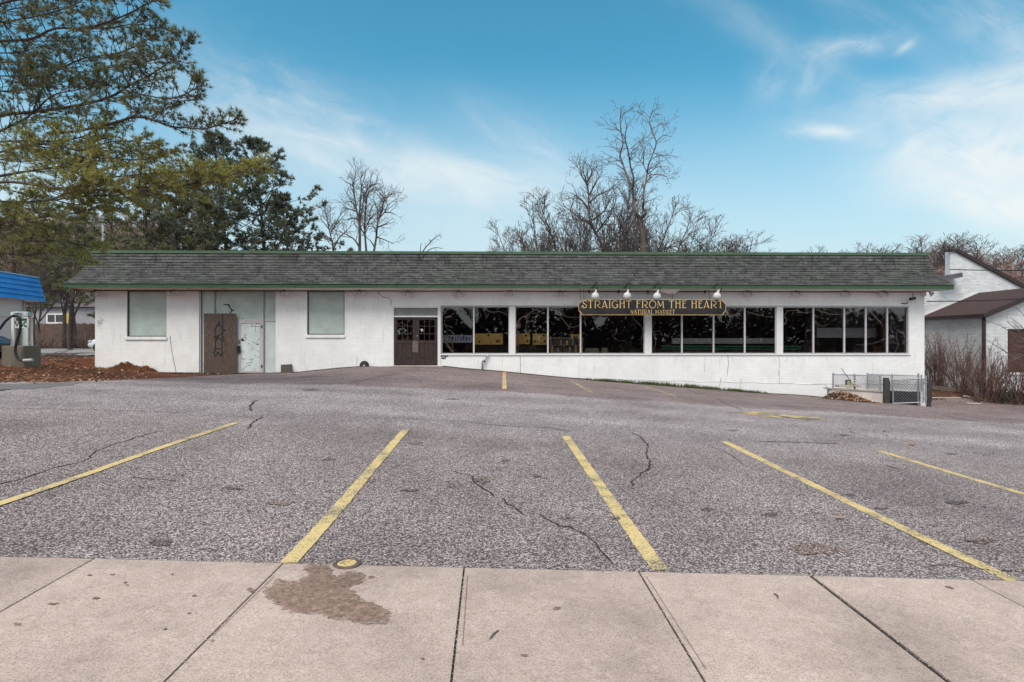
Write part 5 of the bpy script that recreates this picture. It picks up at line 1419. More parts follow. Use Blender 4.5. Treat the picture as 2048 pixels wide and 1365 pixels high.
def make_car(label, paint, loc, rz):
    g = thing('parked_car', label, 'car', loc, rz)
    # local: nose at x = 0, tail at -4.5
    st = [(-.02,.62,.34,.60),(-.12,.72,.30,.72),(-.5,.84,.22,.86),(-1.25,.90,.20,.98),(-1.6,.90,.20,1.00),(-3.4,.90,.20,1.02),(-4.2,.86,.24,.98),(-4.45,.74,.34,.88)]
    mb = MB(); nn = 12
    for (x, w, z0, z1) in st:
        zm = (z0+z1)/2
        for (u, v) in ((-1,.25),(-1,.6),(-.93,.88),(-.75,1),(0,1.03),(.75,1),(.93,.88),(1,.6),(1,.25),(.85,0),(0,0),(-.85,0)): mb.v.append((x, u*w, lerp(z0,z1,v)))
    for i in range(len(st)-1):
        for k in range(nn): k2=(k+1)%nn; mb.f.append((i*nn+k,i*nn+k2,(i+1)*nn+k2,(i+1)*nn+k))
    mb.f.append(tuple(range(nn))); mb.f.append(tuple((len(st)-1)*nn+k for k in range(nn))[::-1])
    mb.build('body', M[paint], g, smooth=True)
    mb = MB(); lo = [(-1.2,.78,.99),(-1.9,.80,1.0),(-3.3,.80,1.0),(-4.0,.76,.99)]; hi = [(-2.0,.60,1.46),(-2.3,.62,1.5),(-3.2,.62,1.5),(-3.7,.58,1.44)]
    for r in (lo, hi):
        for x,w,z in r: mb.v += [(x,-w,z),(x,w,z)]
    for i in range(3):
        mb.f += [(2*i,2*i+2,8+2*i+2,8+2*i),(2*i+1,8+2*i+1,8+2*i+3,2*i+3),(8+2*i,8+2*i+2,8+2*i+3,8+2*i+1)]
    mb.f += [(0,8,9,1),(6,7,15,14)]
    mb.build('windows', M['car_glass'], g)
    mb = MB(); mb.box(-3.35,-2.2,-.6,.6,1.495,1.52); mb.build('roof', M[paint], g, bevel=.01)
    for x in (-.85,-3.55):
        for s in (-1,1):
            mb = MB(); mb.lathe([(.20,-.10),(.31,-.10),(.325,-.05),(.325,.05),(.31,.10),(.20,.10)], 24, (x,s*.80,.325), (0,s,0)); wl = mb.build('wheel', M['black_rubber'], g, smooth=False)
            mb = MB(); mb.lathe([(.19,.06),(.19,.095),(.06,.105),(.03,.11)], 20, (x,s*.80,.325), (0,s,0)); mb.build('rim', M['steel'], wl)
    for s in (-1,1):
        mb = MB(); mb.add([(-.06,s*.36,.62),(-.10,s*.70,.64),(-.42,s*.835,.72),(-.36,s*.78,.80),(-.10,s*.66,.74),(-.06,s*.38,.70)], [(0,1,2,3,4,5)]); mb.v = [(x+.02,y+s*.012,z+.01) for x,y,z in mb.v]; mb.build('headlight', M['lens'], g)
    mb = MB(); mb.box(-.06,.012,-.34,.34,.46,.60); mb.build('grille', M['dark_frame'], g); mb = MB(); mb.box(-.10,.0,-.62,.62,.30,.42); mb.build('bumper', M['black'], g)
    return g
X = unproj(175.5, 690, 36); make_car('white car nose peeping out behind the left shop corner', 'car_white', (X.x, 36.6, ground(X.x,36.6)+.03), PI)
X = unproj(12, 690, 21.0); make_car('dark car cut off by the left picture edge beside the vacuum', 'car_dark', (X.x, 21.0, ground(X.x,21)+.02), .15)

# side street
mb = grid_mesh(frange(-75,-17.9,1.2), frange(31.3,44.5,1.1), lambda x,y: ground(x,y)+.02+.0*x)
o = mb.build('side_street', M['road'], smooth=True); tag(o, kind='structure')
# board fence
fa, fb = Vector((-47,51,0)), Vector((-33.5,50,0)); n = 62
fen = thing('board_fence', 'weathered brown wooden board fence beyond the side street', 'fence', (fa.x,fa.y,ground(fa.x,fa.y)))
mb = MB(); rr = random.Random(2)
for i in range(n):
    p = fa.lerp(fb,i/n)-fa; q = fa.lerp(fb,(i+.92)/n)-fa; h = 1.95+rr.uniform(-.06,.06); z0 = ground(fa.x+p.x,fa.y+p.y)-ground(fa.x,fa.y)
    mb.prism([(p.x,p.y,z0-.1),(q.x,q.y,z0-.1),(q.x,q.y,z0+h-.08),((p.x+q.x)/2,(p.y+q.y)/2,z0+h),(p.x,p.y,z0+h-.08)], (0,.03,0))
mb.build('boards', M['fence_wood'], fen)
for i in range(8):
    p = fa.lerp(fb,i/7)-fa; mb = MB(); z0 = ground(fa.x+p.x,fa.y+p.y)-ground(fa.x,fa.y); mb.box(p.x-.06,p.x+.06,p.y+.05,p.y+.17,z0-.2,z0+1.9); mb.build('post', M['fence_wood'], fen)
# house behind it
hd = 62; h0, h1 = unproj(60,690,hd), unproj(196,690,hd); hz = ground(h0.x,hd)-.4
hs_ = thing('small_house', 'small lavender grey house with white trimmed window behind the board fence', 'house', ((h0.x+h1.x)/2,hd,hz)); w = (h1.x-h0.x)/2; ev = 1.65+70*hd/F-hz
wx0, wz0 = unproj(96,645,hd), unproj(126,630,hd); ox = (h0.x+h1.x)/2
mb = MB(); mb.box(-w,w,0,6,-1,ev); mb.build('wall', M['siding'], hs_)
mb = MB(); mb.prism([(-w-.3,-.4,ev-.1),(-w-.3,3,ev+1.3),(-w-.3,6.4,ev-.1)],(2*w+.6,0,0)); mb.build('roof', M['house_roof'], hs_)
mb = MB(); frame_rect(mb, wx0.x-ox-.15, wz0.x-ox+.15, wx0.z-hz-.15, wz0.z-hz+.15, .16, -.06, -.002); mb.box((wx0.x+wz0.x)/2-ox-.05,(wx0.x+wz0.x)/2-ox+.05,-.05,-.003,wx0.z-hz,wz0.z-hz); wn = mb.build('window', M['white'], hs_)
mb = MB(); mb.box(wx0.x-ox, wz0.x-ox, -.02, -.004, wx0.z-hz, wz0.z-hz); mb.build('pane', M['car_glass'], wn)
mb = MB(); p = unproj(137,640,hd); mb.box(p.x-ox-.25,p.x-ox+.25,-.05,-.01,p.z-hz-.7,p.z-hz+.7); mb.build('door', simple('yellow_door', (.5,.42,.12), .6, .1, 3), hs_)

# needle pile against the wall
c0 = floc(fx(258), -.15, 0); pile = tag(empty('needle_pile', (c0.x,c0.y,ground(c0.x,c0.y))), 'heap of rust brown pine needles against the white wall at left', 'needle pile')
mb = MB(); nx, ny = 40, 10
def pilez(u, v): return (.38*math.exp(-((u+.02)/.26)**2)+.24*math.exp(-((u-.42)/.2)**2)+.08*math.exp(-((u+.6)/.3)**2))*max(0,min(1,v*1.15))**.8
for j in range(ny):
    for i in range(nx):
        u = i/(nx-1)*2-1; v = j/(ny-1); x = u*1.9; y = (v-1)*.75+.1; mb.v.append((x, y+.04*x*.5, pilez(u,v)*(1+.25*math.sin(i*1.7+j*2.1))+ground(c0.x+x,c0.y+y)-ground(c0.x,c0.y)-.005))
for j in range(ny-1):
    for i in range(nx-1): mb.f.append((j*nx+i,j*nx+i+1,(j+1)*nx+i+1,(j+1)*nx+i))
mb.build('mound', M['litter'], pile, smooth=True)
mb = MB(); rr = random.Random(3)
for i in range(2600):
    u = max(-1,min(1,rr.gauss(.1,.42))); v = rr.random(); x = u*1.9; y = (v-1)*.75+.1; z = pilez(u,v)+ground(c0.x+x,c0.y+y)-ground(c0.x,c0.y)+.01
    a = rr.uniform(0,6.3); l = rr.uniform(.06,.15); e = Vector((math.cos(a)*l, math.sin(a)*l, rr.uniform(-.02,.07))); p = Vector((x,y+.02*x,z)); s = Vector((-e.y,e.x,0)).normalized()*.006; mb.add([p-s,p+s,p+e],[(0,1,2)])
o = mb.build('needles', M['leaf'], pile); o['kind'] = 'stuff'
# loose litter: needles, leaves, twigs over the bank at the left (too many to count)
rr = random.Random(44); mbs = {'leaf':MB(),'leaf_pale':MB(),'bark':MB()}
def litter_at(X, Y, k, s):
    z = ground(X,Y)+.004; a = rr.uniform(0,6.3)
    if k == 'bark':
        e = Vector((math.cos(a),math.sin(a)*.6,rr.uniform(-.02,.12)))*s*3; mbs[k].tube([(X,Y,z+.01),(X+e.x,Y+e.y,z+.02+max(0,e.z))], .008, 3)
    else:
        ux = Vector((math.cos(a),math.sin(a),rr.uniform(-.3,.5)))*s; vx = Vector((-math.sin(a),math.cos(a),rr.uniform(-.3,.6)))*s*.6; p = Vector((X,Y,z+s*.4)); mbs[k].add([p-ux,p-vx,p+ux,p+vx],[(0,1,2,3)])
for i in range(3600):
    q = hit(rr.uniform(-20,300), rr.uniform(718,768) if rr.random()<.8 else rr.uniform(755,772)) if i%2 else Vector((rr.uniform(-24,-11), rr.uniform(12.5,30),0))
    if -17.35 < q.x and q.y > 23.6+.02*q.x: continue
    if q.y < back_edge(q.x)-.5: continue
    k = rr.choice(['leaf']*9+['leaf_pale']*1+['bark']*2); litter_at(q.x, q.y, k, rr.uniform(.018,.05))
for i in range(700):
    litter_at(rr.uniform(18.2,25), rr.uniform(24.7,28), rr.choice(['leaf','leaf','leaf_pale','bark']), rr.uniform(.03,.07))
lit = empty('fallen_leaves'); tag(lit, 'scatter of rusty needles, leaves and twigs on the banks', 'leaf litter', kind='stuff')
for nm, k in (('leaves','leaf'),('pale_leaves','leaf_pale'),('twigs','bark')): o = mbs[k].build(nm, M[k], lit); o['kind'] = 'stuff'
# brush heap by the left corner
c0 = Vector((-18.6,23.4,0)); br = tag(empty('brush_heap', (c0.x,c0.y,ground(c0.x,c0.y))), 'low heap of dead branches by the left shop corner', 'brush heap')
mb = MB()
for i in range(46):
    a = rr.uniform(-.5,.5); p = Vector((rr.uniform(-.9,.9),rr.uniform(-.4,.4),rr.uniform(0,.25))); e = Vector((math.cos(a),rr.uniform(-.3,.3),rr.uniform(-.1,.3)))*rr.uniform(.3,.9); mb.tube([p,p+e*.5+Vector((0,0,.04)),p+e],[.014,.011,.005],4)
mb.build('branches', M['bark'], br)

# ------------------------------------------------------------------ right: neighbouring white brick building
nb = thing('brick_building', 'white brick neighbour with tall half gable and brown shingled wing at right', 'building', (20.5,25,-1.0))
def W(x,y,z): return (x-20.5, y-25, z+1.0)
wing_e = 2.82; rx = 23.2; rzp = 3.95; Y1, Y2 = 25.0, 28.6
# wing: side wall along Y and gable front
wx0_, wx1_, wz0_, wz1_ = 21.55, 23.4, .29, 2.17
gp = wall_holes(0, 5.4, -1.0, 3.82, [(wx0_-20.5,wx1_-20.5,wz0_+1,wz1_+1)], 0, .25); gp.build('wall', M['brick2'], nb)
mb = MB(); mb.prism([W(20.5,25,wing_e),W(25.9,25,wing_e),W(rx,25,rzp-.02)],(0,.25,0)); mb.build('gable', M['brick2'], nb)
mb = MB(); mb.box(0,.25,.25,Y2-Y1,-1.0,wing_e+1); mb.build('wall', M['brick2'], nb)
mb = MB(); ov = .16
for (xa, za, xb, zb__) in ((20.5-ov*1.3, wing_e-ov*.55, rx, rzp),(rx, rzp, 25.9+ov*1.3, wing_e-ov*.55)):
    mb.prism([W(xa,Y1-.22,za),W(xb,Y1-.22,zb__),W(xb,Y1-.22,zb__+.10),W(xa,Y1-.22,za+.10)],(0,Y2-Y1+.2,0))
wr = mb.build('roof', M['brown_roof'], nb)
mb = MB(); mb.bar(W(20.5-.24,Y1-.24,wing_e-.10),W(20.5-.24,Y2,wing_e-.10),.10,.13); mb.bar(W(20.5-.2,Y1-.25,wing_e-.10),W(rx,Y1-.25,rzp-.0),.06,.20); mb.bar(W(rx,Y1-.25,rzp-.0),W(26.1,Y1-.25,wing_e-.14),.06,.20); mb.build('gutter', M['brown_dark'], nb)
mb = MB(); mb.tube([W(20.38,Y1-.16,wing_e-.12),W(20.46,Y1-.07,wing_e-.3),W(20.46,Y1-.07,-1.0)], .085, 4); mb.build('downspout', M['brown_dark'], nb)
mb = MB(); frame_rect(mb, wx0_-20.5+.002, wx1_-20.5-.002, wz0_+1.002, wz1_+.998, .07, .03, .12); wn = mb.build('window', M['brown_dark'], nb)
mb = MB(); mb.box(wx0_-20.5+.07, wx1_-20.5-.07, .07, .09, wz0_+1.07, wz1_+.93); mb.build('pane', simple('dark_red_brown_shutter', (.062,.030,.025), .5, .3, 2), wn)
mb = MB(); mb.box(wx0_-20.5-.06, wx1_-20.5+.06, -.05, .029, wz0_+1-.11, wz0_+1.0); mb.build('sill', M['white'], wn)
# flashing where the wing roof meets the tall wall
mb = MB(); mb.bar(W(20.3,Y2-.02,wing_e+.04),W(rx-.1,Y2-.02,rzp+.10),.03,.09); mb.build('flashing', M['white'], nb)
# tall wall
xt0 = 21.8; zt_ = 6.10; low_z = 4.76
mb = MB(); mb.prism([W(17.0,Y2,-1.0),W(30,Y2,-1.0),W(30,Y2,1.85),W(22.15,Y2,zt_),W(xt0,Y2,zt_),W(xt0,Y2,low_z),W(17.0,Y2,low_z)],(0,.35,0)); mb.build('tall_wall', M['brick2'], nb)
mb = MB(); mb.bar(W(22.1,Y2-.03,zt_+.05),W(30.2,Y2-.03,1.80),.16,.17); mb.bar(W(xt0-.10,Y2-.03,zt_+.045),W(22.12,Y2-.03,zt_+.05),.16,.10); tr = mb.build('rake_trim', M['brown_dark'], nb)
mb = MB(); mb.prism([W(22.1,Y2,zt_+.1),W(30.2,Y2,1.85),W(30.2,Y2,1.78),W(22.1,Y2,zt_+.02)],(0,.5,0)); mb.build('upper_roof', M['brown_roof'], nb)
mb = MB(); mb.bar(W(21.0,Y2-.35,low_z-.06),W(21.95,Y2-.35,low_z+.12),.5,.22); mb.bar(W(17,Y2-.05,low_z+.02),W(21.3,Y2-.05,low_z+.02),.3,.10); mb.build('gutter', simple('purple_grey_metal', (.10,.09,.115), .5, .2, 3), nb)
# overhead wires
for (pa, da, pb, db, lb) in (((1900,539),28.2,(2400,520),20,'upper black cable crossing the white gable at right'),((1853,603),26,(2400,565),20,'lower black cable running from the shop corner to the right')):
    A = unproj(*pa,da); B = unproj(*pb,db); mb = MB(); mb.tube([A.lerp(B,i/16)+Vector((0,0,-.18*4*(i/16)*(1-i/16))) for i in range(17)], .022, 5); tag(mb.build('cable', M['black']), lb, 'cable')
# timbers, planks on the ground
def logg(pa, pb, da, db, w, h, mat, name, label, cat, lift=.0):
    A = hit(*pa); B = hit(*pb); mb = MB(); c = (A+B)/2; A = A-c; B = B-c
    mb.bar(A+Vector((0,0,h/2+lift)), B+Vector((0,0,h/2+lift)), w, h); o = mb.build(name, M[mat], bevel=.01); o.location = c; tag(o, label, cat)
logg((1860,779),(1924,786),0,0,.18,.18,'timber','landscape_timber','old grey landscape timber edging the shrub bed beside the gate post','timber')
logg((1981,791),(2075,797),0,0,.18,.18,'timber','landscape_timber','old grey landscape timber edging the bed at the right picture edge','timber')
logg((1926,793),(1988,805),0,0,.30,.05,'planks','plank','pale weathered plank lying askew on the edge of the lot','plank')
logg((1862,797),(1920,797),0,0,.25,.04,'planks','plank','flat tan plank on the ground just right of the black post','plank')
logg((1978,797),(2020,799),0,0,.2,.04,'planks','plank','short pale plank among the leaves beside the askew one','plank')
logg((1990,806),(2080,811),0,0,.16,.05,'planks','plank','long thin plank at the right edge near the asphalt','plank')
logg((1934,807),(1962,809),0,0,.15,.03,'old_conc','plank','small white strip lying on the asphalt at right','plank')

# ------------------------------------------------------------------ vegetation
def wiggle_path(p, d, L, n, rng, wig, up=0.0):
    P = [Vector(p)]; d = Vector(d).normalized(); s = L/n
    for i in range(n):
        d = (d + Vector((rng.gauss(0,wig), rng.gauss(0,wig), rng.gauss(0,wig)+up))).normalized()
        P.append(P[-1]+d*s)
    return P
def path_at(P, t):
    n = len(P)-1; f = min(n-1e-6, max(0, t*n)); i = int(f); return P[i].lerp(P[i+1], f-i), (P[i+1]-P[i]).normalized()
def plen(P): return sum((b-a).length for a, b in zip(P, P[1:]))
RM = [.0105]
def sprout(mbs, P, r0, r1, lvl, rng, cfg):
    """tube along P, then side shoots; cfg[lvl] = (per metre, length, angle lo, angle hi, wiggle, up, start)"""
    n = len(P)
    mbs[min(lvl, len(mbs)-1)].tube(P, [lerp(r0,r1,(i/(n-1))**.8) for i in range(n)], 6 if r0 > .07 else (4 if r0 > .02 else 3), False)
    if lvl >= len(cfg): return
    den, ln, alo, ahi, wig, up, start = cfg[lvl]; L = plen(P)
    k = max(1, int(L*den*rng.uniform(.8,1.2)))
    for j in range(k):
        t = start+(1-start)*((j+rng.random())/k); p, tg = path_at(P, t)
        o = tg.orthogonal().normalized(); o.rotate(Matrix.Rotation(rng.uniform(0,2*PI), 3, tg)); a = math.radians(rng.uniform(alo,ahi))
        d = tg*math.cos(a)+o*math.sin(a)
        l = ln*rng.uniform(.55,1.15)*lerp(1.0,.5,t); r = max(RM[0], min(lerp(r0,r1,t)*.65, .012+l*.012)) if lvl < 2 else max(RM[0]*.9, min(lerp(r0,r1,t)*.7, .013))
        sprout(mbs, wiggle_path(p, d, l, max(3, int(3+l*1.1)), rng, wig, up), r, max(RM[0]*.55, r*.4), lvl+1, rng, cfg)

def bare_tree_obj(name, label, loc, paths, cfg, seed, mats=('bark','bark'), group=None, split=2):
    """paths: list of (points relative to loc, r0, r1); trunk and limbs are one part, the twigs the crown"""
    rng = random.Random(seed); g = thing(name, label, 'tree', loc, 0, group); a, b = MB(), MB()
    mbs = [a]*split + [b]*6
    for P, r0, r1 in paths: sprout(mbs, [Vector(p) for p in P], r0, r1, 0, rng, cfg)
    a.build('trunk', M[mats[0]], g); b.build('crown', M[mats[1]], g); return g

def px_path(pts, d, loc, rng, jd=.5, drift=0.0, ox=960, oy=190, s=2.7676):
    """trace a limb through photograph points at about d metres, wandering in depth"""
    Q = []; dd = d
    for i, (x, y) in enumerate(pts):
        if i: dd += rng.uniform(-jd, jd)+drift
        Q.append(unproj(ox+x/s, oy+y/s, dd)-Vector(loc))
    return smooth_path(Q, 3)

# the tall forked tree behind the roof
rng = random.Random(70); D = 38.0
base = unproj(960+905/2.7676, 600, D); base.z = 0.0; B_ = (base.x, base.y, 0)
tw = [(2.5,1.5,35,72,.14,.05,.2),(3.8,.85,28,65,.17,.03,.15),(4.6,.45,25,60,.18,.02,.2)]
tr_ = lambda pts, r0, r1, dr=0.0: (px_path(pts, D, B_, rng, .45, dr), r0*.68, r1)
trunk = ([Vector((0,0,-.3)), Vector((0,0,3))] + px_path([(905,875),(900,780),(886,715),(884,678)], D, B_, rng, .0), .20, .165)
forks = [tr_([(884,684),(858,640),(850,590),(845,520),(822,470),(803,420),(790,380),(775,330),(792,270),(780,200),(776,130),(782,62)], .17,.02,.15),
 tr_([(845,520),(850,460),(834,400),(825,340),(815,290),(803,240),(810,180),(803,130)], .10,.02,-.3),
 tr_([(884,684),(908,668),(917,650),(902,628),(906,590),(904,550),(918,480),(926,430),(935,380),(960,320),(975,262),(948,190),(940,130),(962,84)], .16,.02,-.12),
 tr_([(925,435),(903,385),(870,345),(850,330)], .07,.015,.4), tr_([(930,440),(985,398),(1045,400)], .06,.012,-.4), tr_([(938,445),(985,440),(1030,455),(1045,485)], .05,.012,.4),
 tr_([(960,320),(1005,335),(1050,335)], .05,.012,.4), tr_([(975,262),(1015,225),(1065,235)], .05,.012,-.4), tr_([(948,190),(1000,165),(1050,155)], .045,.01,.4), tr_([(790,380),(745,352),(690,325)], .06,.012,-.4),
 tr_([(778,330),(740,295),(688,285)], .05,.012,.4), tr_([(832,300),(880,262),(915,225)], .06,.012,.3), tr_([(903,385),(908,330),(918,280)], .05,.012,-.3), tr_([(782,210),(740,180),(690,155)], .045,.01,.4), tr_([(803,420),(750,385),(710,372)], .05,.01,.5), tr_([(776,130),(810,90),(850,75)], .04,.01,-.3), tr_([(940,130),(905,95),(880,100)], .04,.01,.3)]
bare_tree_obj('bare_tree', 'tallest bare tree, forking low into two wavy stems behind the sign', B_, [trunk]+forks, tw, 71, ('bark_brown','bark'), None, 1)

# three slim bare trees left of centre
def px_tree(label, base_px, D, stems, seed, ox, oy, s, tw, r=.15, mats=('bark','bark'), group=None):
    rng = random.Random(seed); b = unproj(base_px, 600, D); B = (b.x, b.y, 0)
    paths = []
    for i, st in enumerate(stems):
        r_ = r*.68; P = px_path(st, D, B, rng, .3, rng.uniform(-.2,.2), ox, oy, s)
        if i == 0: P = [Vector((P[0].x*.6,0,-.3))]+P
        paths.append((P, r_ if i == 0 else r_*.62, .016))
    return bare_tree_obj('bare_tree', label, B, paths, tw, seed+1, mats, group, 1)
q5 = (600,320,5.689); tw2 = [(2.8,1.5,28,62,.13,.06,.2),(4.2,.8,25,58,.15,.03,.15),(4.6,.40,22,55,.16,.02,.2)]
px_tree('leftmost and thickest of the three slim bare trees left of centre', 719, 40, [[(678,1050),(680,850),(672,700),(640,560),(625,440),(605,300),(625,200),(640,110)],[(678,700),(708,560),(735,400),(790,300),(818,160)],[(672,690),(688,450),(700,300),(690,230),(722,140)],[(605,300),(560,270),(510,250)],[(630,560),(600,490),(530,470)],[(650,590),(560,560),(480,540)],[(660,680),(590,660),(520,690)],[(678,1000),(610,900),(500,840),(390,800)],[(790,300),(850,280),(905,270)]], 81, *q5, tw2, .17)
px_tree('middle one of the three slim bare trees left of centre', 732, 41, [[(755,1050),(740,860),(738,700),(755,500),(770,400),(800,350),(860,310)],[(738,790),(790,680),(805,560),(860,500)],[(738,860),(700,800),(640,760)],[(755,500),(720,420),(735,350)]], 83, *q5, tw2, .13)
px_tree('rightmost of the three slim bare trees, leaning right', 749, 39, [[(840,1050),(868,880),(880,750),(905,650),(950,500),(960,440),(1020,370)],[(905,660),(960,600),(1000,520),(1060,470),(1125,440)],[(885,740),(880,620),(880,560),(850,480)],[(870,880),(960,910),(1070,960)],[(845,990),(800,920),(760,890)],[(880,770),(960,740),(1000,735)],[(960,600),(1030,600),(1095,630)],[(960,445),(925,400),(910,380)]], 85, *q5, tw2, .13)
px_tree('thin bare tree at the right edge of the dark pines', 666, 39, [[(380,1050),(365,930),(330,790),(300,640),(270,520)],[(370,800),(450,640),(520,560)],[(390,1000),(450,880),(560,780),(590,700)],[(330,790),(260,700),(230,640)],[(380,960),(320,880),(270,850)]], 87, *q5, tw2, .10)
px_tree('bent dead branch tops rising over the middle of the roof', 845, 36, [[(1370,1090),(1420,1010),(1490,930),(1560,870),(1605,865)],[(1430,1050),(1500,1010),(1560,1000),(1620,1010)],[(1365,1080),(1370,1000),(1378,950)],[(1490,930),(1475,915),(1470,905)]], 89, *q5, [(1.2,.5,30,60,.15,.04,.3),(2.5,.3,30,60,.2,0,.3)], .07)

# generic bare trees: six prototypes, 10 m high
def proto_tree(seed, spread, fork=.22, nl=5, den=(2.0,3.2,4.2), mats=('bark','bark'), ln=(2.2,1.0,.5)):
    rng = random.Random(seed); a, b = MB(), MB(); mbs = [a, a, b, b, b]
    T = wiggle_path((0,0,-.2), (rng.uniform(-.08,.08),rng.uniform(-.08,.08),1), 10*fork+.5, 5, rng, .06, .2)
    cfg = [(den[0]*1.5,ln[0],22,52,.08,.08,.22),(den[1]*1.35,ln[1],22,50,.10,.06,.15),(den[2]*1.2,ln[2],18,50,.12,.05,.15)]
    a.tube(T, [lerp(.21,.16,i/5) for i in range(6)], 7)
    for k in range(nl):
        az = 2*PI*k/nl+rng.uniform(-.5,.5); tilt = spread*rng.uniform(.35,1.1) if k else .1
        d = Vector((math.cos(az)*math.sin(tilt), math.sin(az)*math.sin(tilt), math.cos(tilt))); L = (9.6-10*fork)*rng.uniform(.85,1.05)/max(.72,math.cos(tilt*.8))*.92
        st, _ = path_at(T, rng.uniform(.75,1)); sprout(mbs, wiggle_path(st, d, L, 8, rng, .07, .07), .075*rng.uniform(.8,1.2), .015, 0, rng, cfg)
    zz = sorted(v[2] for v in a.v+b.v); top = zz[int(len(zz)*.88)]
    def sq(z):
        z = z*8.0/top
        return z if z < 7.6 else 7.6+2.5*(1-math.exp(-(z-7.6)/2.2))
    for q in (a, b): q.v = [(x,y,sq(z)) for x,y,z in q.v]
    ta = a.build('trunk', M[mats[0]]); tb = b.build('crown', M[mats[1]]); ra = ta.data, tb.data
    bpy.data.objects.remove(ta); bpy.data.objects.remove(tb)
    return ra
RM[0] = .0135
protos = [proto_tree(101,.75,.20,6), proto_tree(102,.55,.25,5), proto_tree(103,.9,.16,7,(2.2,3.4,4.4)), proto_tree(104,.45,.3,5), proto_tree(105,.7,.12,7,(2.2,3.4,4.4)), proto_tree(106,.35,.08,7,(2.2,3.2,4.0))]
red = [proto_tree(111,.75,.18,6,mats=('bark','bark_red')), proto_tree(112,.6,.2,6,(2.2,3.4,4.4),('bark','bark_red'))]
RM[0] = .0105
def plant(proto, label, px, ytop, d, width, rot, group=None, gz=None):
    b = unproj(px, 682, d); z = ground(b.x, d) if gz is None else gz; h = CAMZ+(CY-ytop)/F*d - z
    g = thing('bare_tree', label, 'tree', (b.x, d, z-.1), rot, group)
    for nm, me in zip(('trunk','crown'), proto): o = bpy.data.objects.new(nm, me); col.objects.link(o); o.parent = g
    s = h/10; g.scale = (s*width, s*width, s); return g
CL = 'bare trees clustered behind the shop roof'
for a in [(protos[2],'low rounded bare tree at the left end of the cluster behind the roof',1062,440,47,.85,.3),
 (protos[4],'rounded bare tree, second from the left in the cluster',1098,412,46,.95,1.1),(protos[0],'broad bare tree just left of the leaning trunk',1138,362,44,1.05,2.0),
 (protos[4],'bare tree crown filling in beneath the leaning trunk tree',1215,352,45,.95,.7),(protos[1],'bare tree standing close against the tall forked trunk on its left',1252,346,43,.85,2.6),
 (protos[0],'bare tree just right of the tall forked trunk',1318,392,42,1.0,4.0),(protos[2],'low bare tree right of the tall forked trunk group',1352,432,47,1.1,5.2),
 (protos[3],'upright bare tree halfway between forked trunk and right roof end',1395,442,46,1.1,.4),(protos[5],'brushy upright bare tree just right of the sign end above the roof',1446,446,45,1.3,1.4),
 (protos[2],'low round bare tree top right of the brushy upright one',1522,478,48,1.3,2.2),(protos[4],'lowest tuft of bare twigs over the right half of the roof',1598,492,48,1.2,3.3),
 (protos[2],'tiny bare crown just above the middle of the roof',818,487,50,1.2,1.9) ,(protos[2],'dense low bare crown between the rounded trees left of the leaning trunk',1120,415,47,.9,4.4),(protos[0],'bare crown between the leaning trunk and the forked trunk, low down',1278,400,46,1.0,5.9),(protos[4],'low bushy bare crown between the sign end trees',1420,462,48,1.3,2.9),(protos[0],'low bare crown at the far left foot of the cluster',1036,470,48,.8,1.7)]: plant(*a, CL)
rng = random.Random(90); D = 41; b = unproj(1208,600,D); B_ = (b.x,b.y,0)
px_tree('bare tree with a leaning trunk left of the tall forked tree', 1208, D, [[(695,875),(660,800),(630,745),(612,700),(600,650),(602,580),(595,500),(570,430),(530,395)],[(612,700),(560,690),(500,640),(430,600)],[(600,640),(560,580),(500,540)],[(640,770),(700,690),(740,620),(760,560)],[(602,560),(640,490),(680,420)],[(595,500),(560,440),(560,400)],[(600,600),(650,560),(720,520)],[(610,700),(690,640),(700,560),(740,500)],[(595,480),(620,430),(600,380)]], 91, 960, 190, 2.7676, [(3.0,1.9,28,60,.12,.05,.2),(4.2,.95,25,58,.14,.04,.15),(4.8,.45,22,55,.15,.03,.2)], .20)
px_tree('straight thin bare tree between leaning and forked trunks', 1250, 42, [[(800,875),(805,780),(815,680),(825,580),(828,500),(810,450)],[(808,760),(760,680),(720,620)],[(815,690),(860,620),(900,570)],[(822,600),(780,540),(760,500)],[(605,880),(610,820),(604,760)]][:4], 93, 960, 190, 2.7676, tw2, .12)
FR = 'far bare trees along the horizon at right'; rr = random.Random(33)
for i, px in enumerate([1688,1716,1748,1778,1806,1838,1866,1890,1912,1950,1985,2015,2050,2085]):
    yt = {1866:474,1890:462,1912:447,1950:452,1985:470}.get(px, 473+rr.uniform(-5,5) if px < 1860 else 472+rr.uniform(-6,8))
    plant(rr.choice([protos[2],protos[4],protos[0],red[1]]), 'bare tree in the far row on the right skyline', px+rr.uniform(-6,6), yt, rr.uniform(54,64), 1.25 if px<1900 else 1.0, rr.uniform(0,6), FR)
plant(protos[5], 'taller brushy bare tree standing up behind the half gable', 1925, 445, 50, 1.2, .5)
for px, yt, d in ((1880,505,46),(1905,500,47),(1990,490,44),(2030,500,45),(2065,500,46),(1860,512,45)): plant(rr.choice(red), 'reddish bare tree in the thicket behind the white neighbour', px, yt, d, 1.2, rr.uniform(0,6), 'reddish thicket behind the neighbour')
LF = 'bare reddish trees on the far left hillside'
for i in range(34):
    px = rr.uniform(-30,430); d = rr.uniform(62,105); b = unproj(px,682,d)
    plant(rr.choice(red+[protos[2]]), 'bare reddish tree on the wooded hillside at far left', px, rr.uniform(392,450)+max(0,(px-260)*.25), d, 1.15, rr.uniform(0,6), LF)
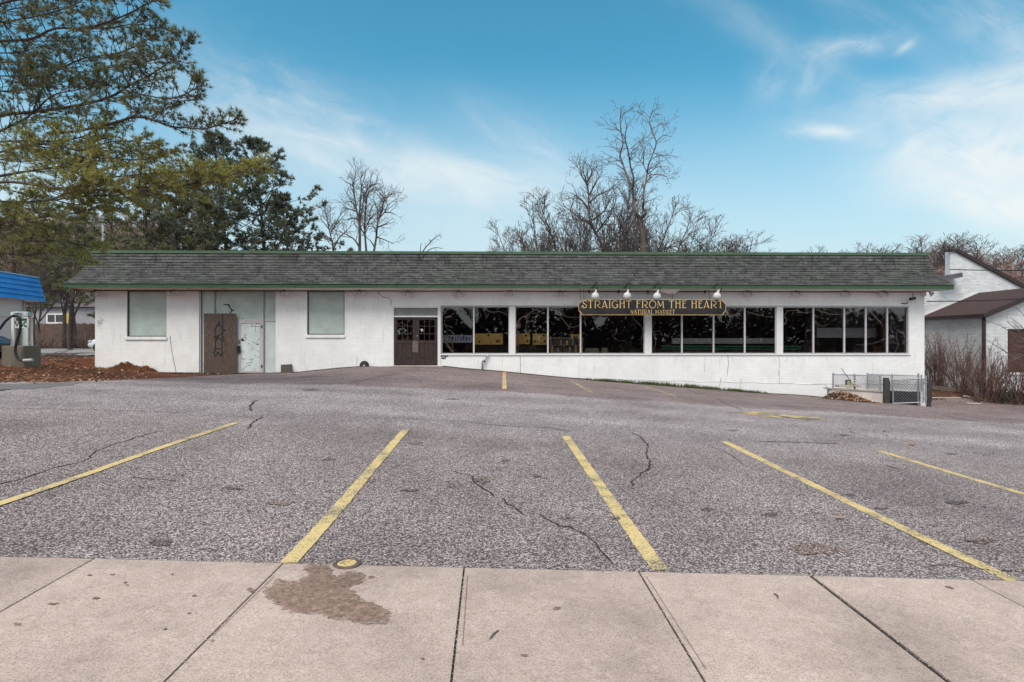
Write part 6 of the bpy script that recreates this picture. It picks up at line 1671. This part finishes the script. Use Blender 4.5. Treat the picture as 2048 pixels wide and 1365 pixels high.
for px, yt, d, lb in ((66,470,41,'dark trunked bare tree directly behind the vacuum'),(80,500,47,'bare tree just right of the vacuum before the fence'),(128,430,46,'bare tree before the fence, nearer the vacuum of the two leaning ones'),(151,450,47,'bare tree before the fence, nearer the shop corner'),(355,290,52,'tall hazy bare tree rising above the left pines'),(385,270,55,'second tall bare tree just left of the dark pine'),(310,300,56,'bare tree top behind the yellow pine boughs')):
    plant(protos[1] if px < 200 else protos[3], lb, px, yt, d, .8, px*.1)
# undergrowth by the fence
for px, d, lb in ((92,45,'leafless bush at the foot of the fence near the vacuum'),(168,46,'leafless bush at the foot of the fence near the shop corner'),(60,43,'dark leafless bush behind the vacuum plinth')):
    b = unproj(px,682,d); g = thing('leafless_bush', lb, 'bush', (b.x,d,ground(b.x,d)), 0, None); mb = MB(); mb2 = MB(); rg = random.Random(px)
    for k in range(40):
        az = rg.uniform(0,6.3); sprout([mb,mb2,mb2], wiggle_path((rg.uniform(-.6,.6),rg.uniform(-.3,.3),-.05),(math.cos(az)*.7,math.sin(az)*.5,1),rg.uniform(.9,2.0),4,rg,.12,.02),.016,.005,0,rg,[(3,.5,25,60,.15,.02,.2)])
    mb.build('stems', M['bark'], g); mb2.build('twigs', M['bark_red'], g)
# pale utility pole
b = unproj(207,440,40); g = thing('utility_pole', 'thin pale utility pole rising behind the left roof end', 'pole', (b.x,40,ground(b.x,40))); h = b.z-ground(b.x,40)
mb = MB(); mb.tube([(0,0,-.3),(0,0,h)],[.13,.10],8); mb.build('shaft', M['grey_board'], g); mb = MB(); mb.box(-.5,.5,-.05,.05,h-.5,h-.38); mb.build('crossarm', M['timber'], g)

# --- pines
def tuft(mb, c, d, rng, n, L, w, spread=1.0):
    d = Vector(d).normalized()
    for k in range(n):
        e = (d + Vector((rng.gauss(0,spread*.55), rng.gauss(0,spread*.55), rng.gauss(0,spread*.55)))).normalized()
        s = e.orthogonal().normalized(); s.rotate(Matrix.Rotation(rng.uniform(0,PI),3,e)); s *= w; l = L*rng.uniform(.7,1.2)
        p = c + e*L*.08
        mb.v += [tuple(p-s), tuple(p+s), tuple(c+e*l)]; b = len(mb.v); mb.f.append((b-3,b-2,b-1))
def pine_limb(wood, leaf, P, r0, rng, bl, den, tl, tn, tw_, start=.2, updir=.25, secondary=True, td=3.2):
    """limb P with flat fans of branchlets that carry needle tufts"""
    n = len(P); r0 *= .62; wood.tube(P, [lerp(r0, .009, (i/(n-1))**.9) for i in range(n)], 6, False); L = plen(P); k = max(3, int(L*den)); side = 1
    for j in range(k+3):
        t = min(1.0, start+(1-start)*((j+rng.random()*.8)/k)); p, tg = path_at(P, min(t,.999)); side = -side
        h = Vector((-tg.y, tg.x, 0)); h = h.normalized() if h.length > .01 else Vector((1,0,0))
        a = math.radians(rng.uniform(28,70)); d = tg*math.cos(a)+h*side*math.sin(a)+Vector((0,0,rng.gauss(updir,.28)))
        l = bl*rng.uniform(.5,1.15)*lerp(1.0,.22,max(0,(t-.25)/.75)); Q = wiggle_path(p, d, l, 5, rng, .12, .03)
        wood.tube(Q, [lerp(.010,.004,i/5)*(1+l*.2) for i in range(6)], 3, False)
        m = max(2, int(l*td))
        for q in range(m+1):
            u = lerp(.28,1.0,(q+rng.random()*.6)/(m+.6)); c, t2 = path_at(Q, min(u,.999))
            if secondary and q < m:
                s2 = (t2 + Vector((rng.gauss(0,.6),rng.gauss(0,.6),rng.gauss(.15,.35)))).normalized(); l2 = rng.uniform(.12,.38)*(.6+.4*l); e2 = c+s2*l2
                wood.tube([c,c+s2*l2*.6+Vector((0,0,.01)),e2], [.006,.005,.003], 3, False)
                tuft(leaf, e2, s2, rng, tn, tl, tw_); tuft(leaf, c+s2*l2*.55, s2, rng, max(3,tn-3), tl*.85, tw_)
            else: tuft(leaf, c, t2, rng, tn, tl, tw_)

C7 = 2.625
def c7(pts): return [(x/C7, y/C7) for x, y in pts]
tx, ty = -14.9, 15.0; tz = ground(tx,ty)
pine = thing('white_pine', 'large white pine at the left edge with long boughs reaching over the lot', 'tree', (tx,ty,tz))
mb = MB(); rng = random.Random(200); TP = wiggle_path((0,0,-.4),(.02,.0,1),19,14,rng,.015,.1); mb.tube(TP,[lerp(.36,.12,i/14) for i in range(15)],10); mb.build('trunk', M['bark_pine'], pine, smooth=True)
limbs = [ # crop points, start depth, end depth, radius, needle material, density scale, branchlet length
 ([(0,218),(100,212),(180,200),(290,150),(430,150),(560,118),(680,70),(760,25),(800,5)], 14.5,12.6,.075,'needle_mid',1.15,1.25),
 ([(0,120),(120,100),(260,70),(380,30),(470,-20)], 15,14,.05,'needle_dark',1.0,1.2),
 ([(0,20),(150,-10),(330,-60),(520,-40),(700,-30)], 14,12.8,.06,'needle_mid',1.0,1.3),
 ([(430,152),(560,150),(680,130),(780,135),(828,150)], 13.6,13.0,.025,'needle_mid',1.2,.8),
 ([(0,330),(150,330),(300,360),(430,310),(560,290),(650,270),(740,230),(760,210)], 15,13.2,.05,'needle_mid',1.2,1.2),
 ([(0,608),(140,592),(280,575),(480,540),(600,500),(680,450),(780,400),(870,340),(930,290),(960,230)], 14.3,12.8,.085,'needle_mid',1.45,1.45),
 ([(300,360),(440,380),(600,350),(760,330),(830,300)], 14,12.6,.03,'needle_dark',1.2,1.1),
 ([(0,400),(100,420),(180,450),(200,400),(190,330)], 14,13.6,.04,'needle_mid',1.2,1.0),
 ([(0,690),(60,660),(130,625),(190,580),(280,500),(420,470),(520,420)], 14,13,.06,'needle_mid',1.1,1.2),
 ([(250,700),(400,690),(600,645),(700,615),(780,622),(900,665),(1000,672),(1070,680),(1150,655),(1235,630)], 13.8,12.4,.055,'needle_mid',1.5,1.0),
 ([(640,470),(760,500),(880,520),(960,500),(1020,470),(1040,450)], 13,12.4,.03,'needle_mid',1.5,.9),
 ([(0,745),(180,742),(360,735),(480,700),(560,650)], 14.5,13.6,.06,'needle_olive',1.2,1.1),
 ([(0,800),(150,765),(280,760),(400,790),(520,760),(640,740),(800,760),(860,800)], 14,13.0,.05,'needle_yellow',2.0,1.3),
 ([(0,925),(250,885),(380,865),(520,820),(620,835),(720,840),(820,830)], 14.2,13.2,.07,'needle_yellow',1.9,1.4),
 ([(0,958),(140,965),(280,990),(420,998),(560,1000),(740,1000),(850,990),(960,975),(1060,955),(1150,940),(1250,910),(1360,880)], 14,12.3,.075,'needle_yellow',2.3,1.25),
 ([(420,998),(560,940),(700,920),(860,910),(1000,900),(1120,900)], 13.4,12.8,.03,'needle_yellow',2.0,1.0),
 ([(0,1060),(150,1060),(300,1050),(420,1030),(560,1030),(700,1020)], 15,13.6,.05,'needle_olive',1.6,1.3),
 ([(0,1178),(150,1150),(330,1130),(430,1110),(510,1095)], 14.8,14.0,.05,'needle_yellow',1.9,1.2),
 ([(0,1250),(160,1270),(300,1265),(420,1285),(510,1300)], 15.5,14.8,.045,'needle_olive',2.2,1.3),
 ([(0,1330),(120,1345),(240,1330),(380,1340),(450,1370)], 15.5,15,.035,'needle_olive',2.0,1.1),
 ([(150,770),(260,820),(330,870),(420,920),(500,930)], 14,13,.04,'needle_yellow',2.0,1.2),
 ([(100,1010),(240,1040),(400,1075),(560,1060),(620,1080)], 15.5,14.5,.04,'needle_olive',1.6,1.1),
 ([(0,480),(130,470),(260,440),(380,460),(470,450)], 16,15,.05,'needle_dark',1.5,1.3),
 ([(0,60),(120,40),(220,60),(330,40),(420,70)], 16,15,.04,'needle_dark',1.4,1.2),
 ([(0,280),(120,270),(240,240),(360,250)], 16,15.2,.04,'needle_dark',1.4,1.2),
 ([(0,840),(150,850),(300,830),(450,850)], 16,15,.04,'needle_olive',1.5,1.2),
 ([(-60,1120),(60,1110),(170,1120),(260,1100)], 16,15.3,.04,'needle_olive',1.6,1.1),
 ([(-60,1200),(60,1210),(200,1200),(330,1210)], 16.5,15.8,.04,'needle_mid',1.6,1.2),
]
for i, (pts, d0, d1, r, mt, dn, bl) in enumerate(limbs):
    rng = random.Random(300+i); n = len(pts); pc = c7(pts)
    Q = [unproj(x, y, lerp(d0,d1,k/(n-1))+rng.uniform(-.18,.18))-Vector((tx,ty,tz)) for k,(x,y) in enumerate(pc)]
    if pts[0][0] <= 0:
        z0 = Q[0].z - .25; tp = next((p for p in TP if p.z >= z0), TP[-1]); Q = [Vector((tp.x,tp.y,z0-.3)), Q[0].lerp(Vector((tp.x,tp.y,z0)),.4)] + Q
    P = smooth_path(Q, 3); w, l = MB(), MB()
    pine_limb(w, l, P, r, rng, bl*.95, 5.3*(dn if i < 12 or i in (14,15) else dn*.62), .135, 20, .0066, .26 if pts[0][0] <= 0 else .1, .22 if 'yellow' not in mt and 'olive' not in mt else .12, True, 6.2)
    lo = w.build('limb', M['bark_pine'], pine); l.build('needles', M[mt], lo)

def pine_tree(label, px, ytop, d, spread, seed, mat='needle_dark', whorls=15, bare=.15, lean=0, dens=1.0, tl=.24, trunk=.2, droop=-.05, low=.12):
    b = unproj(px, 682, d); z = ground(b.x,d); h = CAMZ+(CY-ytop)/F*d - z; rng = random.Random(seed)
    g = thing('pine_tree', label, 'tree', (b.x,d,z)); w, l, tr = MB(), MB(), MB()
    T = wiggle_path((0,0,-.3),(lean,0,1),h*.97,14,rng,.025,.12); top = T[-1]; tr.tube(T,[lerp(trunk,.03,i/14) for i in range(15)],8)
    for k in range(whorls):
        t = lerp(bare,.99,k/(whorls-1)); p, tg = path_at(T,t); L = spread*(1-((t-.30)/.72)**2 if t > .30 else lerp(low*6,1,(t-bare)/max(.01,.30-bare)) if t > bare else .6)*1.0; L = max(.45, L)
        for q in range(5):
            az = 2*PI*q/5+rng.uniform(-.6,.6)+k; el = lerp(droop,.75,t**2)+rng.gauss(0,.1); d_ = Vector((math.cos(az)*math.cos(el), math.sin(az)*math.cos(el), math.sin(el)))
            ll = L*rng.uniform(.6,1.15); P = wiggle_path(p, d_, ll, 6, rng, .08, .045)
            pine_limb(w, l, P, .045, rng, min(1.0,.32*ll+.25), 2.1*dens, tl, 9, .026, .22, .15, True, 3.8)
    tr.build('trunk', M['bark_pine'], g); co = l.build('crown', M[mat], g); w.build('branches', M['bark_pine'], g)
pine_tree('darkest dense pine with rounded top behind the roof, left of its neighbour', 468, 254, 35, 4.4, 401, 'needle_dark', 20, .28, 0, 1.35, .26)
pine_tree('dark pine with pointed crown sloping to the right behind the roof', 543, 272, 36, 5.0, 402, 'needle_dark', 21, .16, 0, 1.1, .24)
pine_tree('lower dark pine filling in at the right foot of the pointed one', 598, 375, 34, 2.9, 403, 'needle_dark', 14, .2, 0, 1.0, .22)
pine_tree('thin sparse pine with a bare trunk behind the left half of the roof', 290, 345, 33, 2.6, 404, 'needle_mid', 11, .30, 0, 1.05, .22, .13)
pine_tree('sparse pine between the thin pine and the darkest pine', 345, 365, 34, 2.4, 405, 'needle_mid', 11, .25, .02, 1.05, .22, .13)
pine_tree('low spreading green pine just above the left roof edge', 402, 395, 32, 2.8, 406, 'needle_mid', 10, .22, 0, .9, .22, .14)
pine_tree('olive green pine behind the left roof corner', 225, 385, 37, 2.6, 407, 'needle_mid', 10, .26, 0, .65, .24, .15)
pine_tree('green pine at far left behind the blue roof', 40, 400, 44, 3.2, 408, 'needle_mid', 12, .3, 0, .9, .28, .2)
pine_tree('green pine between the blue roof and the shop roof', 140, 410, 42, 2.8, 409, 'needle_mid', 10, .36, 0, .6, .28, .18)

RM[0] = .0055
# red-brown multi-stem shrubs at the right
for (px, d, ht, n, seed, lb) in ((1868,26.2,2.5,46,1,'red stemmed leafless shrub touching the right shop corner'),(1898,27.2,2.6,46,2,'red stemmed leafless shrub, second right of the shop corner'),(1925,25.4,2.5,50,3,'red stemmed leafless shrub left of the brown downspout'),
        (1962,24.4,2.2,46,4,'red stemmed leafless shrub at the foot of the downspout'),(1992,24.2,2.3,40,5,'red stemmed leafless shrub left of the dark window'),(2040,23.6,2.4,44,6,'red stemmed leafless shrub in front of the dark window')):
    b = unproj(px,682,d); g = thing('leafless_shrub', lb, 'shrub', (b.x,d,ground(b.x,d)), 0, 'leafless shrubs along the neighbour wall'); rg = random.Random(500+seed); mb, mb2 = MB(), MB()
    for k in range(int(n*.85)):
        az = rg.uniform(0,6.3); tilt = abs(rg.gauss(.26,.26)); P = wiggle_path((rg.uniform(-.3,.3),rg.uniform(-.2,.2),-.05),(math.cos(az)*tilt,math.sin(az)*tilt,1),ht*rg.uniform(.6,1.12),7,rg,.05,.0)
        sprout([mb,mb2,mb2], P, .019, .006, 0, rg, [(3.4,.55,18,45,.08,.06,.30),(3.5,.22,20,50,.1,.05,.3)])
    mb.build('stems', M['stem_red'], g); mb2.build('twigs', M['stem_red'], g)
# round evergreen bush
b = unproj(2018,766,24.3); g = thing('evergreen_bush', 'low round dark evergreen bush below the dark window', 'bush', (b.x,24.3,ground(b.x,24.3))); mb = MB(); mb2 = MB(); rg = random.Random(9)
for i in range(2600):
    v = Vector((rg.gauss(0,1),rg.gauss(0,1),abs(rg.gauss(0,1)))).normalized()*rg.uniform(.75,1.02)*(1+.12*math.sin(i*.01)); c = Vector((v.x*.78,v.y*.6,v.z*.62)); e = (v+Vector((rg.gauss(0,.5),rg.gauss(0,.5),rg.gauss(0,.5)))).normalized()*.07; s = e.orthogonal().normalized()*.02; mb.add([c-s,c+s,c+e],[(0,1,2)])
for k in range(30): az = rg.uniform(0,6.3); mb2.tube([(0,0,0),(math.cos(az)*.3,math.sin(az)*.25,.3),(math.cos(az)*.6,math.sin(az)*.45,rg.uniform(.2,.5))],[.02,.012,.006],4)
mb2.build('stems', M['bark'], g); mb.build('foliage', M['evergreen'], g)
# small bare tree leaning in from the right
b = unproj(2125,682,22.5); z = ground(b.x,22.5); rg = random.Random(77); paths = [([Vector((0,0,-.2)),Vector((-.05,0,1.0)),Vector((-.1,0,2.0))],.09,.07)]
for k in range(11):
    a = rg.uniform(-.5,.5); paths.append((wiggle_path((-.1,0,rg.uniform(.9,2.2)),(-1,a,rg.uniform(.1,1.2)),rg.uniform(1.9,3.0),7,rg,.09,.03),.035,.008))
bare_tree_obj('bare_tree', 'small bare tree reaching in from the right picture edge before the brown wing', (b.x,22.5,z), paths, [(3.0,.9,25,60,.12,.03,.2),(3.4,.4,25,60,.15,.02,.2)], 78, ('bark','stem_red'), None, 1)

# woods on the far side of the road, seen in the shop windows as reflections
rr = random.Random(60); mb = MB()
def add_mesh(mb, me, loc, rot, s, w):
    n = len(me.vertices); co = np.empty(n*3, np.float32); me.vertices.foreach_get('co', co); co = co.reshape(-1,3); c, sn = math.cos(rot), math.sin(rot)
    x = (co[:,0]*c-co[:,1]*sn)*s*w+loc[0]; y = (co[:,0]*sn+co[:,1]*c)*s*w+loc[1]; z = co[:,2]*s+loc[2]; b = len(mb.v); mb.v.extend(zip(x.tolist(),y.tolist(),z.tolist()))
    for p in me.polygons: mb.f.append(tuple(i+b for i in p.vertices))
for i in range(12):
    pr = rr.choice(protos[:5]); x = -36+i*6.4+rr.uniform(-2,2); y = rr.uniform(-30,-17); sc_, ro = rr.uniform(.7,1.15), rr.uniform(0,6)
    for me in pr: add_mesh(mb, me, (x,y,.6), ro, sc_, 1.25)
wd = mb.build('roadside_woods', M['bark']); tag(wd, 'bare woods across the road, mirrored in the shop windows', 'woods', kind='stuff')
mb = MB()
for i in range(24000):
    x = rr.uniform(-55,55); hh = 5.6+1.5*math.sin(x*.35)+1.3*math.sin(x*1.1+2); z = .3+hh*rr.random()**.8; c = Vector((x, rr.uniform(-34,-24), z)); e = Vector((rr.gauss(0,1),rr.gauss(0,1),rr.gauss(0,.7))).normalized()*.34; s = e.orthogonal().normalized()*.2; mb.add([c-e,c-s,c+e,c+s],[(0,1,2,3)])
hd_ = mb.build('roadside_thicket', M['bark_brown']); tag(hd_, 'dense brown thicket across the road, mirrored in the shop windows', 'thicket', kind='stuff')

# ------------------------------------------------------------------ sky and light
SUN_EL, SUN_AZ = math.radians(54), math.atan2(-.45,-.9)      # azimuth measured from +Y towards +X
world = bpy.data.worlds.new('World'); scene.world = world; world.use_nodes = True
t = NT(world.node_tree); bg = world.node_tree.nodes['Background']
sky = t.node('ShaderNodeTexSky', sky_type='NISHITA'); sky.sun_disc = False; sky.sun_elevation = SUN_EL; sky.sun_rotation = SUN_AZ; sky.altitude = 100; sky.air_density = 1.0; sky.dust_density = .6; sky.ozone_density = 3.0
gen = t.node('ShaderNodeTexCoord').outputs['Generated']; sp = t.node('ShaderNodeSeparateXYZ'); t.l.new(gen, sp.inputs[0])
X_, Y_, Z_ = sp.outputs
yy = t.m('MAXIMUM', t.m('ABSOLUTE', Y_), .05)
A = t.m('DIVIDE', X_, yy); Bb = t.m('DIVIDE', Z_, yy)
cmb = t.node('ShaderNodeCombineXYZ'); t.l.new(A, cmb.inputs[0]); t.l.new(Bb, cmb.inputs[1]); t.l.new(t.m('SIGN', Y_), cmb.inputs[2]); P = cmb.outputs[0]
warp = t.noise(P, 3.0, 5, .6)
def streak(px, py, L, Wd, ang, amt, n_scale=6.0, lo=.35, hi=.75, stretch=4.0):
    """a bank of thin cloud about one direction of the sky"""
    a0, b0 = (px-CX)/F, (CY-py)/F; ca, sa = math.cos(ang), math.sin(ang)
    da = t.m('SUBTRACT', A, a0); db = t.m('SUBTRACT', Bb, b0)
    u = t.m('ADD', t.m('MULTIPLY', da, ca), t.m('MULTIPLY', db, sa)); v = t.m('ADD', t.m('MULTIPLY', da, -sa), t.m('MULTIPLY', db, ca))
    v = t.m('ADD', v, t.m('MULTIPLY', t.m('SUBTRACT', warp, .5), Wd/F*1.4))
    e = t.m('ADD', t.m('POWER', t.m('ABSOLUTE', t.m('DIVIDE', u, L/F)), 2.0), t.m('POWER', t.m('ABSOLUTE', t.m('DIVIDE', v, Wd/F)), 2.0))
    g = t.m('EXPONENT', t.m('MULTIPLY', e, -1.0))
    nv = t.node('ShaderNodeCombineXYZ'); t.l.new(t.m('MULTIPLY', u, n_scale), nv.inputs[0]); t.l.new(t.m('MULTIPLY', v, n_scale*stretch), nv.inputs[1]); nv.inputs[2].default_value = px*.01
    n = t.noise(nv.outputs[0], 1.0, 7, .62, .6)
    return t.m('MULTIPLY', t.m('MULTIPLY', g, t.mapr(n, lo, hi, .22, 1.0)), amt)
sts = [streak(620,260,420,95,-.42,.62,5,.3,.75,2.6), streak(860,340,300,38,-.16,.75,5,.3,.7,3.2), streak(640,285,230,20,-.20,.6,6,.3,.7,3), streak(930,390,190,26,-.12,.55,6,.3,.7,3), streak(1060,290,150,50,-.6,.35,6,.3,.7,3),
       streak(1662,265,80,15,-.08,.8,9,.3,.7,2.5), streak(1690,98,85,20,.10,.7,9,.35,.75,2.2), streak(1630,150,75,26,1.1,.55,8,.35,.75,2.2), streak(1545,155,60,38,1.2,.32,8,.35,.75,2.2), streak(1812,94,22,8,.6,.5,12,.3,.7,1.5), streak(1560,80,260,40,-.5,.22,5,.35,.75,3), streak(1780,220,200,36,.25,.35,5,.35,.75,3),
       streak(1960,310,190,95,.10,1.0,7,.25,.62,2.0), streak(2010,410,170,42,-.20,1.0,6,.25,.6,3), streak(1900,190,190,36,.12,.7,7,.3,.68,3), streak(2050,170,140,40,.15,.7,7,.3,.7,3), streak(1990,60,160,60,-.5,.40,6,.3,.7,3), streak(1720,30,200,30,-.5,.2,6,.3,.7,3),
       streak(1830,300,70,50,.5,.5,9,.3,.68,2), streak(2250,300,300,200,0,.9,5,.25,.7,2), streak(-300,300,500,200,-.2,.7,4,.3,.7,2)]
cl = sts[0]
for s_ in sts[1:]: cl = t.m('SUBTRACT', 1.0, t.m('MULTIPLY', t.m('SUBTRACT', 1.0, cl), t.m('SUBTRACT', 1.0, s_)))
front = t.mapr(Y_, .02, .12, 0, 1); cl = t.m('MULTIPLY', cl, front)
# unseen overcast sheet behind the viewer and overhead, added to keep the light neutral
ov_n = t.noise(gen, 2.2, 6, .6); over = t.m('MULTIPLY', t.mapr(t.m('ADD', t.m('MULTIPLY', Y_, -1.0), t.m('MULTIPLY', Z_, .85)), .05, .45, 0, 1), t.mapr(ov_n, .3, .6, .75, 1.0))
hz = t.m('MULTIPLY', t.mapr(Bb, .07, .50, 1, 0), front)
hsv = t.node('ShaderNodeHueSaturation'); hsv.inputs['Saturation'].default_value = 1.16; hsv.inputs['Hue'].default_value = .475; t.l.new(sky.outputs[0], hsv.inputs['Color'])
c = t.mix(1.0, hsv.outputs[0], (.74,1.11,1.09), 'MULTIPLY')
c = t.mix(t.m('MULTIPLY', hz, .86), c, (4.2,4.85,5.1))
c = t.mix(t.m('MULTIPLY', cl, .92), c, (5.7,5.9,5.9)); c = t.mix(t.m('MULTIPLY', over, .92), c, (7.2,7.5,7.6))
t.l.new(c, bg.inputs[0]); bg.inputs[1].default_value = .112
L = bpy.data.lights.new('sun', 'SUN'); L.energy = 2.3; L.angle = math.radians(30); L.color = (1.0,.93,.86)
so = bpy.data.objects.new('sun', L); col.objects.link(so)
dirv = Vector((math.sin(SUN_AZ)*math.cos(SUN_EL), math.cos(SUN_AZ)*math.cos(SUN_EL), math.sin(SUN_EL)))
so.rotation_euler = (-dirv).to_track_quat('-Z','Y').to_euler()

cam = bpy.data.cameras.new('camera'); cam.sensor_width = 36; cam.lens = 36*F/2048; cam.clip_end = 2000; cam.clip_start = .1
co = bpy.data.objects.new('camera', cam); col.objects.link(co); co.location = (0,0,CAMZ); co.rotation_euler = (PI/2,0,0); scene.camera = co
scene.render.resolution_x, scene.render.resolution_y = 1024, 682
vs = scene.view_settings; vs.view_transform = 'Standard'; vs.look = 'None'; vs.exposure = 0.5; vs.gamma = 1; vs.use_curve_mapping = False
scene.cycles.max_bounces = 8; scene.cycles.transparent_max_bounces = 12; scene.cycles.use_denoising = True; scene.cycles.denoiser = 'OPENIMAGEDENOISE'; scene.cycles.sample_clamp_indirect = 4.0
